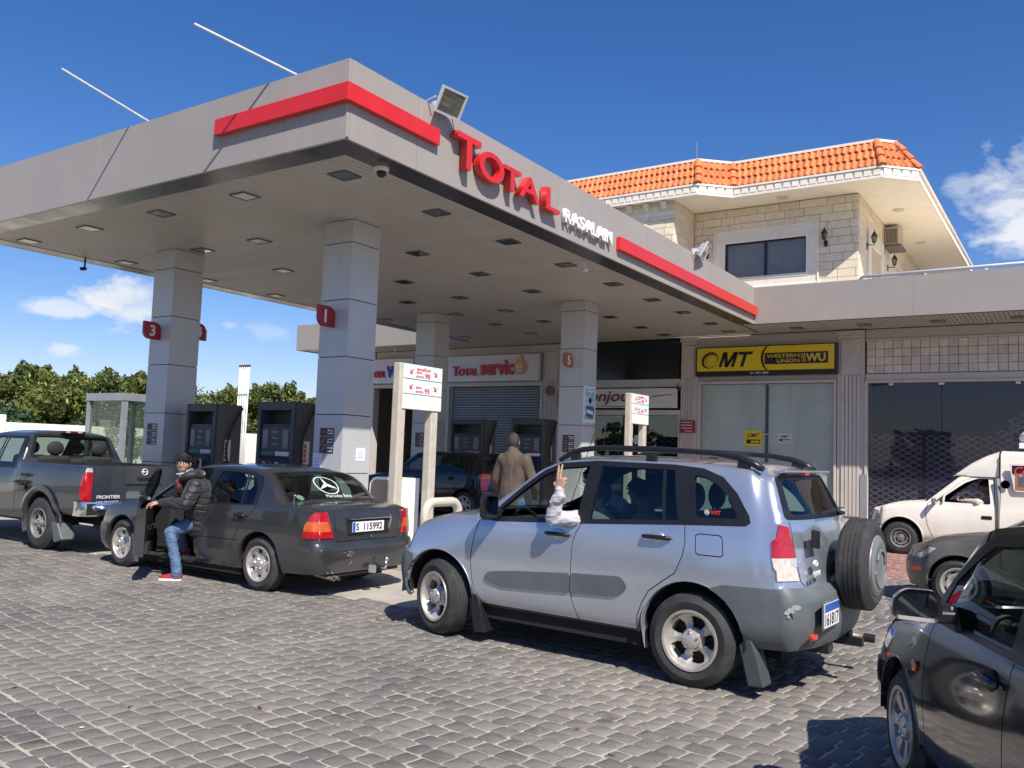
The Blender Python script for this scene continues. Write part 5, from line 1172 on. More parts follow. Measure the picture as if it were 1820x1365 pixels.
    def take(s,name,side=0,push=0,rim=0,inner=0):
        """mesh of one panel; push moves it along normals, rim adds an inward lip"""
        i=s.ids.get(name,-9) if name!='body' else 0; bm=s.bm; sel=[]
        for f in bm.faces:
            if f[s.pl]!=i: continue
            if side and f.calc_center_median().y*side<0: continue
            sel.append(f)
        if not sel: return None
        vm={}; nb=bmesh.new()
        for f in sel:
            q=[]
            for v in f.verts:
                if v not in vm: vm[v]=nb.verts.new(v.co+v.normal*push)
                q.append(vm[v])
            try: nb.faces.new(q)
            except ValueError: pass
        if rim:
            be=[e for e in nb.edges if len(e.link_faces)==1]; nm={}
            inv={nv:ov for ov,nv in vm.items()}
            for e in be:
                for v in e.verts:
                    if v not in nm: nm[v]=nb.verts.new(v.co-inv[v].normal*rim)
            for e in be:
                a_,b_=e.verts
                l=e.link_loops[0] if e.link_loops else None
                if l and l.vert==a_: nb.faces.new((b_,a_,nm[a_],nm[b_]))
                else: nb.faces.new((a_,b_,nm[b_],nm[a_]))
        me=bpy.data.meshes.new(name); nb.to_mesh(me); nb.free(); me.shade_smooth(); me.set_sharp_from_angle(angle=R(55)); return me
    def obj(s,pname,name,m,par,**k):
        me=s.take(pname,**k)
        if me is None: return None
        me.materials.append(m); me.name=name; return link(me,name,par)
SIDE=lambda s:(lambda f:f[s.zl] in (0,1))
def side_only(car,zones=(0,1),ny=.3): return lambda f:f[car.zl] in zones and abs(f.normal.y)>ny
# wheels -------------------------------------------------------
rub=mat('tyre rubber',(.028,.028,.029),.72,var=.25,scale=9,bump=.1,bscale=80,col2=(.07,.066,.06),c2=(.5,.8))
rimm=mat('silver rim',(.56,.53,.48),.36,metal=.6,var=.18,scale=12); rimd=mat('dusty grey rim',(.20,.195,.185),.6,metal=.3,var=.2); chrome=mat('chrome',(.75,.75,.76),.12,metal=1,var=.05,scale=10); hubd=mat('wheel well dark',(.01,.01,.01),.8)
def wheel(par,x,y,r,w,rr,style,steer=0,m=None,name='wheel',z=None,flip=1,axis=None):
    """tyre radius r, width w, rim radius rr; outer face towards y sign"""
    sd=1 if y>0 else -1; z=r if z is None else z; w2=w/2
    t=bpy.data.objects.new(name,None); C.objects.link(t); t.parent=par; t.location=(x,y,z); t.rotation_euler=(0,0,steer+(0 if sd>0 else PI)) if axis is None else axis
    # local: axle along +y outward
    q=MB(); P=[(rr-.005,-w2+.02),(rr+.01,-w2+.005),(rr+(r-rr)*.5,-w2-.004),(r-.035,-w2+.012),(r-.012,-w2+.03)]
    tr=[]; n=5; a=-w2+.035; b=w2-.035
    for k in range(n):
        u0=a+(b-a)*k/n; u1=a+(b-a)*(k+1)/n; tr+=[(r,u0+.004),(r,u1-.004)]
        if k<n-1: tr+=[(r-.005,u1-.0025),(r-.005,u1+.0025)]
    P=P+tr+[(r-.012,w2-.03),(r-.035,w2-.012),(rr+(r-rr)*.5,w2+.004),(rr+.012,w2-.004),(rr-.005,w2-.02)]
    q.lathe(P,(0,0,0),(0,1,0),48,cap=False); 
    part('tyre',q,rub,t,smooth=R(35),local=True)
    m=m or rimm; q=MB(); q.lathe([(rr-.002,w2-.012),(rr+.008,w2-.004),(rr+.006,w2+.004),(rr-.012,w2+.002),(rr-.02,w2-.02),(rr-.035,w2-.05),(rr-.04,-w2+.03),(rr,-w2+.02)],(0,0,0),(0,1,0),48,cap=False)
    part('rim_barrel',q,m,t,smooth=R(40),local=True)
    q=MB(); q.lathe([(0,-.02),(rr-.04,-.02),(rr-.04,-.01),(0,-.01)],(0,0,0),(0,1,0),32); part('brake_disc',q,hubd,t,local=True)
    q=MB(); NA,NR_=180,14; r0,r1=.045,rr-.018
    def face(ri,an):
        f=(ri-r0)/(r1-r0)
        if style=='five':   # pressed star wheel with five dished spokes
            k=abs(((an*5/(2*PI))+.5)%1-.5)*2; hole=(f>.30 and f<.86 and k>(.40+.16*abs(f-.58)*1.0 if f<.58 else .40+.55*(f-.58)**1.2)); zz=w2-.030-.055*math.sin(PI*min(1,f*1.0))**1.5*(1.0)+(.018*(1-k*1.4) if k<.7 else 0)*math.sin(PI*f); return hole,zz
        if style=='eight': k=abs(((an*6/(2*PI))+.5)%1-.5)*2; hole=(f>.60 and f<.90 and k>.62); zz=w2-.01-.018*math.sin(PI*f)-.012*(k if f>.3 else 0); return hole,zz
        if style=='six': k=abs(((an*6/(2*PI))+.5)%1-.5)*2; hole=(f>.28 and f<.88 and k>.42+.25*(1-f)); zz=w2-.02-.03*math.sin(PI*f)+(.01 if k<.3 else 0); return hole,zz
        if style=='steel': k=abs(((an*8/(2*PI))+.5)%1-.5)*2; hole=(f>.72 and f<.86 and k>.5); zz=w2-.05-.03*math.cos(f*5); return hole,zz
        if style=='seven': k=abs(((an*7/(2*PI))+.5)%1-.5)*2; hole=(f>.25 and f<.92 and k>.5); zz=w2-.012-.02*(1-f); return hole,zz
        return False,w2-.02
    vs=[]
    for i in range(NR_+1):
        ri=r0+(r1-r0)*i/NR_
        for k in range(NA): an=2*PI*k/NA; h_,zz=face(ri,an); vs.append((ri*math.cos(an),zz,ri*math.sin(an)))
    fs=[]
    for i in range(NR_):
        for k in range(NA):
            rm=r0+(r1-r0)*(i+.5)/NR_
            if face(rm,2*PI*(k+.5)/NA)[0]: continue
            fs.append((i*NA+k,i*NA+(k+1)%NA,(i+1)*NA+(k+1)%NA,(i+1)*NA+k))
    bm=bmesh.new(); V=[bm.verts.new(v) for v in vs]; [bm.faces.new([V[i] for i in f]) for f in fs]; bmesh.ops.delete(bm,geom=[v for v in bm.verts if not v.link_faces],context='VERTS')
    be=[e for e in bm.edges if len(e.link_faces)==1]; r_=bmesh.ops.extrude_edge_only(bm,edges=be)
    for v in r_['geom']:
        if isinstance(v,bmesh.types.BMVert): v.co.y-=.022
    bmesh.ops.smooth_vert(bm,verts=[v for v in bm.verts],factor=.3,use_axis_x=True,use_axis_z=True)
    me=bpy.data.meshes.new('rim_face'); bm.to_mesh(me); bm.free(); me.shade_smooth(); me.set_sharp_from_angle(angle=R(45)); me.materials.append(m); link(me,'rim_face',t)
    q=MB(); q.lathe([(.072,w2-.035),(.066,w2-.012),(.045,w2-.004),(.03,w2+.0),(0,w2+.002)],(0,0,0),(0,1,0),20)
    hub=part('hub_cap',q,m,t,smooth=R(40),local=True); q=MB()
    for k in range(5):
        an=2*PI*k/5+.3; q.lathe([(.0125,w2-.04),(.0125,w2-.004),(.008,w2+.002),(0,w2+.002)],(.056*math.cos(an),0,.056*math.sin(an)),(0,1,0),6)
    part('wheel_nuts',q,chrome if style!='steel' else rimd,t,local=True,stuff=True)
    return t
# paints -------------------------------------------------------
def paint(name,col,metal=.5,rough=.35,dust=.15,dustcol=(.33,.30,.26),coat=.8,dscale=2.5,low=.0):
    M=mat(name,col,rough,metal=metal,var=0,coat=coat); nt=M.node_tree; N=nt.nodes; L=nt.links; b=N['Principled BSDF']; b.inputs['Coat Roughness'].default_value=.05
    tc=N.new('ShaderNodeTexCoord'); n=N.new('ShaderNodeTexNoise'); n.inputs['Scale'].default_value=dscale; n.inputs['Detail'].default_value=9; n.inputs['Roughness'].default_value=.65; L.new(tc.outputs['Object'],n.inputs['Vector'])
    sp=N.new('ShaderNodeSeparateXYZ'); L.new(tc.outputs['Object'],sp.inputs[0]); zr=N.new('ShaderNodeMapRange'); L.new(sp.outputs['Z'],zr.inputs[0]); zr.inputs[1].default_value=.25; zr.inputs[2].default_value=.85; zr.inputs[3].default_value=low; zr.inputs[4].default_value=0
    r=N.new('ShaderNodeMapRange'); L.new(n.outputs['Fac'],r.inputs[0]); r.inputs[1].default_value=.35; r.inputs[2].default_value=.75; r.inputs[3].default_value=0; r.inputs[4].default_value=dust
    ad=N.new('ShaderNodeMath'); ad.operation='ADD'; ad.use_clamp=True; L.new(r.outputs[0],ad.inputs[0])
    ml=N.new('ShaderNodeMath'); ml.operation='MULTIPLY'; L.new(zr.outputs[0],ml.inputs[0]); L.new(n.outputs['Fac'],ml.inputs[1]); L.new(ml.outputs[0],ad.inputs[1])
    mx=N.new('ShaderNodeMix'); mx.data_type='RGBA'; L.new(ad.outputs[0],mx.inputs['Factor']); mx.inputs['A'].default_value=(*col,1); mx.inputs['B'].default_value=(*dustcol,1); L.new(mx.outputs['Result'],b.inputs['Base Color'])
    mm=N.new('ShaderNodeMath'); mm.operation='SUBTRACT'; mm.use_clamp=True; mm.inputs[0].default_value=metal; L.new(ad.outputs[0],mm.inputs[1]); L.new(mm.outputs[0],b.inputs['Metallic'])
    cw=N.new('ShaderNodeMath'); cw.operation='MULTIPLY_ADD'; L.new(ad.outputs[0],cw.inputs[0]); cw.inputs[1].default_value=-1.2*coat; cw.inputs[2].default_value=coat; cw.use_clamp=True; L.new(cw.outputs[0],b.inputs['Coat Weight'])
    return M
trim=mat('black trim',(.012,.012,.014),.35,var=.1); seamm=mat('panel gap',(.008,.008,.009),.8,var=0); plas=mat('grey bumper plastic',(.10,.117,.124),.5,var=.12,scale=5,bump=.05,bscale=80)
cabin=mat('cabin dark fabric',(.020,.021,.024),.85,var=.2); cabin2=mat('cabin grey fabric',(.10,.105,.11),.85,var=.15); underm=mat('underbody',(.012,.012,.012),.9)
cgl=glass('car glass',(.50,.60,.57),base=.0,ior=1.5); cgl2=glass('dark car glass',(.16,.20,.20),ior=1.5); cgl3=glass('clear windscreen',(.66,.76,.72),ior=1.5)
badge=mat('bright badge',(.72,.72,.72),.3,metal=.3,var=.05)
tl_red=mat('tail lamp red',(.38,.006,.012),.12,var=.3,scale=25,coat=1); tl_wht=mat('tail lamp clear',(.62,.52,.46),.15,var=.25,scale=30,coat=1); tl_amb=mat('tail lamp amber',(.55,.10,.015),.15,var=.25,scale=30,coat=1); hl_m=mat('headlamp lens',(.42,.43,.44),.12,var=.25,scale=20,coat=1)
plate_w=mat('number plate white',(.78,.79,.78),.4,var=.04); plate_b=mat('number plate blue',(.02,.09,.42),.4); ink=mat('plate ink',(.015,.015,.02),.5)
def seat(par,x,y,z,m,h=.62,w=.5,head=True,name='seat'):
    s=bpy.data.objects.new(name,None); C.objects.link(s); s.parent=par; s.location=(x,y,z)
    q=MB(); q.obox((.05,0,.08),(.25,0,.03),(0,w/2,0),(0,0,.08)); part('cushion',q,m,s,bevel=.05,local=True,smooth=R(40),bseg=3)
    q=MB(); q.obox((-.27,0,h*.5+.12),(.06,0,.015),(0,w/2,0),(-.08,0,h/2)); part('backrest',q,m,s,bevel=.055,local=True,smooth=R(40),bseg=3)
    if head:
        q=MB(); q.ball((-.36,0,h+.24),1,14,8,(.055,.135,.115)); q.tube([(-.34,.05,h+.08),(-.35,.05,h+.2)],.008,6); q.tube([(-.34,-.05,h+.08),(-.35,-.05,h+.2)],.008,6); part('headrest',q,m,s,smooth=True,local=True)
    return s
def finish(car,t,m,glassm,parts,wheels,wellr,interior=True,floor=.34,seats=(),seatm=None,dashx=.75,dashz=.92,dhw=.62,steer=True):
    """body, panels with ids, arch liners, floor, dashboard, seats"""
    o=car.obj('body','body',m,t,rim=.012)
    for (pn,nm,mt,kw) in parts:
        sides=(1,-1) if kw.pop('both',False) else (kw.pop('side',0),)
        for sd in sides: car.obj(pn,nm,mt,t,side=sd,**kw)
    if 'seam' in car.ids: car.obj('seam','panel_gaps',seamm,t,push=-.006)
    # dark inner shell
    bm=car.bm; gi=[car.ids.get(n,-1) for n in car.glass_ids]; q=MB(); vm={}
    for f in bm.faces:
        if f[car.pl] in gi: continue
        ix=[]
        for v in f.verts:
            if v.index not in vm: vm[v.index]=len(q.v); q.v.append(tuple(v.co-v.normal*.03))
            ix.append(vm[v.index])
        q.f.append(tuple(ix)); q.mi.append(0)
    part('cabin_lining',q,cabin,t,local=True,recalc=False)
    q=MB()
    for (wx,ww) in wheels:
        for sd in (1,-1):
            r=wellr; n=18; y0=car.f['yw'](wx)-.012; y1=y0-.34; vs=[]
            for k in range(n+1):
                a=PI*k/n; vs+=[(wx+r*math.cos(a),y0*sd,car.wz0+r*math.sin(a)),(wx+r*math.cos(a),y1*sd,car.wz0+r*math.sin(a))]
            q.add(vs,[(2*k,2*k+1,2*k+3,2*k+2) for k in range(n)]); q.add([vs[2*k+1] for k in range(n+1)],[tuple(range(n+1))])
    part('wheel_wells',q,underm,t,local=True,recalc=False,stuff=True)
    q=MB(); yy=car.f['yw'](0)-.09; wx1=max(w[0] for w in wheels)-wellr-.02; wx0=min(w[0] for w in wheels)+wellr+.02
    q.box(wx0,wx1,-yy,yy,floor-.12,floor); q.box(car.x0+.25,wx0-.001,-.5,.5,floor-.1,floor+.02); q.box(wx1+.001,car.x1-.3,-.5,.5,floor-.1,floor+.02); part('floor_pan',q,underm,t,local=True)
    if interior:
        q=MB(); q.box(dashx-.28,dashx+.12,-dhw,dhw,floor,dashz); part('dashboard',q,cabin,t,bevel=.05,local=True)
        for (sx,sy,sz,mm) in seats: seat(t,sx,sy,sz,mm)
        if steer:
            c=Vector((dashx-.42,.36,dashz-.05)); ax=Vector((-.85,0,.5)).normalized(); e=Vector((0,1,0)); g=ax.cross(e); q=MB(); q.tube([c+(e*math.cos(2*PI*k/24)+g*math.sin(2*PI*k/24))*.185 for k in range(24)],.015,8,closed=True); q.tube([c-e*.18,c,c+e*.18],.014,6); q.tube([c,c-ax*.25],.03,8); part('steering_wheel',q,trim,t,local=True,smooth=True)
def arch(car,wx,wz,r,filt=None):
    car.delete('xz',circ(wx,wz,r,30),filt or (lambda f:f[car.zl]==0 and f.calc_center_median().z<wz+r+.1))
def arch_lip(car,t,wx,wz,r,m,a0=-8,a1=188,w=.012,both=True,out=.004,nm='arch_lip',dep=.05):
    for sd in (1,-1):
        q=MB(); n=26; vs=[]
        for k in range(n+1):
            a=R(a0+(a1-a0)*k/n); x=wx+r*math.cos(a); z=wz+r*math.sin(a)
            # side surface y at this point
            y=car.side_y(x,z)+out
            for (dr,dy) in ((w,-.006),(w*.6,.002),(0,0),(-.004,-dep)): vs.append((wx+(r+dr)*math.cos(a),(y+dy)*sd,wz+(r+dr)*math.sin(a)))
        q.add(vs,[(4*k+j,4*k+j+1,4*k+j+5,4*k+j+4) for k in range(n) for j in range(3)]); part(nm,q,m,t,smooth=True,local=True)
def side_y(car,x,z):
    f=car.f; zs,ys,z1,yw,zb,yb,zr,yr=[f[n](x) for n in ('zs','ys','z1','yw','zb','yb','zr','yr')]; zw=zs+(zb-zs)*car.wz
    if z<=zb: pr=pchip([(zs,ys),(zs+(z1-zs)*.6,yw-.018),(z1,yw-.006),(zw,yw),(zb-.05*(zb-zs),yb+(yw-yb)*.30),(zb,yb)]); return pr(max(zs,z))
    t=min(1,(z-zb)/max(.01,zr-zb)); return yb+(yr-yb)*t+.018*math.sin(PI*t)
Car.side_y=side_y
def mirror_part(t,x,y,z,sd,body,glassm,s=1.0,sq=1.0,tilt=0):
    q=MB(); pts=rounded([(-.10*s,-.062*s*sq),(.10*s,-.07*s*sq),(.105*s,.05*s*sq),(.06*s,.072*s*sq),(-.085*s,.066*s*sq)],.035*s,4); n=len(pts); vs=[]; c=Vector((x,y+sd*.13*s,z))
    for dx,k in ((-.03*s,1.0),(.0,1.02),(.035*s,.86),(.055*s,.5)): vs+=[(c.x+dx,c.y+sd*a*k,c.z+b*k) for a,b in pts]
    q.add(vs,[(i*n+j,i*n+(j+1)%n,(i+1)*n+(j+1)%n,(i+1)*n+j) for i in range(3) for j in range(n)]+[tuple(range(3*n,4*n)),tuple(range(n))[::-1]]); h=part('mirror_housing',q,body,t,smooth=R(50),local=True)
    q=MB(); p2=inset(pts,.014*s); q.add([(c.x-.031*s,c.y+sd*a,c.z+b) for a,b in p2]+[(c.x-.0312*s-.002,c.y+sd*a*.99,c.z+b*.99) for a,b in p2],[tuple(range(len(p2),2*len(p2)))]); part('mirror_glass',q,mat('mirror glass',(.55,.60,.66),.03,metal=1,var=0),h,local=True)
    q=MB(); q.obox((x,y+sd*.02,z-.035*s*sq),(.035*s,0,0),(0,.035,.0),(0,0,.03*s)); part('mirror_arm',q,trim,h,local=True,bevel=.008)
def handle(t,x,y,z,sd,m,L_=.22,cup=None,nm='door_handle'):
    q=MB(); q.tube([(x-L_/2,y+sd*.012,z),(x-L_/2+.03,y+sd*.03,z+.002),(x+L_/2-.03,y+sd*.03,z+.002),(x+L_/2,y+sd*.012,z)],[.012,.017,.017,.012],8); part(nm,q,m,t,smooth=True,local=True)
    if cup: q=MB(); q.ball((x,y+sd*.0,z),1,16,8,(.065,.012,.045)); part('handle_cup',q,cup,t,smooth=True,local=True)
def plate(t,c,rv,uv,w,h,txt,blue='left',tw=.86):
    c,rv,uv=Vector(c),Vector(rv).normalized(),Vector(uv).normalized(); n=rv.cross(uv); q=MB(); q.obox(c,rv*w/2,uv*h/2,n*.003); p_=part('number_plate',q,plate_w,t,local=True)
    if blue=='left': q=MB(); q.obox(c-rv*(w/2-.022)+n*.0035,rv*.02,uv*(h/2-.004),n*.0015); part('plate_blue_band',q,plate_b,p_,local=True); o=c-rv*(w/2-.055)-uv*(h*.36)+n*.0032; W_=w-.085; H_=h*.72
    else: q=MB(); q.obox(c+uv*(h*.32)+n*.0035,rv*(w/2-.003),uv*(h*.17),n*.0015); part('plate_blue_band',q,plate_b,p_,local=True); o=c-rv*(w*.46)-uv*(h*.44)+n*.0032; W_=w*.92; H_=h*.52
    me=text_mesh(txt,ink,o,rv,uv,w=W_,h=H_,depth=.0015,bold=.02); me.name='plate_number'; link(me,'plate_number',p_)
# ------------------------------------------------------------ silver off-roader (foreground)
def fz(car,zs): return lambda f:f[car.zl] in zs
def silver_suv():
    car=Car(x0=-2.06,x1=1.93,ns=84,extra=[],xf=1.45,xr=-1.5,cf=.30,pf=3.0,cr=.17,pr=3.5,wz=.50,flat=False,crown=2.6,linear=('er','ef'),wz0=.34,
      T=dict(zs=[(-2.06,.37),(-1.7,.36),(-.8,.335),(.8,.325),(1.5,.30),(1.93,.30)],
        ys=[(-2.06,.76),(-1.7,.79),(-.6,.80),(.7,.80),(1.6,.78),(1.93,.70)],
        z1=[(-2.06,.52),(-.6,.47),(.7,.45),(1.93,.44)],
        yw=[(-2.06,.835),(-1.7,.862),(-1.25,.875),(-.8,.858),(0,.855),(.7,.857),(1.25,.872),(1.6,.85),(1.93,.78)],
        zb=[(-2.06,1.245),(-1.2,1.2),(-.25,1.133),(.6,1.085),(.8,1.10),(1.0,1.10),(1.25,1.075),(1.45,1.025),(1.62,.955),(1.75,.86),(1.93,.72)],
        yb=[(-2.06,.76),(-1.6,.80),(-.8,.818),(.6,.815),(.9,.80),(1.2,.775),(1.5,.74),(1.75,.71),(1.93,.66)],
        zr=[(-2.06,1.56),(-1.8,1.60),(-1.2,1.635),(-.5,1.645),(-.1,1.632),(.1,1.60),(.25,1.54),(.45,1.405),(.65,1.255),(.80,1.135),(.86,1.104),(1.0,1.104),(1.25,1.079),(1.45,1.029),(1.62,.959),(1.75,.864),(1.93,.724)],
        yr=[(-2.06,.60),(-1.7,.635),(-1,.655),(-.2,.655),(.1,.645),(.4,.675),(.65,.725),(.82,.775),(.95,.77),(1.2,.755),(1.5,.72),(1.75,.69),(1.93,.64)],
        zt=[(-2.06,1.60),(-1.8,1.645),(-1.2,1.685),(-.5,1.695),(-.1,1.685),(.1,1.655),(.28,1.57),(.5,1.44),(.75,1.28),(.94,1.165),(1.0,1.145),(1.2,1.13),(1.45,1.08),(1.62,1.01),(1.75,.915),(1.93,.75)],
        er=[(.3,-2.02),(.42,-2.10),(.55,-2.135),(.78,-2.12),(.81,-2.06),(.95,-2.04),(1.2,-2.0),(1.26,-1.985),(1.58,-1.80),(1.62,-1.77),(1.7,-1.75)],
        ef=[(.28,1.93),(.40,2.02),(.55,2.05),(.70,2.04),(.74,1.99),(.9,1.93),(1.2,1.93)]))
    car.build_shell()
    t=thing('off_road_car','silver off-road car with grey cladding, roof rails and a spare wheel on its tailgate','car')
    S01=side_only(car,(0,1),.2); REAR=lambda f:f[car.zl]==4; TOP=lambda f:f[car.zl]==2
    for wx in (1.247,-1.247): arch(car,wx,.36,.412)
    lowP=[(-2.4,.2),(2.3,.2),(2.3,.38),(-2.4,.37)]
    # windows: black surround, then glass
    AF=[(.70,1.09),(.60,1.215),(.42,1.375),(.22,1.52),(.05,1.59),(-.31,1.622),(-.265,1.135)]
    AR=[(-.265,1.135),(-.31,1.622),(-1.0,1.612),(-1.05,1.60),(-1.165,1.195)]
    AQ=[(-1.165,1.195),(-1.05,1.60),(-1.22,1.595),(-1.40,1.53),(-1.53,1.42),(-1.63,1.28),(-1.655,1.235),(-1.63,1.222)]
    ALL=[(.74,1.075),(.60,1.225),(.42,1.39),(.22,1.535),(.05,1.605),(-.31,1.636),(-1.0,1.63),(-1.25,1.61),(-1.42,1.55),(-1.55,1.435),(-1.66,1.28),(-1.675,1.23),(-1.64,1.205),(-1.165,1.18),(-.25,1.118),(.60,1.072)]
    car.panel('wtrim','xz',ALL,S01)
    gF=[(.63,1.115),(.585,1.19),(.40,1.355),(.21,1.495),(.04,1.562),(-.245,1.588),(-.215,1.160)]
    gR=[(-.335,1.162),(-.365,1.594),(-.92,1.588),(-.985,1.205)]
    gR2=[(-1.005,1.206),(-.94,1.588),(-1.02,1.585),(-1.115,1.212)]
    gQ=[(-1.245,1.245),(-1.185,1.555),(-1.28,1.545),(-1.40,1.485),(-1.5,1.39),(-1.575,1.27),(-1.55,1.252)]
    for n,g in (('gf',gF),('gr',gR),('gr2',gR2),('gq',rounded(gQ,.03))): car.panel(n,'xz',g,S01)
    # windscreen and rear window
    WS=lambda f:f[car.zl]==2 and .02<f.calc_center_median().x<1.02 and f.normal.x>.2
    car.panel('wsb','xy',[(.16,-.62),(.70,-.72),(.985,-.60),(1.0,0),(.985,.60),(.70,.72),(.16,.62),(.17,0)],WS)
    car.panel('ws','xy',[(.20,-.57),(.68,-.665),(.93,-.56),(.955,0),(.93,.56),(.68,.665),(.20,.57),(.215,0)],WS)
    RW=lambda f:f[car.zl] in (4,)
    car.panel('rwb','yz',rounded([(-.70,1.265),(-.56,1.585),(.56,1.585),(.70,1.265)],.05),RW)
    car.panel('rw','yz',rounded([(-.62,1.30),(-.51,1.545),(.51,1.545),(.62,1.30)],.06),RW)
    # lamps
    TLs=[(-1.84,1.115),(-1.90,1.16),(-2.4,1.245),(-2.4,.845),(-1.94,.845),(-1.86,.93)]
    RC=lambda f:f[car.zl]==4 and abs(f.calc_center_median().y)>.66
    for nm,z0,z1 in (('tlr',1.0,1.26),('tlw',.84,1.0)):
        P=[(-1.835,1.115),(-1.89,1.17),(-2.04,1.235),(-2.2,1.245),(-2.2,1.0),(-1.845,1.0)] if nm=='tlr' else [(-1.845,1.0),(-2.2,1.0),(-2.2,.845),(-1.97,.845),(-1.90,.88),(-1.86,.94)]
        car.panel(nm,'xz',P,S01)
        for sg in (1,-1): car.panel(nm,'yz',[(sg*.665,z0 if nm=='tlr' else .845),(sg*.9,z0 if nm=='tlr' else .845),(sg*.9,z1),(sg*.69,z1 if nm=='tlw' else 1.215)],RW)
    for sg in (1,-1): car.panel('tlamb','yz',[(sg*.665,.94),(sg*.72,.94),(sg*.72,1.0),(sg*.665,1.0)],RW)
    # bumpers
    BR=[(-1.40,.745),(-1.5,.78),(-2.3,.80),(-2.3,.1),(-1.3,.1),(-1.38,.6)]
    car.panel('bumr','xz',BR,lambda f:f[car.zl] in (0,4) and f.calc_center_median().x<-1.3)
    car.panel('bumf','xz',[(1.55,.70),(1.62,.715),(2.3,.72),(2.3,.1),(1.35,.1),(1.5,.45)],lambda f:f[car.zl] in (0,3) and f.calc_center_median().x>1.3)
    car.panel('ind','xz',[(1.66,.74),(1.78,.75),(1.83,.80),(1.78,.845),(1.60,.915),(1.615,.86)],S01)
    car.panel('hl','yz',[(.42,.74),(.9,.74),(.9,.90),(.55,.86),(.42,.84)],lambda f:f[car.zl]==3); car.panel('hl','yz',[(-.42,.74),(-.9,.74),(-.9,.90),(-.55,.86),(-.42,.84)],lambda f:f[car.zl]==3)
    car.panel('grille','yz',[(-.38,.75),(.38,.75),(.36,.84),(-.36,.84)],lambda f:f[car.zl]==3)
    # cladding strips on the doors
    CF=rounded([(.705,.575),(.66,.545),(.50,.518),(-.185,.555),(-.185,.715),(.4,.668),(.66,.635)],.03); CR=rounded([(-.195,.556),(-.60,.578),(-.69,.625),(-.715,.68),(-.66,.742),(-.195,.717)],.03)
    car.panel('clf','xz',CF,S01); car.panel('clr','xz',CR,S01)
    car.panel('sill','xz',[(.98,.2),(.80,.352),(-.86,.352),(-1.0,.2)],lambda f:f[car.zl]==0)
    KP=('gf','gr','gr2','gq','wtrim','tlr','tlw')
    sF=[(.80,1.072),(.835,.96),(.855,.82),(.86,.70),(.835,.52),(.79,.42),(.72,.352)]
    sM=[(-.262,1.12),(-.215,1.04),(-.19,.95),(-.188,.6),(-.205,.50),(-.262,.352)]
    sR=[(-1.175,1.178),(-1.19,1.05),(-1.175,.95),(-1.12,.82),(-1.0,.735),(-.90,.66),(-.84,.56),(-.80,.45),(-.79,.352)]
    for L in (sF,sM,sR): car.seam('xz',L,S01,.0042,keep=KP)
    DF=[(.80,1.072)]+sF[1:]+[(-.262,.352)]+sM[::-1][1:]; DR=sM+[(-.79,.352)]+sR[::-1][1:]
    notp=lambda P_:(lambda f:f[car.zl] in (0,1) and f[car.pl]==0)
    car.panel('doorf','xz',[(.80,1.08)]+sF[1:]+sM[::-1][:-1]+[(-.262,1.14)],notp(0),do_cut=False)
    car.panel('doorr','xz',[(-.262,1.14)]+sM[1:]+sR[::-1][:-1]+[(-1.175,1.2)],notp(0),do_cut=False)
    car.seam('xz',rounded([(-1.27,1.125),(-1.475,1.125),(-1.495,.975),(-1.28,.975)],.03)+[(-1.27,1.11)],S01,.004)
    car.panel('fuel','xz',rounded([(-1.275,1.12),(-1.47,1.12),(-1.49,.98),(-1.285,.98)],.03),notp(0),do_cut=False)
    car.seam('yz',[(.665,1.25),(.655,1.0),(.64,.84),(.60,.80)],RW,.004,keep=('tlr','tlw')); car.seam('yz',[(-.665,1.25),(-.655,1.0),(-.64,.84),(-.60,.80)],RW,.004,keep=('tlr','tlw'))
    car.seam('xy',[(.92,.775),(1.3,.745),(1.62,.70)],TOP,.004); car.seam('xy',[(.92,-.775),(1.3,-.745),(1.62,-.70)],TOP,.004)
    car.glass_ids=('gf','gr','gr2','gq','ws','rw')
    body=paint('silver paint',(.50,.545,.62),metal=.75,rough=.25,dust=.08,dustcol=(.42,.40,.36),coat=1,dscale=1.6,low=.30)
    body2=body
    g_open=cgl
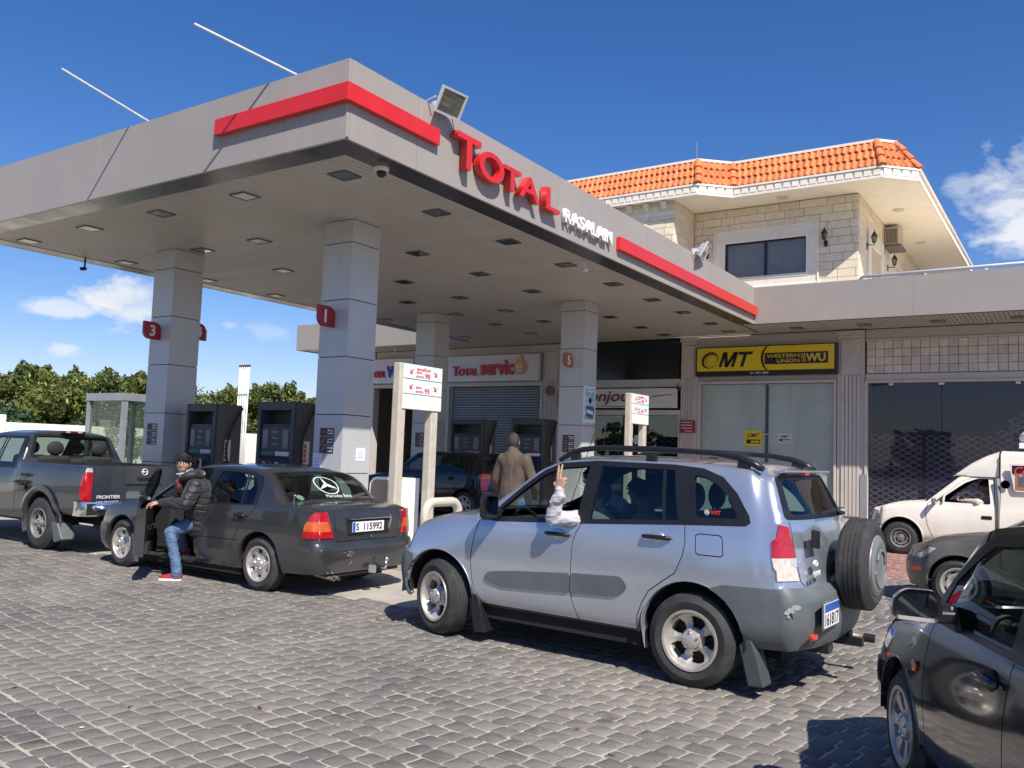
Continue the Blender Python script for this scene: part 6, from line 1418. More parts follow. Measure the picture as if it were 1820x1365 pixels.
    finish(car,t,body,cgl,[('wtrim','window_trim',trim,dict(both=True,push=.002,rim=.01)),
      ('gr','rear_door_window',glass('silver car rear glass',(.36,.46,.45)),dict(both=True,push=-.004)),('gr2','quarter_light',MATS['silver car rear glass'],dict(both=True,push=-.004)),('gq','side_window',glass('silver car quarter glass',(.62,.74,.70)),dict(both=True,push=-.004)),
      ('gf','front_door_window',cgl3,dict(side=-1,push=-.004)),('wsb','windscreen_band',trim,dict(push=.001)),('ws','windscreen',cgl3,dict()),('rwb','rear_window_band',trim,dict(push=.003)),('rw','rear_window',MATS['silver car quarter glass'],dict(push=.002)),
      ('tlr','tail_light',tl_red,dict(both=True,push=.012,rim=.02)),('tlw','tail_light_lower',tl_wht,dict(both=True,push=.012,rim=.02)),('tlamb','tail_light_clear',hl_m,dict(both=True,push=.013,rim=.02)),
      ('bumr','rear_bumper',plas,dict(push=.014,rim=.03)),('bumf','front_bumper',plas,dict(push=.014,rim=.03)),('ind','indicator',tl_amb,dict(both=True,push=.004)),('hl','headlight',hl_m,dict(push=.004)),('grille','grille',trim,dict(push=.001)),
      ('clf','door_cladding',plas,dict(both=True,push=.013,rim=.02)),('clr','door_cladding',plas,dict(both=True,push=.013,rim=.02)),('sill','sill',trim,dict(both=True,push=.0,rim=.02)),
      ('doorf','front_door',body2,dict(both=True,rim=.012)),('doorr','rear_door',body2,dict(both=True,rim=.012)),('fuel','fuel_flap',body2,dict(push=.001,rim=.01))],
      [(1.247,0),(-1.247,0)],.43,seats=[(.18,.36,.50,cabin2),(.18,-.36,.50,cabin2),(-.72,.42,.52,cabin),(-.72,0,.52,cabin),(-.72,-.42,.52,cabin)],dashx=1.0,dashz=1.06,dhw=.66)
    q=MB(); q.box(.5,.95,-.7,.7,.5,1.0); part('cowl_box',q,cabin,t,local=True)
    arch_lip(car,t,1.247,.36,.412,body,12,200); arch_lip(car,t,-1.247,.36,.412,body,-20,158)
    # mud flaps
    for sd in (1,-1):
        for wx in (1.247,-1.247):
            q=MB(); q.prism([(-.37,.36),(-.44,.09),(-.56,.10),(-.50,.33),(-.44,.46)],(wx,sd*.845,0),(1,0,0),(0,0,1),(0,-sd*.16,0)); part('mud_flap',q,mat('mud flap rubber',(.055,.062,.065),.6,var=.2) if wx<0 else trim,t,local=True,bevel=.012)
    w=.225
    for wx,st in ((1.247,R(-16)),(-1.247,0)):
        for sd in (1,-1): wheel(t,wx,sd*.755,.342,w,.215,'five',steer=st)
    # roof rails
    for sd in (1,-1):
        q=MB(); xs=[.10,.0,-.12,-.3,-.8,-1.3,-1.5,-1.62,-1.70]; zz=[.018,.055,.083,.098,.1,.095,.078,.045,.008]
        P=[(x,sd*.615,car.f['zt'](x)-.045+z) for x,z in zip(xs,zz)]; q.tube(P,[.020,.024,.024,.022,.022,.022,.026,.028,.024],10); part('roof_rail',q,trim,t,smooth=True,local=True)
        q=MB(); 
        for x in (-.06,-.78,-1.55): q.obox((x,sd*.615,car.f['zt'](x)-.03),(.05,0,0),(0,.02,0),(0,0,.04))
        part('rail_foot',q,trim,t,local=True,bevel=.015,stuff=True)
    for x in (-.25,-1.15):
        q=MB(); q.tube([(x,-.61,1.735),(x,.61,1.735)],.014,8); part('cross_bar',q,trim,t,smooth=True,local=True)
    # spoiler edge / gutter strip
    q=MB(); q.obox((-1.80,0,1.605),(.045,0,-.006),(0,.55,0),(0,0,.012)); part('roof_spoiler',q,body,t,bevel=.008,local=True)
    q=MB(); q.obox((-1.85,.1,1.595),(.01,0,0),(0,.05,0),(0,0,.012)); part('brake_light',q,tl_red,t,local=True)
    # handles and mirror
    for sd in (1,-1):
        handle(t,-.045,sd*(car.side_y(-.045,1.01)+.0),1.018,sd,trim,.24,body); handle(t,-.955,sd*(car.side_y(-.955,1.06)),1.072,sd,trim,.24,body)
        mirror_part(t,.60,sd*.82,1.20,sd,trim,None,1.0,1.55)
    # tailgate: handle, spare wheel, wiper, badge, plate, lamps, exhaust
    q=MB(); q.obox((-2.055,.52,1.135),(.012,0,0),(0,.075,.01),(0,0,.065)); part('tailgate_handle',q,trim,t,bevel=.02,local=True)
    q=MB(); q.ball((-2.06,.545,.965),1,14,8,(.012,.045,.026)); q.tube([(-2.068,.545+.036*math.cos(2*PI*k/16),.965+.02*math.sin(2*PI*k/16)) for k in range(16)],.004,6,closed=True); part('oval_badge',q,badge,t,local=True,smooth=True)
    letters('badge_text','RAV4',badge,t,(-2.07,.62,.87),(0,-1,0),(0,0,1),w=.15,h=.045,depth=.008,bold=.02)
    yc=-.02; zc=.935
    q=MB(); q.tube([(-2.02,yc,zc),(-2.14,yc,zc)],.09,12); part('spare_carrier',q,trim,t,local=True)
    sp=wheel(t,-2.235,yc,.342,.225,.215,'plain',z=zc,axis=(0,0,PI/2),name='spare_wheel')
    q=MB(); q.lathe([(.205,.10),(.212,.122),(.19,.135),(.15,.138),(.13,.130),(.05,.128),(0,.130)],(0,0,0),(0,1,0),40); cv=part('wheel_cover',q,mat('spare cover grey',(.15,.168,.175),.38,var=.06),sp,smooth=R(50),local=True)
    q=MB(); q.tube([(.165*math.cos(R(a)),.137,.165*math.sin(R(a))) for a in range(200,351,10)],.010,6); q.tube([(.11*math.cos(R(a))-.02,.136,.09*math.sin(R(a))+.02) for a in range(10,200,12)],.009,6); part('cover_ridge',q,MATS['spare cover grey'],sp,smooth=True,local=True)
    q=MB(); q.tube([(-2.03,-.25,1.30),(-2.035,-.06,1.33),(-2.02,.32,1.305)],.012,6); q.tube([(-2.03,-.28,1.31),(-1.99,-.25,1.30)],.03,8); part('rear_wiper',q,trim,t,local=True)
    q=MB(); q.obox((-2.147,.47,.615),(.004,0,0),(0,.19,0),(0,0,.10)); part('plate_recess',q,plas,t,bevel=.01,local=True)
    plate(t,(-2.156,.47,.615),(0,-1,0),(0,0,1),.34,.165,'161817',blue='top')
    q=MB(); q.obox((-2.10,.70,.475),(.02,0,0),(0,.055,.004),(0,0,.022)); part('rear_fog_lamp',q,mat('fog red',(.6,.04,.02),.3,coat=1),t,bevel=.015,local=True)
    q=MB(); q.tube([(-1.8,-.52,.30),(-2.12,-.56,.29)],.028,12); part('exhaust_pipe',q,mat('rusty exhaust',(.25,.2,.16),.5,metal=.6,var=.3,scale=20),t,smooth=True,local=True); q=MB(); q.tube([(-2.12,-.56,.29),(-2.20,-.57,.288)],.036,12); part('exhaust_tip',q,trim,t,smooth=R(60),local=True)
    q=MB(); q.box(-2.1,-1.55,.25,.35,.30,.36); q.box(-2.22,-2.05,-.16,-.10,.30,.36); q.box(-2.1,-1.6,-.3,-.2,.28,.38); part('tow_bracket',q,trim,t,local=True)
    # worn paint patches on the bumper
    wp=mat('bare primer patch',(.50,.49,.45),.7,var=.1)
    def patch(y,z,pts,nm='paint_chip'):
        pass
    q=MB(); 
    for (x,z,r,sx) in ((-1.99,.665,.024,1.5),(-1.965,.64,.02,1),(-2.03,.685,.018,1.9),(-1.975,.615,.012,1.2)):
        P=[]
        rg=random.Random(int(x*1000))
        for k in range(12):
            a=2*PI*k/12; rr=r*rg.uniform(.55,1.2); P.append((x+math.cos(a)*rr*sx,z+math.sin(a)*rr))
        q.add([(px_,car_bumper_y(car,px_,pz_),pz_) for px_,pz_ in P],[tuple(range(12))])
    part('paint_chip',q,wp,t,local=True,recalc=False)
    q=MB(); yq=car.side_y(-1.34,1.30); q.lathe([(0,0),(.022,0)],(-1.335,yq+.003,1.285),(0,1,0),16); wq=part('window_sticker',q,white,t,local=True)
    letters('sticker_text','WIT',sgr,wq,(-1.365,yq+.004,1.272),(-1,0,0),(0,0,1),w=.08,h=.03,depth=.001,bold=.02)
    # short antenna on the front wing
    q=MB(); q.tube([(.86,-.74,1.12),(.62,-.80,1.9)],.004,5); part('antenna',q,trim,t,local=True)
    return t,car
def car_bumper_y(car,x,z):
    # y on the corner of the bumper where endx(x0..)=x : solve by search along nominal stations
    best=None
    for k in range(200):
        xn=car.x0+(-1.3-car.x0)*k/199; y=side_y(car,xn,z); e=car.f['er'](z); w=max(0,(car.xr-xn)/(car.xr-car.x0)); w=w*w*(3-2*w); q=min(1,y/car.f['yw'](xn)); X=xn+w*(e-car.x0)+car.cr*w*w*q**car.pr; d=abs(X-x)
        if best is None or d<best[0]: best=(d,y)
    return best[1]+.0175
suv,suvcar=silver_suv()
hd=math.atan2(.0496,-1.0)
suv.location=(-3.58-.0496*.862*1.0+.0,6.147+.862,0); suv.rotation_euler=(0,0,hd)
# ------------------------------------------------------------ dark sedan with its driver's door open
def sedan():
    car=Car(x0=-2.27,x1=2.18,ns=90,extra=[],xf=1.70,xr=-1.75,cf=.22,pf=3.6,cr=.08,pr=8,wz=.55,flat=False,crown=3.6,linear=('er','ef'),wz0=.31,
      T=dict(zs=[(-2.27,.27),(-1.6,.25),(-.8,.22),(.8,.21),(1.6,.2),(2.18,.22)],ys=[(-2.27,.74),(-1.4,.79),(0,.80),(1.5,.78),(2.18,.68)],
        z1=[(-2.27,.42),(0,.38),(2.18,.38)],yw=[(-2.27,.80),(-1.8,.845),(-1.35,.86),(0,.86),(1.35,.858),(1.8,.83),(2.18,.74)],
        zb=[(-2.27,.93),(-2.1,.965),(-1.6,.985),(-1.2,.975),(-.3,.925),(.6,.89),(.9,.885),(1.3,.85),(1.7,.79),(2.0,.72),(2.18,.64)],
        yb=[(-2.27,.775),(-1.8,.82),(-1.2,.832),(.6,.83),(1.0,.82),(1.6,.79),(2.0,.74),(2.18,.68)],
        zr=[(-2.27,.935),(-2.1,.97),(-1.72,.99),(-1.62,1.0),(-1.40,1.21),(-1.2,1.325),(-1.0,1.355),(-.5,1.375),(0,1.36),(.2,1.31),(.45,1.17),(.75,.975),(.88,.895),(1.3,.854),(1.7,.795),(2.0,.724),(2.18,.644)],
        yr=[(-2.27,.755),(-1.8,.80),(-1.62,.80),(-1.40,.72),(-1.2,.66),(-.8,.635),(-.2,.635),(.2,.65),(.5,.70),(.75,.77),(.9,.80),(1.6,.77),(2.0,.72),(2.18,.66)],
        zt=[(-2.27,.97),(-2.15,1.0),(-1.9,1.02),(-1.72,1.03),(-1.4,1.245),(-1.2,1.35),(-1.0,1.395),(-.5,1.42),(0,1.405),(.2,1.36),(.45,1.225),(.75,1.04),(.98,.935),(1.05,.92),(1.4,.885),(1.8,.815),(2.05,.76),(2.18,.70)],
        er=[(.2,-2.18),(.30,-2.24),(.45,-2.27),(.56,-2.265),(.60,-2.235),(.75,-2.225),(.95,-2.20),(1.0,-2.18)],
        ef=[(.2,2.10),(.3,2.18),(.5,2.19),(.56,2.15),(.7,2.10),(.8,2.05)]))
    car.build_shell(); t=thing('sedan','dark grey sedan with its driver door open and a star decal on the rear glass','car')
    S01=side_only(car,(0,1),.2); REAR=lambda f:f[car.zl]==4
    for wx in (1.345,-1.345): arch(car,wx,.31,.365)
    ALL=[(.70,.885),(.74,.93),(.45,1.155),(.2,1.295),(.02,1.34),(-.5,1.36),(-.95,1.345),(-1.18,1.29),(-1.255,1.18),(-1.26,.965)]
    gF=[(.60,.925),(.62,.96),(.43,1.12),(.18,1.262),(0,1.308),(-.235,1.318),(-.20,.945)]; gR=[(-.36,.955),(-.40,1.322),(-.60,1.325),(-.88,1.312),(-.98,.965)]; gR2=[(-1.01,.967),(-.915,1.309),(-1.08,1.265),(-1.175,1.15),(-1.19,.975)]
    car.panel('wtrim','xz',ALL,S01)
    for n,g in (('gf',gF),('gr',gR),('gr2',gR2)): car.panel(n,'xz',g,S01)
    WS=lambda f:f[car.zl]==2 and .1<f.calc_center_median().x<1.1 and f.normal.x>.15
    car.panel('ws','xy',[(.17,-.58),(.78,-.70),(.96,-.5),(.99,0),(.96,.5),(.78,.70),(.17,.58),(.19,0)],WS)
    RWf=lambda f:f[car.zl] in (1,2) and -1.8<f.calc_center_median().x<-1.05 and f.normal.x<-.25
    B=rounded([(-1.20,-.60),(-1.66,-.715),(-1.70,-.5),(-1.705,0),(-1.70,.5),(-1.66,.715),(-1.20,.60),(-1.185,0)],.03)
    car.panel('rwb','xy',B,RWf); car.panel('rw','xy',inset(B,.035),RWf)
    for sg in (1,-1):
        car.panel('tl','yz',[(sg*.56,.655),(sg*.95,.655),(sg*.95,1.0),(sg*.66,.955),(sg*.63,.93)],REAR)
        car.panel('tla','yz',[(sg*.60,.73),(sg*.95,.73),(sg*.95,.835),(sg*.635,.835)],lambda f:f[car.pl]==car.ids['tl'] and f[car.zl]==4)
    car.panel('tl','xz',[(-2.02,.655),(-2.035,.78),(-2.10,.90),(-2.19,.965),(-2.4,.965),(-2.4,.655)],S01); car.panel('tla','xz',[(-2.0,.73),(-2.4,.73),(-2.4,.835),(-2.0,.835)],lambda f:f[car.pl]==car.ids['tl'] and f[car.zl]==0)
    car.panel('bumr','xz',[(-1.66,.56),(-2.0,.585),(-2.5,.60),(-2.5,.1),(-1.5,.1)],lambda f:f[car.zl] in (0,4) and f.calc_center_median().x<-1.4)
    car.panel('bumf','xz',[(1.70,.54),(2.4,.56),(2.4,.1),(1.6,.1)],lambda f:f[car.zl] in (0,3) and f.calc_center_median().x>1.4)
    car.panel('hl','xz',[(1.93,.60),(2.4,.60),(2.4,.72),(2.0,.70)],S01); 
    for sg in (1,-1): car.panel('hl','yz',[(sg*.40,.58),(sg*.9,.58),(sg*.9,.70),(sg*.40,.70)],lambda f:f[car.zl]==3)
    car.panel('grille','yz',[(-.32,.56),(.32,.56),(.30,.70),(-.30,.70)],lambda f:f[car.zl]==3)
    # slim rub strip along the doors
    KP=('gf','gr','gr2','wtrim','tl','tla')
    sF=[(.84,.885),(.86,.8),(.865,.6),(.85,.45),(.83,.25)]; sM=[(-.165,.905),(-.15,.8),(-.16,.5),(-.20,.25)]; sR=[(-1.265,.965),(-1.18,.87),(-1.06,.76),(-.93,.60),(-.86,.45),(-.845,.25)]
    for L in (sF,sM,sR): car.seam('xz',L,S01,.004,keep=KP)
    no=lambda f:f[car.zl] in (0,1) and f[car.pl]==0
    car.panel('doorf','xz',[(.70,.89)]+[(.84,.885)]+sF[1:]+sM[::-1]+[(-.165,.93)],no,do_cut=False); car.panel('doorr','xz',sM+sR[::-1]+[(-1.265,.99),(-.165,.93)],no,do_cut=False)
    car.seam('xz',[(1.60,.545),(.88,.54)],S01,.004,keep=KP+('bumf',)); car.seam('xz',[(.86,.54),(-.16,.54),(-.9,.545),(-1.0,.55)],S01,.004,keep=KP)
    car.seam('yz',[(.53,1.0),(.545,.95),(.50,.61),(-.50,.61),(-.545,.95),(-.53,1.0)],REAR,.004,keep=('tl','tla')); car.seam('xy',[(-2.25,.70),(-1.78,.72),(-1.76,0),(-1.78,-.72),(-2.25,-.70)],lambda f:f[car.zl]==2,.004)
    # open front left door: removed from the body, hung on its hinge
    for f in car.bm.faces:
        c=f.calc_center_median()
        if c.y>0 and f[car.pl] in (car.ids['doorf'],): f[car.pl]=car.ids.setdefault('opendoor',99)
        elif c.y>0 and f[car.pl]==car.ids['gf']: f[car.pl]=car.ids.setdefault('openglass',98)
        elif c.y>0 and f[car.pl]==car.ids['wtrim'] and c.x>-.19: f[car.pl]=car.ids.setdefault('openframe',97)
    car.glass_ids=('gf','gr','gr2','ws','rw','opendoor','openglass','openframe')
    body=paint('dark grey paint',(.036,.037,.040),metal=.4,rough=.28,dust=.09,dustcol=(.15,.15,.15),coat=.9,dscale=1.8,low=.22)
    gs=glass('sedan side glass',(.42,.50,.52)); gr=glass('sedan rear glass',(.50,.63,.55),ior=1.55)
    finish(car,t,body,cgl,[('wtrim','window_trim',trim,dict(both=True,push=.001)),('gr','rear_door_window',gs,dict(both=True,push=-.003)),('gr2','quarter_light',gs,dict(both=True,push=-.003)),('gf','front_door_window',gs,dict(side=-1,push=-.003)),
      ('ws','windscreen',cgl3,dict()),('rwb','rear_window_band',trim,dict(push=.001)),('rw','rear_window',gr,dict(push=.0)),('tl','tail_light',tl_red,dict(both=True,push=.010,rim=.02)),('tla','tail_light_amber',tl_amb,dict(both=True,push=.011,rim=.02)),
      ('bumr','rear_bumper',body,dict(push=.016,rim=.03)),('bumf','front_bumper',body,dict(push=.016,rim=.03)),('hl','headlight',hl_m,dict(push=.004)),('grille','grille',chrome,dict(push=.006)),('doorf','front_door',body,dict(side=-1,rim=.012)),('doorr','rear_door',body,dict(both=True,rim=.012))],
      [(1.345,0),(-1.345,0)],.375,floor=.26,seats=[(.05,.36,.34,cabin),(.05,-.36,.34,cabin),(-.78,.36,.36,cabin),(-.78,-.36,.36,cabin)],dashx=.86,dashz=.86,dhw=.66)
    door=bpy.data.objects.new('front_door',None); C.objects.link(door); door.parent=t; door.location=(.85,.84,0)
    for pn,nm,mt in (('opendoor','door_skin',body),('openframe','window_frame',trim),('openglass','door_window',gs)):
        me=car.take(pn,rim=.035 if pn!='openglass' else 0); 
        for v in me.vertices: v.co-=Vector((.85,.84,0))
        me.materials.append(mt); o=link(me,nm,door)
    door.children[-1]; 
    q=MB(); q.prism([(-.0,.27),(-1.0,.27),(-1.02,.86),(-.15,.86),(0,.8)],(0,-.045,0),(1,0,0),(0,0,1),(0,-.05,0)); part('door_card',q,mat('door card',(.03,.03,.032),.6,var=.2),door,local=True,bevel=.01)
    q=MB(); q.tube([(-.35,-.12,.62),(-.55,-.14,.63),(-.75,-.12,.62)],.025,8); q.box(-.9,-.2,-.13,-.095,.32,.44); q.lathe([(.09,0),(.085,-.01),(0,-.012)],(-.3,-.095,.5),(0,1,0),18); part('armrest',q,cabin,door,local=True,smooth=R(40))
    q=MB(); q.prism([(-.02,.25),(-1.03,.25),(-1.03,.30),(-.02,.30)],(0,.008,0),(1,0,0),(0,0,1),(0,-.06,0)); q.box(-1.035,-.99,-.1,.0,.3,.86); part('door_edge',q,body,door,local=True)
    mirror_part(door,-.18,.02,.97,1,body,None,.95,.9)
    door.rotation_euler=(0,0,R(-39))   # swings outwards about the front hinge
    for wx in (1.345,-1.345): arch_lip(car,t,wx,.31,.365,body,-14,194)
    for wx in (1.345,-1.345):
        for sd in (1,-1): wheel(t,wx,sd*.745,.308,.20,.195,'eight')
    for sd in (1,-1):
        handle(t,-1.0,sd*car.side_y(-1.0,.83),.835,sd,trim,.2,hubd,'door_handle')
        if sd==-1: handle(t,.0,sd*car.side_y(0,.80),.80,sd,trim,.2,hubd); mirror_part(t,.66,sd*.80,.96,sd,body,None,.95,.9)
    # number plate in its recess, grip bar, lock, tow ball, exhausts
    q=MB(); q.obox((-2.235,0,.765),(.012,0,0),(0,.335,0),(0,0,.085)); part('plate_recess',q,seamm,t,local=True,bevel=.006)
    q=MB(); q.obox((-2.255,.0,.862),(.016,0,.004),(0,.34,0),(0,0,.008)); q.obox((-2.252,-.335,.79),(.012,0,0),(0,.012,.02),(0,-.02,.07)); part('grip_bar',q,chrome,t,local=True,bevel=.004)
    plate(t,(-2.255,.03,.765),(0,-1,0),(0,0,1),.52,.115,'S  115992')
    q=MB(); q.lathe([(.016,0),(.016,-.008),(0,-.008)],(-2.25,-.02,.65),(1,0,0),12); part('boot_lock',q,chrome,t,local=True)
    q=MB(); q.tube([(-2.2,-.18,.28),(-2.36,-.18,.285),(-2.37,-.18,.36)],.018,8); q.ball((-2.37,-.18,.385),.028,10,8); part('tow_ball',q,chrome,t,local=True,smooth=True)
    q=MB(); q.obox((-2.18,.0,.25),(.04,0,0),(0,.55,0),(0,0,.025)); part('tow_bar',q,underm,t,local=True)
    q=MB(); q.obox((-2.30,-.02,.275),(.012,0,0),(0,.06,.01),(0,0,.045)); part('tow_socket',q,alu,t,local=True,bevel=.02)
    for y in (.50,.575): q=MB(); q.tube([(-2.0,y,.235),(-2.29,y,.215)],.022,12,cap=False); part('exhaust_tip',q,mat('rusty chrome exhaust',(.42,.38,.33),.3,metal=.7,var=.3,scale=30),t,local=True,smooth=True)
    q=MB(); q.box(-1.9,-1.2,-.6,.6,.2,.3); part('fuel_tank',q,underm,t,local=True,bevel=.05)
    # star decal on the rear glass
    P0=Vector((-1.66,0,1.043)); P1=Vector((-1.23,0,1.335)); upv=(P1-P0).normalized(); rv=Vector((0,-1,0)); nn=rv.cross(upv); 
    def onglass(u,v): 
        y=-u; p=P0+upv*v+rv*u; 
        # drop onto the curved glass
        x=p.x; zz=car.f['zr'](x)+(car.f['zt'](x)-car.f['zr'](x))*(1-(min(1,abs(y)/car.f['yr'](x)))**car.crown); return Vector((p.x,p.y,zz))+nn*.012
    dm=mat('white decal',(.62,.70,.66),.5,var=.05); q=MB(); c0,c1=.02,.23; n=40; vs=[]
    for k in range(n): 
        a=2*PI*k/n
        for r in (.145,.158): vs.append(onglass(c0+r*1.15*math.cos(a),c1+r*math.sin(a)))
    q.add(vs,[(2*k,2*k+1,(2*k+3)%(2*n),(2*k+2)%(2*n)) for k in range(n)])
    for a in (90,210,330): 
        d=Vector((math.cos(R(a))*1.15,math.sin(R(a)))); e=Vector((-d.y,d.x))*.16; q.add([onglass(c0,c1),onglass(c0+d.x*.02+e.x*.14,c1+d.y*.02+e.y*.14),onglass(c0+d.x*.148,c1+d.y*.148),onglass(c0+d.x*.02-e.x*.14,c1+d.y*.02-e.y*.14)],[(0,1,2),(0,2,3)])
    part('star_decal',q,dm,t,local=True,recalc=False)
    me=text_mesh('Mercedes Benz',dm,(0,0,0),(1,0,0),(0,1,0),w=.42,h=.06,depth=0,bold=.0,shear=.2)
    for v in me.vertices: v.co=onglass(v.co.x-.12,v.co.y+.01)
    me.name='decal_text'; link(me,'decal_text',t)
    q=MB(); q.lathe([(.0,.0),(.05,.0)],onglass(-.52,.05),nn,16); part('window_sticker',q,mat('green sticker',(.25,.42,.28),.5,var=.3,scale=40),t,local=True)
    q=MB(); q.tube([(-1.72,.70,1.0),(-1.73,.70,1.09)],.004,5); q.ball((-1.73,.70,1.10),.01,6,4); part('aerial',q,alu,t,local=True)
    # scuffs on the bumper
    q=MB(); rg=random.Random(4)
    for k in range(9): y=.36+rg.uniform(-.08,.08); z=.475+rg.uniform(-.03,.03); q.obox((-2.291,y,z),(.001,0,0),(0,rg.uniform(.01,.035),rg.uniform(-.006,.006)),(0,0,rg.uniform(.001,.003)))
    q.obox((-2.291,.33,.37),(.001,0,0),(0,.025,-.02),(0,0,.002)); part('scuff_marks',q,mat('scuff grey',(.35,.34,.32),.7),t,local=True,stuff=True)
    return t,car
sed,sedcar=sedan(); sed.location=(-9.145,7.43,0); sed.rotation_euler=(0,0,PI)
# ------------------------------------------------------------ dark crew cab pickup
def pickup_dark():
    car=Car(x0=-2.72,x1=2.5,ns=100,extra=[-.785,-.80,-.70,-.72],xf=2.0,xr=-2.5,cf=.28,pf=3.2,cr=.05,pr=7,wz=.5,flat=False,crown=3.2,linear=('er','ef','zt','zr','yr'),wz0=.38,
      T=dict(zs=[(-2.72,.58),(-2.2,.55),(-1.0,.42),(1,.40),(2.5,.42)],ys=[(-2.72,.86),(0,.86),(2.5,.76)],z1=[(-2.72,.68),(0,.55),(2.5,.55)],yw=[(-2.72,.905),(-1.6,.925),(0,.915),(1.6,.925),(2.1,.9),(2.5,.80)],
        zb=[(-2.72,1.25),(-.9,1.25),(-.8,1.2),(-.6,1.13),(.9,1.08),(1.3,1.10),(2.0,1.05),(2.5,.95)],yb=[(-2.72,.86),(-.9,.86),(0,.86),(1.2,.84),(2.1,.82),(2.5,.72)],
        zr=[(-2.72,1.265),(-.80,1.265),(-.785,1.30),(-.68,1.67),(-.5,1.70),(.3,1.695),(.55,1.60),(1.15,1.12),(2.0,1.055),(2.5,.955)],yr=[(-2.72,.84),(-.80,.84),(-.785,.80),(-.68,.655),(.2,.66),(.6,.70),(1.15,.80),(2.0,.79),(2.5,.70)],
        zt=[(-2.72,1.27),(-.80,1.27),(-.785,1.31),(-.66,1.73),(-.5,1.765),(.2,1.765),(.5,1.69),(1.2,1.17),(2.0,1.12),(2.5,1.0)],er=[(.5,-2.70),(1.3,-2.72)],ef=[(.4,2.42),(.6,2.5),(.9,2.48),(1.0,2.45)]))
    car.build_shell(); t=thing('dark_pickup','dark grey crew cab pickup with dented side seen from behind at the left edge','pickup')
    S01=side_only(car,(0,1),.2); REAR=lambda f:f[car.zl]==4
    for wx in (1.6,-1.6): arch(car,wx,.40,.46)
    car.panel('wtrim','xz',[(.95,1.12),(.42,1.60),(.2,1.66),(-.62,1.665),(-.70,1.62),(-.72,1.16)],S01)
    for n,g in (('gf',[(.85,1.15),(.40,1.57),(.22,1.63),(.0,1.63),(.02,1.14)]),('gr',[(-.05,1.15),(-.05,1.63),(-.55,1.63),(-.62,1.18)])): car.panel(n,'xz',g,S01)
    BW=lambda f:f[car.zl] in (1,2) and -.80<f.calc_center_median().x<-.60 and f.normal.x<-.35
    car.panel('rwb','yz',rounded([(-.70,1.33),(-.60,1.70),(.60,1.70),(.70,1.33)],.05),BW); car.panel('rw','yz',rounded([(-.65,1.365),(-.565,1.665),(.565,1.665),(.65,1.365)],.05),BW)
    car.panel('ws','xy',[(.50,-.62),(1.1,-.74),(1.16,0),(1.1,.74),(.50,.62)],lambda f:f[car.zl]==2 and .45<f.calc_center_median().x<1.2 and f.normal.x>.3)
    for sg in (1,-1): car.panel('tl','yz',[(sg*.785,.78),(sg*1.0,.78),(sg*1.0,1.18),(sg*.785,1.18)],REAR); car.panel('tlw','yz',[(sg*.785,1.18),(sg*1.0,1.18),(sg*1.0,1.235),(sg*.80,1.235)],REAR)
    car.panel('tl','xz',[(-2.64,.80),(-2.60,.86),(-2.62,1.1),(-2.67,1.18),(-2.9,1.18),(-2.9,.78),(-2.67,.78)],S01)
    car.seam('yz',[(.765,1.27),(.765,.66),(-.765,.66),(-.765,1.27)],REAR,.006)
    car.seam('xz',[(-.83,1.26),(-.84,.5)],S01,.008); car.seam('xz',[(-.05,1.12),(-.05,.45)],S01,.005)
    sx=[(-.72,1.15),(-.80,.95),(-.83,.5)]
    car.delete('xy',[(-2.66,-.72),(-2.66,.72),(-.88,.72),(-.88,-.72)],lambda f:f[car.zl]==2 and f.normal.z>.3)
    car.glass_ids=('gf','gr','ws','rw'); body=paint('pickup paint',(.036,.042,.052),metal=.4,rough=.26,dust=.26,dustcol=(.13,.135,.14),coat=.85,dscale=2.2,low=.35)
    gs=glass('pickup glass',(.30,.36,.36))
    finish(car,t,body,cgl,[('wtrim','window_trim',trim,dict(both=True,push=.001)),('gf','front_door_window',gs,dict(both=True,push=-.003)),('gr','rear_door_window',gs,dict(both=True,push=-.003)),('rwb','rear_window_band',trim,dict(push=.003)),('rw','rear_window',gs,dict(push=.004)),('ws','windscreen',cgl3,dict()),
       ('tl','tail_light',tl_red,dict(both=True,push=.01,rim=.02)),('tlw','tail_light_top',hl_m,dict(both=True,push=.01,rim=.02))],[(1.6,0),(-1.6,0)],.475,floor=.5,seats=[(.2,.38,.62,cabin),(.2,-.38,.62,cabin),(-.5,.36,.62,cabin),(-.5,-.36,.62,cabin)],dashx=1.0,dashz=1.08,dhw=.7)
    q=MB(); q.box(-2.67,-.87,-.73,.73,.75,.78); q.box(-2.68,-2.66,-.73,.73,.78,1.26); q.box(-.88,-.86,-.73,.73,.78,1.26); q.box(-2.66,-.88,.72,.74,.78,1.26); q.box(-2.66,-.88,-.74,-.72,.78,1.26); part('load_bed',q,underm,t,local=True)
    # flared arches
    for wx in (1.6,-1.6): arch_lip(car,t,wx,.40,.46,body,-20,200,w=.09,out=.03,dep=.09,nm='wheel_flare')
    for wx in (1.6,-1.6):
        for sd in (1,-1): wheel(t,wx,sd*.80,.385,.26,.215,'six',m=rimd)
    for sd in (1,-1): q=MB(); q.prism([(-.34,.42),(-.44,.14),(-.66,.2),(-.50,.42)],(-1.6,sd*.92,0),(1,0,0),(0,0,1),(0,-sd*.22,0)); part('mud_flap',q,plas,t,local=True,bevel=.012)
    q=MB(); P=[(.93,-2.52),(.96,-2.70),(.90,-2.80),(.5,-2.86),(-.5,-2.86),(-.90,-2.80),(-.96,-2.70),(-.93,-2.52)]
    vs=[]; 
    for (y,x) in P: vs+=[(x+.02,y,.56),(x,y,.60),(x-.01,y,.70),(x+.01,y,.76),(x+.06,y*.97,.775)]
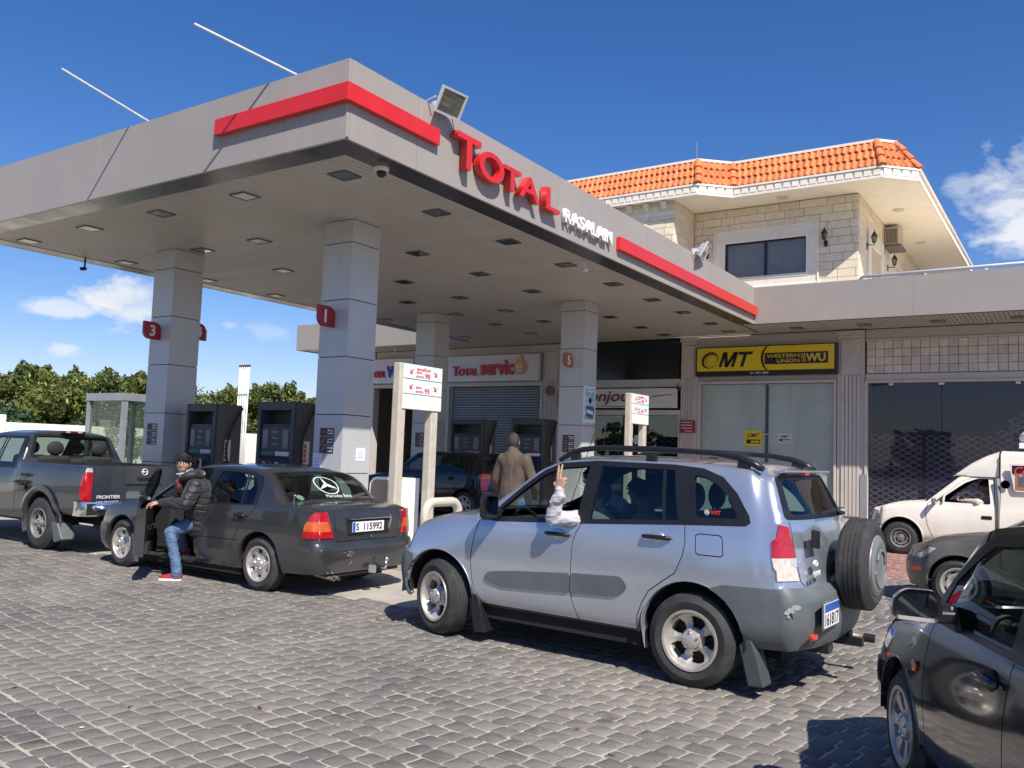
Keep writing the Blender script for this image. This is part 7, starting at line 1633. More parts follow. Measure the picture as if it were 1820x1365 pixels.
    q.add(vs,[(5*i+j,5*i+j+1,5*i+j+6,5*i+j+5) for i in range(7) for j in range(4)]); part('rear_bumper',q,chrome,t,local=True,smooth=R(50),recalc=False)
    q=MB(); q.box(-2.82,-2.5,-.9,.9,.58,.74); q.box(-2.6,-2.2,-.4,.4,.42,.6); part('bumper_core',q,underm,t,local=True)
    q=MB(); q.obox((-2.725,0,1.12),(.012,0,0),(0,.30,0),(0,0,.12)); part('tailgate_panel',q,body,t,local=True,bevel=.01); q=MB(); q.obox((-2.742,-.02,1.08),(.008,0,0),(0,.13,0),(0,0,.022)); part('tailgate_handle',q,trim,t,local=True,bevel=.01)
    q=MB(); q.tube([(-2.742,.045*math.cos(2*PI*k/16),1.185+.045*math.sin(2*PI*k/16)) for k in range(16)],.008,6,closed=True); q.obox((-2.742,0,1.185),(.004,0,0),(0,.055,0),(0,0,.009)); part('round_badge',q,badge,t,local=True,smooth=True)
    letters('badge_text','FRONTIER',badge,t,(-2.724,.72,.80),(0,-1,0),(0,0,1),w=.36,h=.05,depth=.006,bold=.02)
    q=MB(); q.obox((-.69,0,1.745),(.03,0,0),(0,.2,0),(0,0,.018)); part('brake_lamp',q,mat('dark maroon lens',(.12,.01,.02),.2,coat=1),t,local=True,bevel=.008); 
    for y in (.1,-.1): q=MB(); q.obox((-.722,y,1.745),(.003,0,0),(0,.035,0),(0,0,.012)); part('cargo_lamp',q,hl_m,t,local=True)
    # crumpled rear door edge
    q=MB(); rg=random.Random(8)
    for k in range(7): c=Vector((-1.0+rg.uniform(-.16,.1),.935+rg.uniform(0,.03),.98+rg.uniform(-.12,.1))); q.obox(c,Vector((rg.uniform(.08,.16),rg.uniform(-.02,.02),rg.uniform(-.02,.03))),(0,.012,0),(0,0,rg.uniform(.01,.03)))
    part('crumpled_metal',q,mat('torn metal',(.03,.03,.032),.35,metal=.5,var=.4,scale=20),t,local=True,stuff=True)
    return t
pk=pickup_dark(); pk.location=(-14.40,7.62,0); pk.rotation_euler=(0,0,PI)
# ------------------------------------------------------------ generic hatch / saloon for the cars seen in part
def small_car(name,label,paintm,L2,WB,W,Ht,hatch=True,gl=None,style='six',hood=.92,seatlay=True,base=0.0,tyre=.30,rear='hatch',reartail=True,front_over=.80,wsx=0.0):
    a=WB/2; x1=a+front_over; x0=-(L2-x1); w=W/2; k=Ht/1.45
    def Z(v): return v*k
    car=Car(x0=x0,x1=x1,ns=84,extra=[],xf=x1-.5,xr=x0+.5,cf=.26,pf=3.0,cr=.16,pr=4,wz=.5,flat=False,crown=2.6,linear=('er','ef'),wz0=tyre,
      T=dict(zs=[(x0,.30),(-a+.5,.22),(a-.5,.21),(x1,.22)],ys=[(x0,w-.12),(0,w-.06),(x1,w-.16)],z1=[(x0,.42),(0,.38),(x1,.38)],yw=[(x0,w-.05),(-a,w),(0,w),(a,w),(x1-.3,w-.03),(x1,w-.12)],
        zb=[(x0,Z(1.0)),(-a,Z(.99)),(0,Z(.93)),(a-.55,Z(.89)),(a-.35,Z(.90)),(a,Z(.86)),(x1-.25,Z(.76)),(x1,Z(.62))] if rear=='hatch' else [(x0,Z(.93)),(-a,Z(.97)),(0,Z(.92)),(a-.55,Z(.88)),(a-.35,Z(.89)),(a,Z(.85)),(x1-.25,Z(.76)),(x1,Z(.64))],
        yb=[(x0,w-.12),(-a,w-.05),(a-.5,w-.05),(a,w-.08),(x1-.2,w-.14),(x1,w-.2)],
        zr=([(x0,Z(1.28)),(x0+.25,Z(1.36)),(-a+.4,Z(1.41)),(-.2,Z(1.42)),(.2+wsx,Z(1.37)),(.55+wsx,Z(1.14)),(a-.35+wsx*.4,Z(.905)),(a,Z(.865)),(x1-.25,Z(.765)),(x1,Z(.625))] if rear=='hatch' else
            [(x0,Z(.935)),(x0+.5,Z(.985)),(x0+.62,Z(1.0)),(x0+1.0,Z(1.28)),(x0+1.25,Z(1.36)),(-.2,Z(1.38)),(.2,Z(1.32)),(.55,Z(1.12)),(a-.35,Z(.895)),(a,Z(.855)),(x1-.25,Z(.765)),(x1,Z(.645))]),
        yr=[(x0,w-.24),(-a,w-.22),(0,w-.22),(.3+wsx,w-.2),(.7+wsx,w-.13),(a-.3+wsx*.45,w-.09),(x1-.2,w-.16),(x1,w-.22)],
        zt=([(x0,Z(1.33)),(x0+.25,Z(1.41)),(-.4,Z(1.45)),(0,Z(1.45)),(.25+wsx,Z(1.40)),(.55+wsx,Z(1.22)),(.95+wsx*.8,Z(.97)),(a,Z(.91)),(x1-.3,Z(.83)),(x1,Z(.68))] if rear=='hatch' else
            [(x0,Z(.97)),(x0+.5,Z(1.03)),(x0+.62,Z(1.05)),(x0+1.0,Z(1.32)),(x0+1.25,Z(1.40)),(-.4,Z(1.43)),(0,Z(1.42)),(.25,Z(1.36)),(.55,Z(1.18)),(.95,Z(.95)),(a,Z(.90)),(x1-.3,Z(.83)),(x1,Z(.70))]),
        er=[(.25,x0+.06),(.4,x0),(.62,x0-.01),(.66,x0+.03),(Z(.95),x0+.08),(Z(1.3),x0+.32),(Z(1.36),x0+.36)] if rear=='hatch' else [(.25,x0+.04),(.4,x0),(.95,x0+.05)],
        ef=[(.2,x1-.05),(.35,x1),(.5,x1),(.7,x1-.07),(.8,x1-.12)]))
    car.build_shell(); t=thing(name,label,'car'); S01=side_only(car,(0,1),.2); REAR=lambda f:f[car.zl]==4
    for wx in (a,-a): arch(car,wx,tyre,tyre+.055)
    xr=-a+.05 if rear=='hatch' else x0+.95; xe=xr-.28
    car.panel('wtrim','xz',[(a-.48+wsx*.6,Z(.905)),(.5+wsx,Z(1.15)),(.18+wsx,Z(1.345)),(-.1,Z(1.39)),(xr+.1,Z(1.375)),(xr-.12,Z(1.31)),(xe,Z(1.12)),(xe-.02,Z(1.02)),(xr,Z(.975)),(-.2,Z(.925))],S01)
    car.panel('gf','xz',[(a-.62+wsx*.5,Z(.935)),(.42+wsx,Z(1.12)),(.12+wsx,Z(1.30)),(-.12,Z(1.345)),(-.10,Z(.95))],S01); car.panel('gr','xz',[(-.22,Z(.955)),(-.24,Z(1.355)),(xr+.12,Z(1.34)),(xr-.02,Z(.99))],S01); car.panel('gq','xz',[(xr-.06,Z(1.0)),(xr+.06,Z(1.325)),(xr-.1,Z(1.27)),(xe+.05,Z(1.08))],S01)
    car.panel('ws','xy',[(.24+wsx,-(w-.26)),(.78+wsx,-(w-.16)),(.93+wsx,-.4),(.95+wsx,0),(.93+wsx,.4),(.78+wsx,w-.16),(.24+wsx,w-.26)],lambda f:f[car.zl]==2 and .15<f.calc_center_median().x<1.05+wsx and f.normal.x>.2)
    if rear=='hatch':
        car.panel('rw','yz',rounded([(-(w-.22),Z(1.0)),(-(w-.30),Z(1.28)),(w-.30,Z(1.28)),(w-.22,Z(1.0))],.05),REAR)
        for sg in (1,-1): car.panel('tl','yz',[(sg*(w-.25),Z(.80)),(sg*(w-.30),Z(.97)),(sg*1.0,Z(1.0)),(sg*1.0,.62),(sg*(w-.16),.62)],REAR)
        car.panel('tl','xz',[(x0+.10,.62),(x0+.28,Z(.93)),(x0+.16,Z(1.0)),(x0-.2,Z(1.0)),(x0-.2,.62)],S01)
        car.panel('tla','xz',[(x0+.0,Z(.87)),(x0+.4,Z(.87)),(x0+.4,Z(1.05)),(x0-.1,Z(1.05))],lambda f:f[car.pl]==car.ids['tl'])
    else:
        car.panel('rw','xy',[(x0+.66,-(w-.15)),(x0+.66,w-.15),(x0+1.12,w-.24),(x0+1.12,-(w-.24))],lambda f:f[car.zl] in (2,) and f.normal.x<-.2)
        for sg in (1,-1): car.panel('tl','yz',[(sg*(w-.32),.66),(sg*1,.66),(sg*1,.9),(sg*(w-.32),.9)],REAR)
    for sg in (1,-1): car.panel('hl','yz',[(sg*(w-.45),Z(.56)),(sg*1,Z(.56)),(sg*1,Z(.74)),(sg*(w-.45),Z(.66))],lambda f:f[car.zl]==3)
    car.panel('hl','xz',[(x1-.42,Z(.74)),(x1-.26,Z(.60)),(x1+.2,Z(.55)),(x1+.2,Z(.80))],S01)
    car.panel('grille','yz',[(-.4,.58),(.4,.58),(.38,.66),(-.38,.66)],lambda f:f[car.zl]==3)
    car.panel('bumf','xz',[(x1-.46,.57),(x1+.3,.565),(x1+.3,.1),(x1-.5,.1)],lambda f:f[car.zl] in (0,3) and f.calc_center_median().x>a+.2); car.panel('bumr','xz',[(x0+.42,.60),(x0-.3,.62),(x0-.3,.1),(x0+.5,.1)],lambda f:f[car.zl] in (0,4) and f.calc_center_median().x<-a-.1)
    KP=('gf','gr','gq','wtrim','tl','tla','hl')
    sF=[(a-.47,Z(.90)),(a-.44,.75),(a-.44,.5),(a-.48,.24)]; sM=[(-.15,Z(.93)),(-.13,.75),(-.14,.45),(-.17,.24)]; sR=[(xr+.02,Z(.98)),(xr+.04,.82),(-a+.42,.5),(-a+.45,.26)]
    for L in (sF,sM,sR): car.seam('xz',L,S01,.004,keep=KP)
    car.seam('xy',[(a-.42,w-.08),(x1-.3,w-.15)],lambda f:f[car.zl]==2,.004); car.seam('xy',[(a-.42,-w+.08),(x1-.3,-w+.15)],lambda f:f[car.zl]==2,.004)
    no=lambda f:f[car.zl] in (0,1) and f[car.pl]==0
    car.panel('doorf','xz',sF+sM[::-1],no,do_cut=False); car.panel('doorr','xz',sM+sR[::-1],no,do_cut=False)
    car.glass_ids=('gf','gr','gq','ws','rw'); gs=gl or cgl
    finish(car,t,paintm,cgl,[('wtrim','window_trim',trim,dict(both=True,push=.001)),('gf','front_door_window',gs,dict(both=True,push=-.003)),('gr','rear_door_window',gs,dict(both=True,push=-.003)),('gq','quarter_light',gs,dict(both=True,push=-.003)),('ws','windscreen',cgl3,dict()),('rw','rear_window',gs,dict(push=.002)),
      ('tl','tail_light',tl_red,dict(both=True,push=.008,rim=.02)),('tla','tail_light_amber',tl_amb,dict(both=True,push=.009)),('hl','headlight',hl_m,dict(both=True,push=.005,rim=.02)),('grille','grille',trim,dict(push=.002)),('bumf','front_bumper',paintm,dict(push=.012,rim=.03)),('bumr','rear_bumper',paintm,dict(push=.012,rim=.03)),('doorf','front_door',paintm,dict(both=True,rim=.012)),('doorr','rear_door',paintm,dict(both=True,rim=.012))],
      [(a,0),(-a,0)],tyre+.065,floor=.26,seats=[(.0,.35,.36,cabin),(.0,-.35,.36,cabin),(-.8,.35,.38,cabin),(-.8,-.35,.38,cabin)],dashx=.80,dashz=Z(.86),dhw=w-.2)
    for wx in (a,-a):
        arch_lip(car,t,wx,tyre,tyre+.055,paintm,-12,192)
        for sd in (1,-1): wheel(t,wx,sd*(w-.115),tyre,.19,tyre-.10,style)
    for sd in (1,-1):
        handle(t,.02,sd*car.side_y(.02,Z(.80)),Z(.82),sd,paintm if style!='six' else trim,.2,hubd); handle(t,-.92 if rear=='hatch' else -.98,sd*car.side_y(-.9,Z(.83)),Z(.85),sd,trim,.2,hubd)
    return t,car,Z
kp=paint('hatchback paint',(.010,.012,.018),metal=.4,rough=.25,dust=.08,dustcol=(.12,.12,.12),coat=1,low=.1)
hb,hbc,Z_=small_car('hatchback','dark blue hatchback parked between the pump rows behind the fuel sign','car' and kp,4.0,2.57,1.68,1.46,gl=glass('hatch glass',(.45,.52,.52)),style='six',tyre=.295)
for sd in (1,-1): mirror_part(hb,.62,sd*.80,.98,sd,kp,None,.95)
hb.location=(-12.52,15.84,.20); hb.rotation_euler=(0,0,PI)
gp=paint('faded grey brown paint',(.085,.078,.068),metal=.3,rough=.4,dust=.35,dustcol=(.22,.20,.17),coat=.4,low=.3)
gs_,gsc,_=small_car('grey_saloon','faded grey brown saloon nosing in from the right behind the black car','x' and gp,4.3,2.5,1.68,1.38,rear='saloon',gl=cgl,style='steel',tyre=.295,front_over=.66)
q=MB(); q.obox((1.70,.845,.45),(.05,0,0),(0,.006,0),(0,0,.02)); part('side_marker',q,mat('dull marker lens',(.25,.03,.02),.4),gs_,local=True)
gs_.location=(.02,12.36,0); gs_.rotation_euler=(0,0,PI)
bp=paint('black car paint',(.018,.020,.024),metal=.3,rough=.14,dust=.05,dustcol=(.15,.15,.15),coat=1,low=.0)
fc,fcc,ZZ=small_car('black_car','glossy black car cut off by the right edge, its near mirror and door in front','x' and bp,4.2,2.5,1.70,1.50,gl=glass('black car glass',(.40,.50,.46)),style='seven',tyre=.30,wsx=.24)
q=MB(); q.ball((.93,.852,.69),1,12,8,(.035,.012,.03)); part('side_repeater',q,mat('repeater orange',(.72,.16,.02),.2,coat=1),fc,local=True,smooth=True)
q=MB(); q.prism([(.40,.955),(.80,.955),(.66,1.05),(.48,1.06)],(0,.80,0),(1,0,0),(0,0,1),(0,.03,0)); part('mirror_base_panel',q,trim,fc,local=True,bevel=.004)
mm_=MB()
def big_mirror(t):
    x,y,z=.41,.99,1.06; sil=mat('mirror cap silver',(.62,.63,.66),.25,metal=.5,coat=1)
    q=MB(); pts=rounded([(-.105,-.058),(.105,-.07),(.11,.025),(.076,.072),(-.05,.076),(-.10,.03)],.045,5)
    rings=[(0,1.0),(.03,1.02),(.07,.9),(.10,.62),(.112,.2)]; vs=[]; n=len(pts)
    for dx,s in rings: vs+=[(x+dx,y-a_*s,z+b_*s) for a_,b_ in pts]
    q.add(vs,[(i*n+j,i*n+(j+1)%n,(i+1)*n+(j+1)%n,(i+1)*n+j) for i in range(4) for j in range(n)]+[tuple(range(4*n,5*n))]); h=part('mirror_housing',q,sil,t,smooth=R(60),local=True)
    q=MB(); p2=[(a_*1.0,b_*1.0) for a_,b_ in pts]; p3=inset(pts,.017) if True else pts; q.add([(x-.001,y-a_,z+b_) for a_,b_ in p2]+[(x+.012,y-a_,z+b_) for a_,b_ in p3],[(j,(j+1)%n,(j+1)%n+n,j+n) for j in range(n)]); part('mirror_rim',q,trim,h,local=True,recalc=False)
    q=MB(); q.add([(x+.010,y-a_,z+b_) for a_,b_ in p3],[tuple(range(n))]); part('mirror_glass',q,MATS['mirror glass'],h,local=True)
    q=MB(); q.obox((x+.04,y-.13,z-.045),(.03,0,0),(0,.05,0),(0,0,.028)); part('mirror_arm',q,trim,h,local=True,bevel=.012)
big_mirror(fc)
al=R(114.5); lx,ly=.36,.84; bx,by=-.46,4.25
fc.location=(bx-(math.cos(al)*lx-math.sin(al)*ly),by-(math.sin(al)*lx+math.cos(al)*ly),0); fc.rotation_euler=(0,0,al)
# ------------------------------------------------------------ old white pickup with a high roof box
def pickup_white():
    car=Car(x0=-2.2,x1=2.05,ns=96,extra=[-.30,-.285,-.27],xf=1.6,xr=-2.0,cf=.24,pf=3.0,cr=.05,pr=6,wz=.5,flat=False,crown=3.2,linear=('er','ef','zt','zr','yr'),wz0=.31,
      T=dict(zs=[(-2.2,.42),(-.5,.30),(1,.28),(2.05,.3)],ys=[(-2.2,.78),(0,.78),(2.05,.68)],z1=[(-2.2,.5),(0,.42),(2.05,.42)],yw=[(-2.2,.83),(0,.83),(1.4,.83),(2.05,.74)],
        zb=[(-2.2,1.02),(-.3,1.0),(.8,.97),(1.05,.99),(1.5,.95),(2.05,.80)],yb=[(-2.2,.80),(0,.79),(1.2,.77),(2.05,.68)],
        zr=[(-2.2,1.92),(-.30,1.95),(-.285,1.95),(-.27,1.55),(.25,1.56),(.40,1.52),(.95,1.03),(1.1,.995),(1.5,.955),(2.05,.805)],yr=[(-2.2,.70),(-.30,.70),(-.285,.70),(-.27,.62),(.3,.62),(.9,.72),(1.5,.72),(2.05,.66)],
        zt=[(-2.2,2.0),(-.30,2.04),(-.285,2.04),(-.27,1.60),(.25,1.61),(.42,1.56),(1.05,1.04),(1.5,.99),(2.05,.84)],er=[(.4,-2.2),(2,-2.2)],ef=[(.3,1.98),(.5,2.05),(.8,1.98)]))
    car.build_shell(); t=thing('white_pickup','dirty white old pickup with a high roof box, before the dark shop window','pickup')
    S01=side_only(car,(0,1),.15)
    for wx in (1.4,-1.35): arch(car,wx,.33,.385)
    car.panel('gf','xz',rounded([(.74,1.045),(.62,1.17),(.30,1.42),(.12,1.50),(-.08,1.515),(-.12,1.04)],.04),S01)
    car.panel('gv','xz',[(.76,1.04),(.80,1.045),(.65,1.175),(.63,1.165)],S01)
    car.panel('ws','xy',[(.45,-.60),(.98,-.70),(1.0,0),(.98,.70),(.45,.60)],lambda f:f[car.zl]==2 and .4<f.calc_center_median().x<1.1 and f.normal.x>.3)
    car.panel('bumf','xz',[(1.6,.55),(2.4,.56),(2.4,.1),(1.5,.1)],lambda f:f[car.zl] in (0,3) and f.calc_center_median().x>1.5)
    for sg in (1,-1): car.panel('hl','yz',[(sg*.42,.58),(sg*.9,.58),(sg*.9,.74),(sg*.42,.74)],lambda f:f[car.zl]==3)
    sF=[(.93,1.0),(.96,.85),(.93,.6),(.82,.33)]; sM=[(-.17,1.53),(-.19,1.0),(-.20,.34)]
    car.seam('xz',sF+[(-.20,.345)],S01,.006); car.seam('xz',sM,S01,.006,keep=('gf',)); car.seam('xz',[(-.17,1.53),(.12,1.535),(.35,1.45),(.70,1.14),(.93,1.0)],S01,.003,keep=('gf',))
    car.panel('doorf','xz',sF+sM[::-1]+[(-.17,1.53),(.12,1.535),(.35,1.45),(.70,1.14)],lambda f:f[car.zl] in (0,1) and f[car.pl]==0,do_cut=False)
    car.glass_ids=('gf','ws'); body=paint('dirty white paint',(.78,.76,.68),metal=0,rough=.45,dust=.30,dustcol=(.55,.46,.32),coat=.15,dscale=2.6,low=.6)
    finish(car,t,body,cgl,[('ws','windscreen',cgl2,dict()),('bumf','front_bumper',plas,dict(push=.02,rim=.03)),('hl','headlight',hl_m,dict(push=.003)),('doorf','front_door',body,dict(both=True,rim=.012))],[(1.4,0),(-1.35,0)],.40,floor=.4,seats=[(-.05,.34,.48,cabin),(-.05,-.34,.48,cabin)],dashx=.85,dashz=.96,dhw=.6)
    # roof fairing rising from the windscreen header to the box
    q=MB(); st=[(.52,1.535,.60),(.42,1.62,.62),(.2,1.80,.65),(-.05,1.94,.67),(-.25,2.02,.68)]; vs=[]
    for x,z,w in st: 
        zb_=1.545 if x<.5 else 1.53
        for fx,fz_ in ((1,0),(.99,.45),(.93,.85),(.6,1),(0,1.02),(-.6,1),(-.93,.85),(-.99,.45),(-1,0)): vs.append((x,w*fx,zb_+(z-zb_)*fz_))
    q.add(vs,[(9*i+j,9*i+j+1,9*i+j+10,9*i+j+9) for i in range(4) for j in range(8)]+[tuple(range(9))]); part('roof_fairing',q,body,t,smooth=R(60),local=True)
    q=MB(); q.box(-.23,.46,-.64,.64,1.545,1.585); part('fairing_lip',q,mat('yellowed sealant',(.55,.48,.27),.7),t,local=True,bevel=.008)
    for wx in (1.4,-1.35):
        arch_lip(car,t,wx,.33,.385,body,-10,190,w=.03,out=.012)
        for sd in (1,-1): wheel(t,wx,sd*.72,.315,.18,.18,'steel',m=rimd)
    for sd in (1,-1):
        q=MB(); q.obox((-.06,sd*.828,.80),(.085,0,0),(0,.008,0),(0,0,.032)); part('door_handle',q,trim,t,local=True,bevel=.01); mirror_part(t,.80,sd*.80,1.06,sd,mat('grey mirror',(.25,.26,.3),.4),None,.8)
    q=MB(); q.tube([(.66,.80,1.05),(.64,.79,1.19)],.02,6); part('quarter_post',q,body,t,local=True)
    # box window with graphics
    q=MB(); P=rounded([(-.50,1.30),(-.42,1.80),(-1.6,1.80),(-1.6,1.30)],.05); q.prism([(a,b) for a,b in P],(0,.835,0),(1,0,0),(0,0,1),(0,-.03,0)); w_=part('box_window',q,mat('window decal white',(.72,.70,.66),.4),t,local=True)
    q=MB(); q.box(-1.55,-.47,.836,.8385,1.62,1.77); part('black_graphic',q,sbk,w_,local=True)
    letters('graphic_text','Control',sgr,w_,(-.50,.845,1.60),(-1,0,0),(0,0,1),w=.62,h=.15,depth=.003,bold=.02,shear=.3)
    q=MB(); q.box(-.95,-.52,.836,.841,1.33,1.58); part('picture',q,mat('orange picture',(.42,.15,.05),.5),w_,local=True); q=MB(); q.box(-.92,-.56,.842,.844,1.40,1.58); part('picture',q,mat('slate picture',(.09,.11,.13),.5,var=.4,scale=30),w_,local=True)
    q=MB(); q.lathe([(0,.0),(.075,.0)],(-.36,.826,1.42),(0,1,0),20); part('round_patch',q,mat('primer patch grey',(.40,.37,.31),.7),t,local=True)
    q=MB(); q.tube([(-.235,.74,1.52),(-.25,.80,1.1),(-.23,.83,.5)],.03,8); part('cab_seal',q,mat('grey seal',(.22,.21,.19),.7),t,local=True,smooth=True)
    # white plastic load on the roof
    q=MB(); q.ball((-.95,-.1,2.30),1,14,8,(.42,.3,.22)); q.box(-1.35,-.55,-.35,.15,2.10,2.2); tarp=part('roof_load',q,white,t,local=True,smooth=R(40)); q=MB(); 
    for x in (-.8,-1.1): q.box(x-.02,x+.02,-.4,.2,2.0,2.34)
    part('load_strap',q,MATS['grey seal'],t,local=True)
    return t
wp_=pickup_white(); wp_.location=(-1.50,18.73,0); wp_.rotation_euler=(0,0,PI)
# ------------------------------------------------------------ people
skin=mat('skin',(.46,.27,.185),.5,var=.08,scale=20,spec=.4); skin2=mat('skin tanned',(.36,.20,.135),.55,var=.1,scale=20)
hair_m=mat('black hair',(.010,.009,.009),.45,var=.3,scale=60,bump=.6,bscale=120); hair_g=mat('greying hair',(.032,.029,.027),.6,var=.5,scale=90,bump=.6,bscale=120)
jack_m=mat('black quilted jacket',(.013,.013,.016),.56,var=.2,scale=14,bump=.35,bscale=22,sheen=.2); jean_m=mat('blue jeans',(.075,.13,.24),.85,var=.2,scale=9,bump=.4,bscale=30,col2=(.17,.25,.38),c2=(.50,.72))
brown_m=mat('brown jacket',(.092,.066,.050),.85,var=.18,scale=7,bump=.5,bscale=14); grey_m=mat('pale grey sweatshirt',(.43,.43,.46),.9,var=.06,scale=10,bump=.5,bscale=16,sheen=.3); shoe_m=mat('red canvas shoe',(.30,.02,.035),.8,var=.15); sole_m=mat('white rubber sole',(.70,.66,.58),.6)
blue_m=mat('pale blue shirt',(.38,.50,.60),.85,var=.1)
def skinmesh(name,chains,m,par,sub=2,folds=0,fscale=14,root=0,side=(0,1,0),vox=.011,quilt=0,smooth=6,crease=0,vert=0):
    """one continuous surface from limb chains [(point, radius or (wide, deep)), ...] joined by a voxel remesh"""
    q=MB(); sd=Vector(side).normalized(); zz=Vector((0,0,1)); fr=sd.cross(zz).normalized()
    def el(p,r):
        w,d=r if isinstance(r,tuple) else (r,r); h=(w+d)/2*.95; n,mm=12,8; vs=[]
        for i in range(mm+1):
            t=PI*i/mm
            for k in range(n):
                a_=2*PI*k/n; vs.append(p+sd*(w*math.sin(t)*math.cos(a_))+fr*(d*math.sin(t)*math.sin(a_))+zz*(h*math.cos(t)))
        q.add(vs,[(i*n+k,(i+1)*n+k,(i+1)*n+(k+1)%n,i*n+(k+1)%n) for i in range(mm) for k in range(n)])
    for ch in chains:
        for (p0,r0),(p1,r1) in zip(ch,ch[1:]):
            p0,p1=Vector(p0),Vector(p1); k=max(1,int((p1-p0).length/.022)); r0=r0 if isinstance(r0,tuple) else (r0,r0); r1=r1 if isinstance(r1,tuple) else (r1,r1)
            for i in range(k+1): t=i/k; el(p0.lerp(p1,t),(r0[0]+(r1[0]-r0[0])*t,r0[1]+(r1[1]-r0[1])*t))
    me=q.mesh(name,m,recalc=False,merge=.0003); o=bpy.data.objects.new(name,me); C.objects.link(o)
    rm=o.modifiers.new('r','REMESH'); rm.mode='VOXEL'; rm.voxel_size=vox; sm_=o.modifiers.new('s','SMOOTH'); sm_.iterations=smooth; sm_.factor=.6
    dg=bpy.context.evaluated_depsgraph_get(); out=bpy.data.meshes.new_from_object(o.evaluated_get(dg)); bpy.data.objects.remove(o)
    if folds or quilt:
        bm=bmesh.new(); bm.from_mesh(out); bm.normal_update(); nn=[v.normal.copy() for v in bm.verts]
        for v,n in zip(bm.verts,nn):
            c=v.co; d=noise.noise(c*fscale)*folds+(noise.noise(Vector((c.x*fscale*3,c.y*fscale*3,c.z*fscale*.9+c.x*4)))*folds*.6 if vert else noise.noise(Vector((c.x*fscale*1.2,c.y*fscale*1.2,c.z*fscale*3.2)))*folds*.7)
            if quilt: d+=-quilt*max(0,math.sin((c.z+c.x*.3+noise.noise(c*5)*.02)*2*PI/.075))**5+noise.noise(c*38)*quilt*.35
            v.co+=n*d
        bm.to_mesh(out); bm.free()
    out.materials.clear(); out.materials.append(m); out.shade_smooth(); out.name=name; return link(out,name,par)
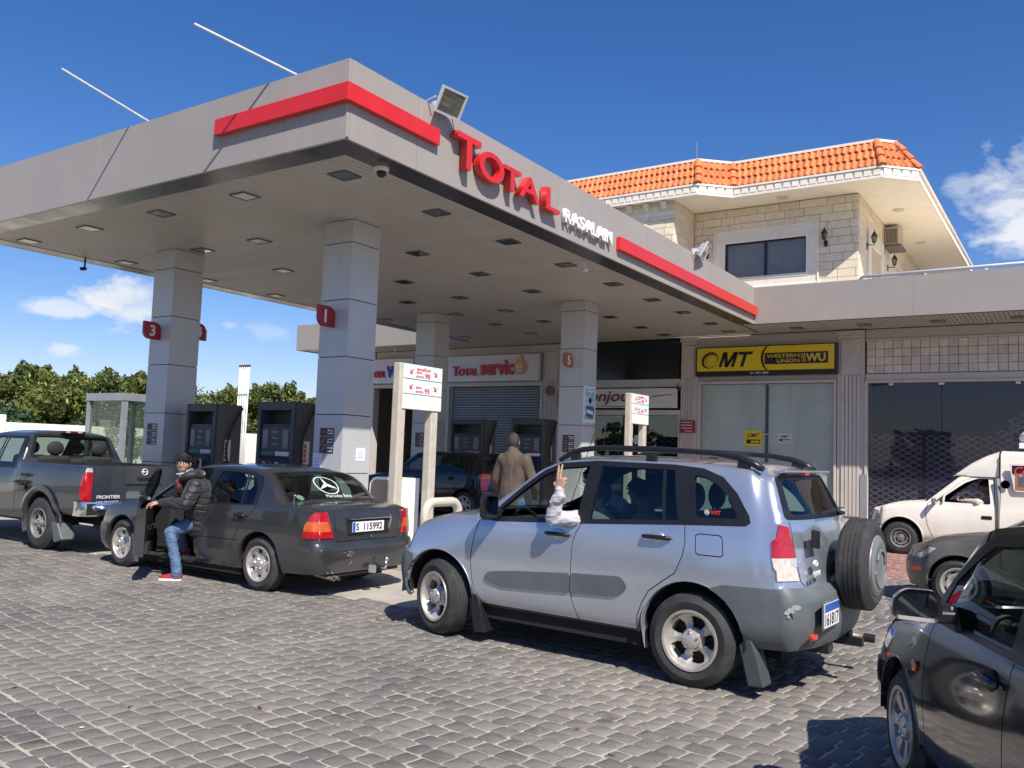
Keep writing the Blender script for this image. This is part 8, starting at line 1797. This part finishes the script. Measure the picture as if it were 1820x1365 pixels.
def head(par,c,yaw,pitch,roll,sm,hm,s=1.0,style='short'):
    """head about 0.23 m tall looking along +x before rotation"""
    M=Matrix.Translation(c)@Matrix.Rotation(yaw,4,'Z')@Matrix.Rotation(-pitch,4,'Y')@Matrix.Rotation(roll,4,'X')@Matrix.Scale(s,4)
    NU,NV=40,30; vs=[]
    def g(a,b,c_,w,x,y,z): return math.exp(-(((x-a[0])/w[0])**2+((y-a[1])/w[1])**2+((z-a[2])/w[2])**2))
    for i in range(NV+1):
        t=PI*i/NV
        for k in range(NU):
            a=2*PI*k/NU; x=math.sin(t)*math.cos(a); y=math.sin(t)*math.sin(a); z=math.cos(t)
            X=x*.096;Y=y*.076;Z=z*.118
            if z<0: Y*=1-.30*(-z)**1.3; X*=(1-.10*(-z)) if x>0 else (1-.30*(-z))
            if x<0: X*=1.02
            if x>.2 and z<-.55: X+=.012*(x)   # chin
            f=max(0,x)
            X+=f*(.026*math.exp(-((y/.13)**2))*math.exp(-((z+.12)/.17)**2) if z<.25 else 0)      # nose
            X+=f*.012*math.exp(-((y/.12)**2))*math.exp(-((z-.10)/.2)**2)
            X-=f*.012*(math.exp(-(((abs(y)-.36)/.16)**2))*math.exp(-((z-.07)/.11)**2))          # eye sockets
            X+=f*.006*math.exp(-(((abs(y)-.36)/.25)**2))*math.exp(-((z-.25)/.08)**2)           # brow
            X+=f*.007*math.exp(-((y/.24)**2))*math.exp(-((z+.47)/.07)**2)                       # lips
            X-=f*.004*math.exp(-((y/.3)**2))*math.exp(-((z+.38)/.04)**2)
            Y+=(1 if y>0 else -1)*.004*math.exp(-((abs(y)-.9)/.3)**2)*math.exp(-((z+.2)/.2)**2)*(x>0)
            vs.append((X,Y,Z))
    q=MB(); q.add(vs,[(i*NU+k,(i+1)*NU+k,(i+1)*NU+(k+1)%NU,i*NU+(k+1)%NU) for i in range(NV) for k in range(NU)])
    for sd in (1,-1): # ears
        q.ball((-.004,sd*.078,-.005),1,10,8,(.020,.008,.032)); q.ball((.004,sd*.083,-.006),1,8,6,(.010,.005,.018))
    q.xf(M); h=part('head',q,sm,par,smooth=True,local=True,recalc=False)
    q=MB(); [q.ball((.0825,sd*.030,.008),1,10,8,(.010,.014,.008)) for sd in (1,-1)]; q.xf(M); part('eyes',q,mat('eye white',(.6,.58,.55),.3),h,smooth=True,local=True,recalc=False)
    q=MB(); [q.ball((.0915,sd*.030,.008),1,8,6,(.003,.006,.006)) for sd in (1,-1)]; q.xf(M); part('irises',q,mat('iris dark',(.015,.01,.008),.2),h,smooth=True,local=True,recalc=False)
    q=MB(); [q.tube([(.094,sd*.014,.029),(.096,sd*.032,.034),(.084,sd*.052,.028)],[.004,.005,.003],6) for sd in (1,-1)]; q.xf(M); part('eyebrows',q,hm,h,smooth=True,local=True)
    q=MB(); q.tube([(.090,.022,-.056),(.1005,.008,-.054),(.1005,-.008,-.054),(.090,-.022,-.056)],[.002,.0042,.0042,.002],6); q.xf(M); part('lips',q,mat('lip',(.35,.13,.11),.5),h,smooth=True,local=True)
    # hair cap
    vs=[]; NU2,NV2=48,26; rg=random.Random(int(abs(c[0])*100)+1)
    for i in range(NV2+1):
        t=PI*.68*i/NV2
        for k in range(NU2):
            a=2*PI*k/NU2; x=math.sin(t)*math.cos(a); y=math.sin(t)*math.sin(a); z=math.cos(t)
            front=max(0,math.cos(a))
            lim=(.62-.20*front-.05*(1-front)) if style=='short' else .80-.40*front**2
            tt=min(t,PI*lim)if True else t
            x=math.sin(tt)*math.cos(a); y=math.sin(tt)*math.sin(a); z=math.cos(tt)
            th=1.075+.05*z+(.09*front*max(0,z) if style!='crop' else -.035)-.07*max(0,(t/(PI*lim))-.72)/.28; n_=noise.noise(Vector((x*6,y*6,z*6)))*.05+noise.noise(Vector((x*17,y*17,z*17)))*.03
            if t>tt+.001: th=.985
            th+=n_ if th>1 else 0
            vs.append((x*.096*th,y*.079*th,z*.118*th))
    q=MB(); q.add(vs,[(i*NU2+k,(i+1)*NU2+k,(i+1)*NU2+(k+1)%NU2,i*NU2+(k+1)%NU2) for i in range(NV2) for k in range(NU2)])
    if style!='crop':
        for k in range(120):
            a=rg.uniform(-1.1,1.1) if k<60 else rg.random()*6.28; t=PI*rg.uniform(.12,.42 if abs(a)<1.2 else .55); x=math.sin(t)*math.cos(a); y=math.sin(t)*math.sin(a); z=math.cos(t); p=Vector((x*.104,y*.086,z*.128)); d=Vector((.7*x+.25,y*.8+rg.uniform(-.3,.3),-.6+rg.uniform(-.2,.4))).normalized(); q.tube([p,p+d*.016+Vector((x,y,z))*.007,p+d*.034],[.005,.004,.001],4)
    q.xf(M); part('hair',q,hm,h,smooth=True,local=True,recalc=False); return h
def hand(par,w,d,pn,sm,curl=(.3,.3,.3,.3),thumb=.5,left=1,spread=.12,name='hand',s=1.0):
    """w wrist, d finger direction, pn palm normal; curl per finger index..little (0 straight, 1 folded)"""
    d=Vector(d).normalized(); pn=Vector(pn); pn=(pn-d*pn.dot(d)).normalized(); e=d.cross(pn)*left; w=Vector(w)
    ch=[[(w-d*.03*s,(.024*s,.028*s)),(w+d*.012*s,(.022*s,.028*s))]]
    palm=MB(); st=[(-.005,.022,.026),(.02,.018,.034),(.05,.016,.041),(.082,.014,.041),(.094,.010,.036)]; vs=[]; n=16
    for t,hz,wd in st:
        for k in range(n):
            a=2*PI*k/n; ca,sa=math.cos(a),math.sin(a); vs.append(w+d*t*s+e*(wd*s*(abs(ca)**.8)*(1 if ca>0 else -1))+pn*(hz*s*(abs(sa)**.9)*(1 if sa>0 else -1)*.78))
    palm.add(vs,[(i*n+k,i*n+(k+1)%n,(i+1)*n+(k+1)%n,(i+1)*n+k) for i in range(len(st)-1) for k in range(n)]+[tuple(range(n))[::-1],tuple(range((len(st)-1)*n,len(st)*n))])
    L_=[(.030,.044,.026,.022,.0092),(.010,.048,.030,.024,.0096),(-.010,.044,.028,.023,.0091),(-.029,.034,.022,.020,.0080)]
    for (off,a,b,c_,r),cu,sp in zip(L_,curl,(1,.25,-.4,-1.1)):
        p=w+d*.084*s+e*off*s; dr=(d+e*sp*spread).normalized(); ax=pn; P=[p-dr*.02*s,p]; ang=0
        for seg,ang_d in ((a,85),(b,100),(c_,65)):
            ang+=R(ang_d)*cu; P.append(P[-1]+(dr*math.cos(ang)+ax*math.sin(ang))*seg*s)
        palm.tube(P,[r*s*1.05,r*s*1.08,r*s,r*s*.93,r*s*.72],10); palm.ball(P[-1],r*s*.74,8,6)
    p=w+d*.022*s+e*.026*s; dr=(d*.55+e*.85).normalized(); dr2=(dr*(1-thumb)+(d*.8-e*.45+pn*.75).normalized()*thumb).normalized(); P=[p-dr*.01,p+dr*.034*s+pn*.006*s,p+dr*.034*s+dr2*.032*s+pn*.008*s,p+dr*.034*s+dr2*.060*s+pn*.008*s]; palm.tube(P,[.015*s,.0135*s,.0115*s,.008*s],10); palm.ball(P[-1],.0082*s,8,6)
    me=palm.mesh(name,sm,recalc=True,smooth=True); o=link(me,name,par); rm=o.modifiers.new('r','REMESH'); rm.mode='VOXEL'; rm.voxel_size=.0032*s; rm.use_smooth_shade=True; sm_=o.modifiers.new('s','SMOOTH'); sm_.iterations=5; sm_.factor=.5
    dg=bpy.context.evaluated_depsgraph_get(); out=bpy.data.meshes.new_from_object(o.evaluated_get(dg)); bpy.data.objects.remove(o); out.materials.clear(); out.materials.append(sm); out.shade_smooth(); out.name=name
    return link(out,name,par)
V=Vector
# --- young man getting out of the dark sedan; local frame: l = image left, b = away, z = up, from his planted foot
O=V((-9.05,6.40,0)); man=thing('person','young man in black puffer jacket and jeans leaning out of the sedan door','person',O)
def J(l,b,z): return V((-.831*l-.556*b,-.556*l+.831*b,z))
BK=(-.556,.831,0)
hip=J(-.20,.20,.72); chest=J(-.19,.12,1.02); neck=J(-.10,.05,1.22); hd_=J(-.015,.0,1.395); shL=J(-.20,-.08,1.13); elL=J(-.15,-.19,.93); wrL=J(.17,-.14,.925); shR=J(-.08,.28,1.12); elR=J(.0,.30,.95); wrR=J(.22,.04,.925)
hipL=J(-.16,.10,.68); kneeL=J(.09,.0,.575); ankL=J(-.02,.0,.12); hipR=J(-.16,.28,.68); kneeR=J(.12,.34,.60); ankR=J(.06,.42,.34)
skinmesh('body',[[(hip,.10),(chest,(.12,.10)),(neck,.056),(hd_-V((0,0,.06)),.054)]],skin,man,side=BK)
skinmesh('jeans',[[(hip,(.15,.12)),(hipL,.098),(hipL.lerp(kneeL,.5),.088),(kneeL,.070),(kneeL.lerp(ankL,.5),.064),(ankL+V((0,0,.03)),.062),(ankL+V((0,0,-.05)),.066)],[(hipR,.098),(kneeR,.072),(ankR,.06)]],jean_m,man,folds=.008,fscale=13,side=BK,vox=.009,smooth=4)
skinmesh('jacket',[[(hip+V((0,0,-.07)),(.20,.165)),(hip+V((0,0,.06)),(.22,.185)),(J(-.20,.15,.90),(.23,.195)),(chest+V((0,0,.02)),(.22,.18)),(J(-.14,.08,1.15),(.15,.13)),(neck+V((0,0,.015)),(.095,.09))],
  [(chest+V((0,0,.03)),.15),(shL,.105),(shL.lerp(elL,.5),.095),(elL,.085),(elL.lerp(wrL,.5),.072),(wrL,.050)],[(chest+V((0,0,.03)),.15),(shR,.10),(elR,.085),(wrR,.050)]],jack_m,man,folds=.007,fscale=11,side=BK,quilt=.011,vox=.0095,smooth=3)
q=MB(); q.tube([J(-.02,-.09,1.235),J(-.11,-.115,1.255),J(-.19,-.04,1.275),J(-.20,.08,1.27),J(-.12,.15,1.25),J(-.02,.13,1.225)],[.028,.05,.062,.062,.05,.028],12); part('hood',q,jack_m,man,local=True,smooth=True)
q=MB(); q.tube([J(.0,-.02,1.25),J(.01,-.03,1.15),J(-.02,-.02,1.03)],[.04,.055,.04],10); part('scarf_shirt',q,mat('red black top',(.30,.02,.03),.8,col2=(.02,.02,.03),c2=(.45,.5),scale=22,var=.1),man,local=True,smooth=True)
q=MB(); q.tube([J(-.06,-.07,1.285),J(.02,-.075,1.27),J(.05,-.02,1.27)],.010,8); part('blue_mask',q,mat('pale blue mask',(.35,.5,.6),.8),man,local=True,smooth=True)
head(man,hd_,R(-50),R(0),R(0),skin,hair_m,1.06)
hand(man,wrL,J(1,-.02,.05),J(0,.1,-1),skin,(.35,.3,.3,.35),.3,1,s=1.05); hand(man,wrR,J(1,-.35,.0),J(.0,.1,-1),skin,(.4,.4,.4,.4),.3,-1)
q=MB(); q.tube([wrL+J(.0,0,0),wrL+J(.02,0,0)],.034,12); part('wrist_band',q,mat('red black band',(.18,.02,.03),.7),man,local=True,smooth=True)
def shoe(par,a,yaw):
    q=MB(); st=[(-.085,.030,.055,.09),(-.06,.036,.07,.10),(0,.038,.075,.095),(.06,.042,.055,.075),(.12,.045,.035,.055),(.165,.036,.028,.042),(.185,.015,.024,.03)]; M=Matrix.Translation(a)@Matrix.Rotation(yaw,4,'Z'); vs=[]; n=14
    for x,w,h0,h1 in st:
        for k in range(n): t=2*PI*k/n; vs.append((x,w*math.cos(t),.028+max(0,math.sin(t))*h1*.75-(.012 if math.sin(t)<0 else 0)))
    q.add(vs,[(i*n+k,i*n+(k+1)%n,(i+1)*n+(k+1)%n,(i+1)*n+k) for i in range(len(st)-1) for k in range(n)]+[tuple(range(n))[::-1],tuple(range(6*n,7*n))]); q.xf(M); s_=part('shoe',q,shoe_m,par,local=True,smooth=R(60))
    q=MB(); P=[(-.09,.0),(-.085,.032),(0,.042),(.12,.050),(.175,.038),(.195,0),(.175,-.038),(.12,-.050),(0,-.042),(-.085,-.032)]; q.prism(P,(0,0,0),(1,0,0),(0,1,0),(0,0,.028)); q.xf(M); part('sole',q,sole_m,s_,local=True,bevel=.004)
    q=MB(); [q.tube([(.02+.03*i,-.046,.035),(.05+.025*i,-.040,.075)],.004,5) for i in (0,1)]; q.xf(M); part('stripe',q,sole_m,s_,local=True)
shoe(man,V((0,0,0)),R(214)); shoe(man,ankR+V((0,0,-.10)),R(214))
# --- man in the brown jacket, back to us, on the island end
O=V((-6.33,9.55,.15)); mb=thing('person','grey haired man in a brown jacket seen from behind near the pumps','person',O)
hip=V((0,0,.93)); ch_=V((0,.02,1.28)); nk=V((-.02,.03,1.50)); sL=V((-.17,0,1.43)); sR=V((.17,.02,1.43)); eL=V((-.27,.0,1.16)); eR=V((.28,.06,1.16)); wL=V((-.22,.16,.93)); wR=V((.24,.22,.94)); hdc=V((-.05,.06,1.665))
skinmesh('body',[[(hip,(.10,.09)),(ch_,(.11,.09)),(nk,.06),(hdc-V((0,0,.06)),.062)]],skin2,mb,side=(1,0,0))
skinmesh('jeans',[[(hip,(.15,.13)),(V((-.10,0,.86)),.105),(V((-.12,.02,.48)),.078),(V((-.12,.0,.06)),.066)],[(hip,(.15,.13)),(V((.10,0,.86)),.105),(V((.12,.03,.48)),.078),(V((.13,.0,.06)),.066)]],jean_m,mb,folds=.008,side=(1,0,0))
skinmesh('jacket',[[(hip+V((0,0,-.08)),(.175,.14)),(hip+V((0,0,.05)),(.19,.15)),(V((0,.01,1.16)),(.195,.15)),(ch_+V((0,0,.10)),(.20,.135)),(V((0,.01,1.435)),(.17,.11)),(V((-.02,.02,1.50)),(.085,.09)),(V((-.03,.04,1.555)),(.072,.078))],[(ch_+V((0,0,.06)),(.18,.14)),(sL,.088),((sL+eL)/2,.082),(eL,.075),(wL,.052)],[(ch_+V((0,0,.06)),(.18,.14)),(sR,.088),((sR+eR)/2,.082),(eR,.075),(wR,.052)]],brown_m,mb,folds=.016,fscale=6,side=(1,0,0),smooth=5,vert=1)
head(mb,hdc,R(120),R(0),0,skin2,hair_g,1.02,'crop'); hand(mb,wL,(0.25,.6,-.75),(1,0,0),skin2,(.4,.4,.4,.4),.4,1); hand(mb,wR,(-.3,.6,-.7),(-1,0,0),skin2,(.4,.4,.4,.4),.4,-1); shoe(mb,V((-.12,.0,0)),R(95)); shoe(mb,V((.13,0,0)),R(85))
# --- driver of the silver car: forearm up on the window sill, two fingers raised
O=V((-3.62,6.50,.60)); dv=thing('person','driver in a pale grey sweatshirt raising two fingers at the silver car window','person',O)
elb=V((.015,-.45,.555)); wr_=V((.095,-.49,.785)); chd=V((.17,.06,.46))
skinmesh('body',[[(V((.18,.10,.0)),(.11,.12)),(V((.20,.10,.25)),(.11,.13)),(V((.18,.08,.50)),(.08,.10)),(V((.16,.08,.64)),.05),(V((.15,.08,.74)),.048)]],skin,dv,sub=1)
skinmesh('sweatshirt',[[(V((.18,.10,-.02)),(.165,.175)),(V((.20,.10,.25)),(.17,.19)),(chd,(.13,.17)),(V((.165,.08,.58)),(.08,.08))],[(chd,(.13,.17)),(V((.20,-.10,.53)),.085),(V((.13,-.30,.55)),.072),(elb,.062),(elb*.72+wr_*.28,.060),(elb*.45+wr_*.55,.054),(wr_-V((0,0,.05)),.050),(wr_-V((0,0,.03)),.045),(wr_-V((0,0,.0)),.042)],[(chd,(.13,.17)),(V((.10,.26,.45)),.085),(V((-.12,.32,.28)),.065),(V((-.36,.22,.38)),.045)]],grey_m,dv,folds=.010,fscale=16,vox=.008,smooth=3)
hand(dv,wr_,(.12,.02,1),(.1,1,0),skin,(.02,.04,.93,.95),.85,1,.10,s=1.12,name='raised_hand')
hand(dv,V((-.37,.22,.38)),(-1,-.1,.4),(0,0,1),skin,(.6,.6,.6,.6),.5,1)
head(dv,V((.12,.08,.86)),R(182),0,0,skin,hair_m)
q=MB(); q.tube([V((.1,.02,.05)),V((-.2,.0,.05)),V((-.5,.0,-.1))],.085,10); q.tube([V((.1,.2,.05)),V((-.2,.22,.05)),V((-.5,.22,-.1))],.085,10); part('trousers',q,mat('dark trousers',(.03,.035,.05),.9),dv,local=True,smooth=True)
# --- front passenger of the silver car holding a cigarette out of his own window
O=V((-3.65,7.25,.55)); ps=thing('person','passenger in a pale blue shirt in the silver car, arm on the far window','person',O)
skinmesh('shirt',[[(V((.30,.0,.0)),(.16,.17)),(V((.32,.0,.28)),(.17,.19)),(V((.30,.0,.50)),(.13,.17)),(V((.29,0,.60)),.07)],[(V((.30,.0,.50)),(.13,.17)),(V((.20,.20,.50)),.085),(V((-.05,.26,.66)),.065),(V((-.30,.22,.80)),.05)]],blue_m,ps,folds=.012)
skinmesh('body',[[(V((.29,.0,.55)),.058),(V((.28,.0,.72)),.055)]],skin,ps,sub=1); head(ps,V((.25,0,.80)),R(175),0,0,skin,hair_m)
hand(ps,V((-.31,.22,.80)),(-1,.0,-.35),(0,0,-1),skin,(.3,.35,.5,.6),.4,1); q=MB(); q.tube([V((-.44,.20,.80)),V((-.51,.19,.83))],.004,6); part('cigarette',q,white,ps,local=True)
# --- passenger inside the dark sedan
O=V((-8.62,7.62,.42)); sp_=thing('person','dark haired passenger seen through the rear side window of the dark sedan','person',O)
skinmesh('shirt',[[(V((0,0,-.02)),(.15,.17)),(V((.02,0,.25)),(.16,.19)),(V((0,0,.44)),(.12,.16)),(V((-.01,0,.53)),.06)],[(V((0,0,.44)),(.12,.16)),(V((-.02,-.22,.38)),.07),(V((-.2,-.24,.2)),.055)]],blue_m,sp_,folds=.01); skinmesh('body',[[(V((-.01,0,.50)),.055),(V((-.02,0,.62)),.052)]],skin2,sp_,sub=1); head(sp_,V((-.03,-.0,.72)),R(-150),R(-6),0,skin2,hair_m)
# --- driver of the white pickup
O=V((-1.55,18.45,.55)); wd=thing('person','driver of the white pickup, elbow in a beige sleeve on the door','person',O)
skinmesh('shirt',[[(V((.1,.0,.0)),(.15,.17)),(V((.12,.0,.3)),(.16,.18)),(V((.10,.0,.50)),(.12,.16)),(V((.09,0,.60)),.06)],[(V((.10,.0,.50)),(.12,.16)),(V((.05,-.2,.44)),.08),(V((-.05,-.46,.52)),.075),(V((-.28,-.36,.52)),.05)]],mat('beige shirt',(.55,.48,.38),.9,var=.1),wd,folds=.012)
skinmesh('body',[[(V((.09,.0,.55)),.055),(V((.08,.0,.70)),.052)]],skin2,wd,sub=1); head(wd,V((.06,0,.80)),R(185),0,0,skin2,hair_m); hand(wd,V((-.29,-.36,.52)),(-1,.2,.1),(0,0,1),skin2,(.6,.6,.6,.6),.4,1)
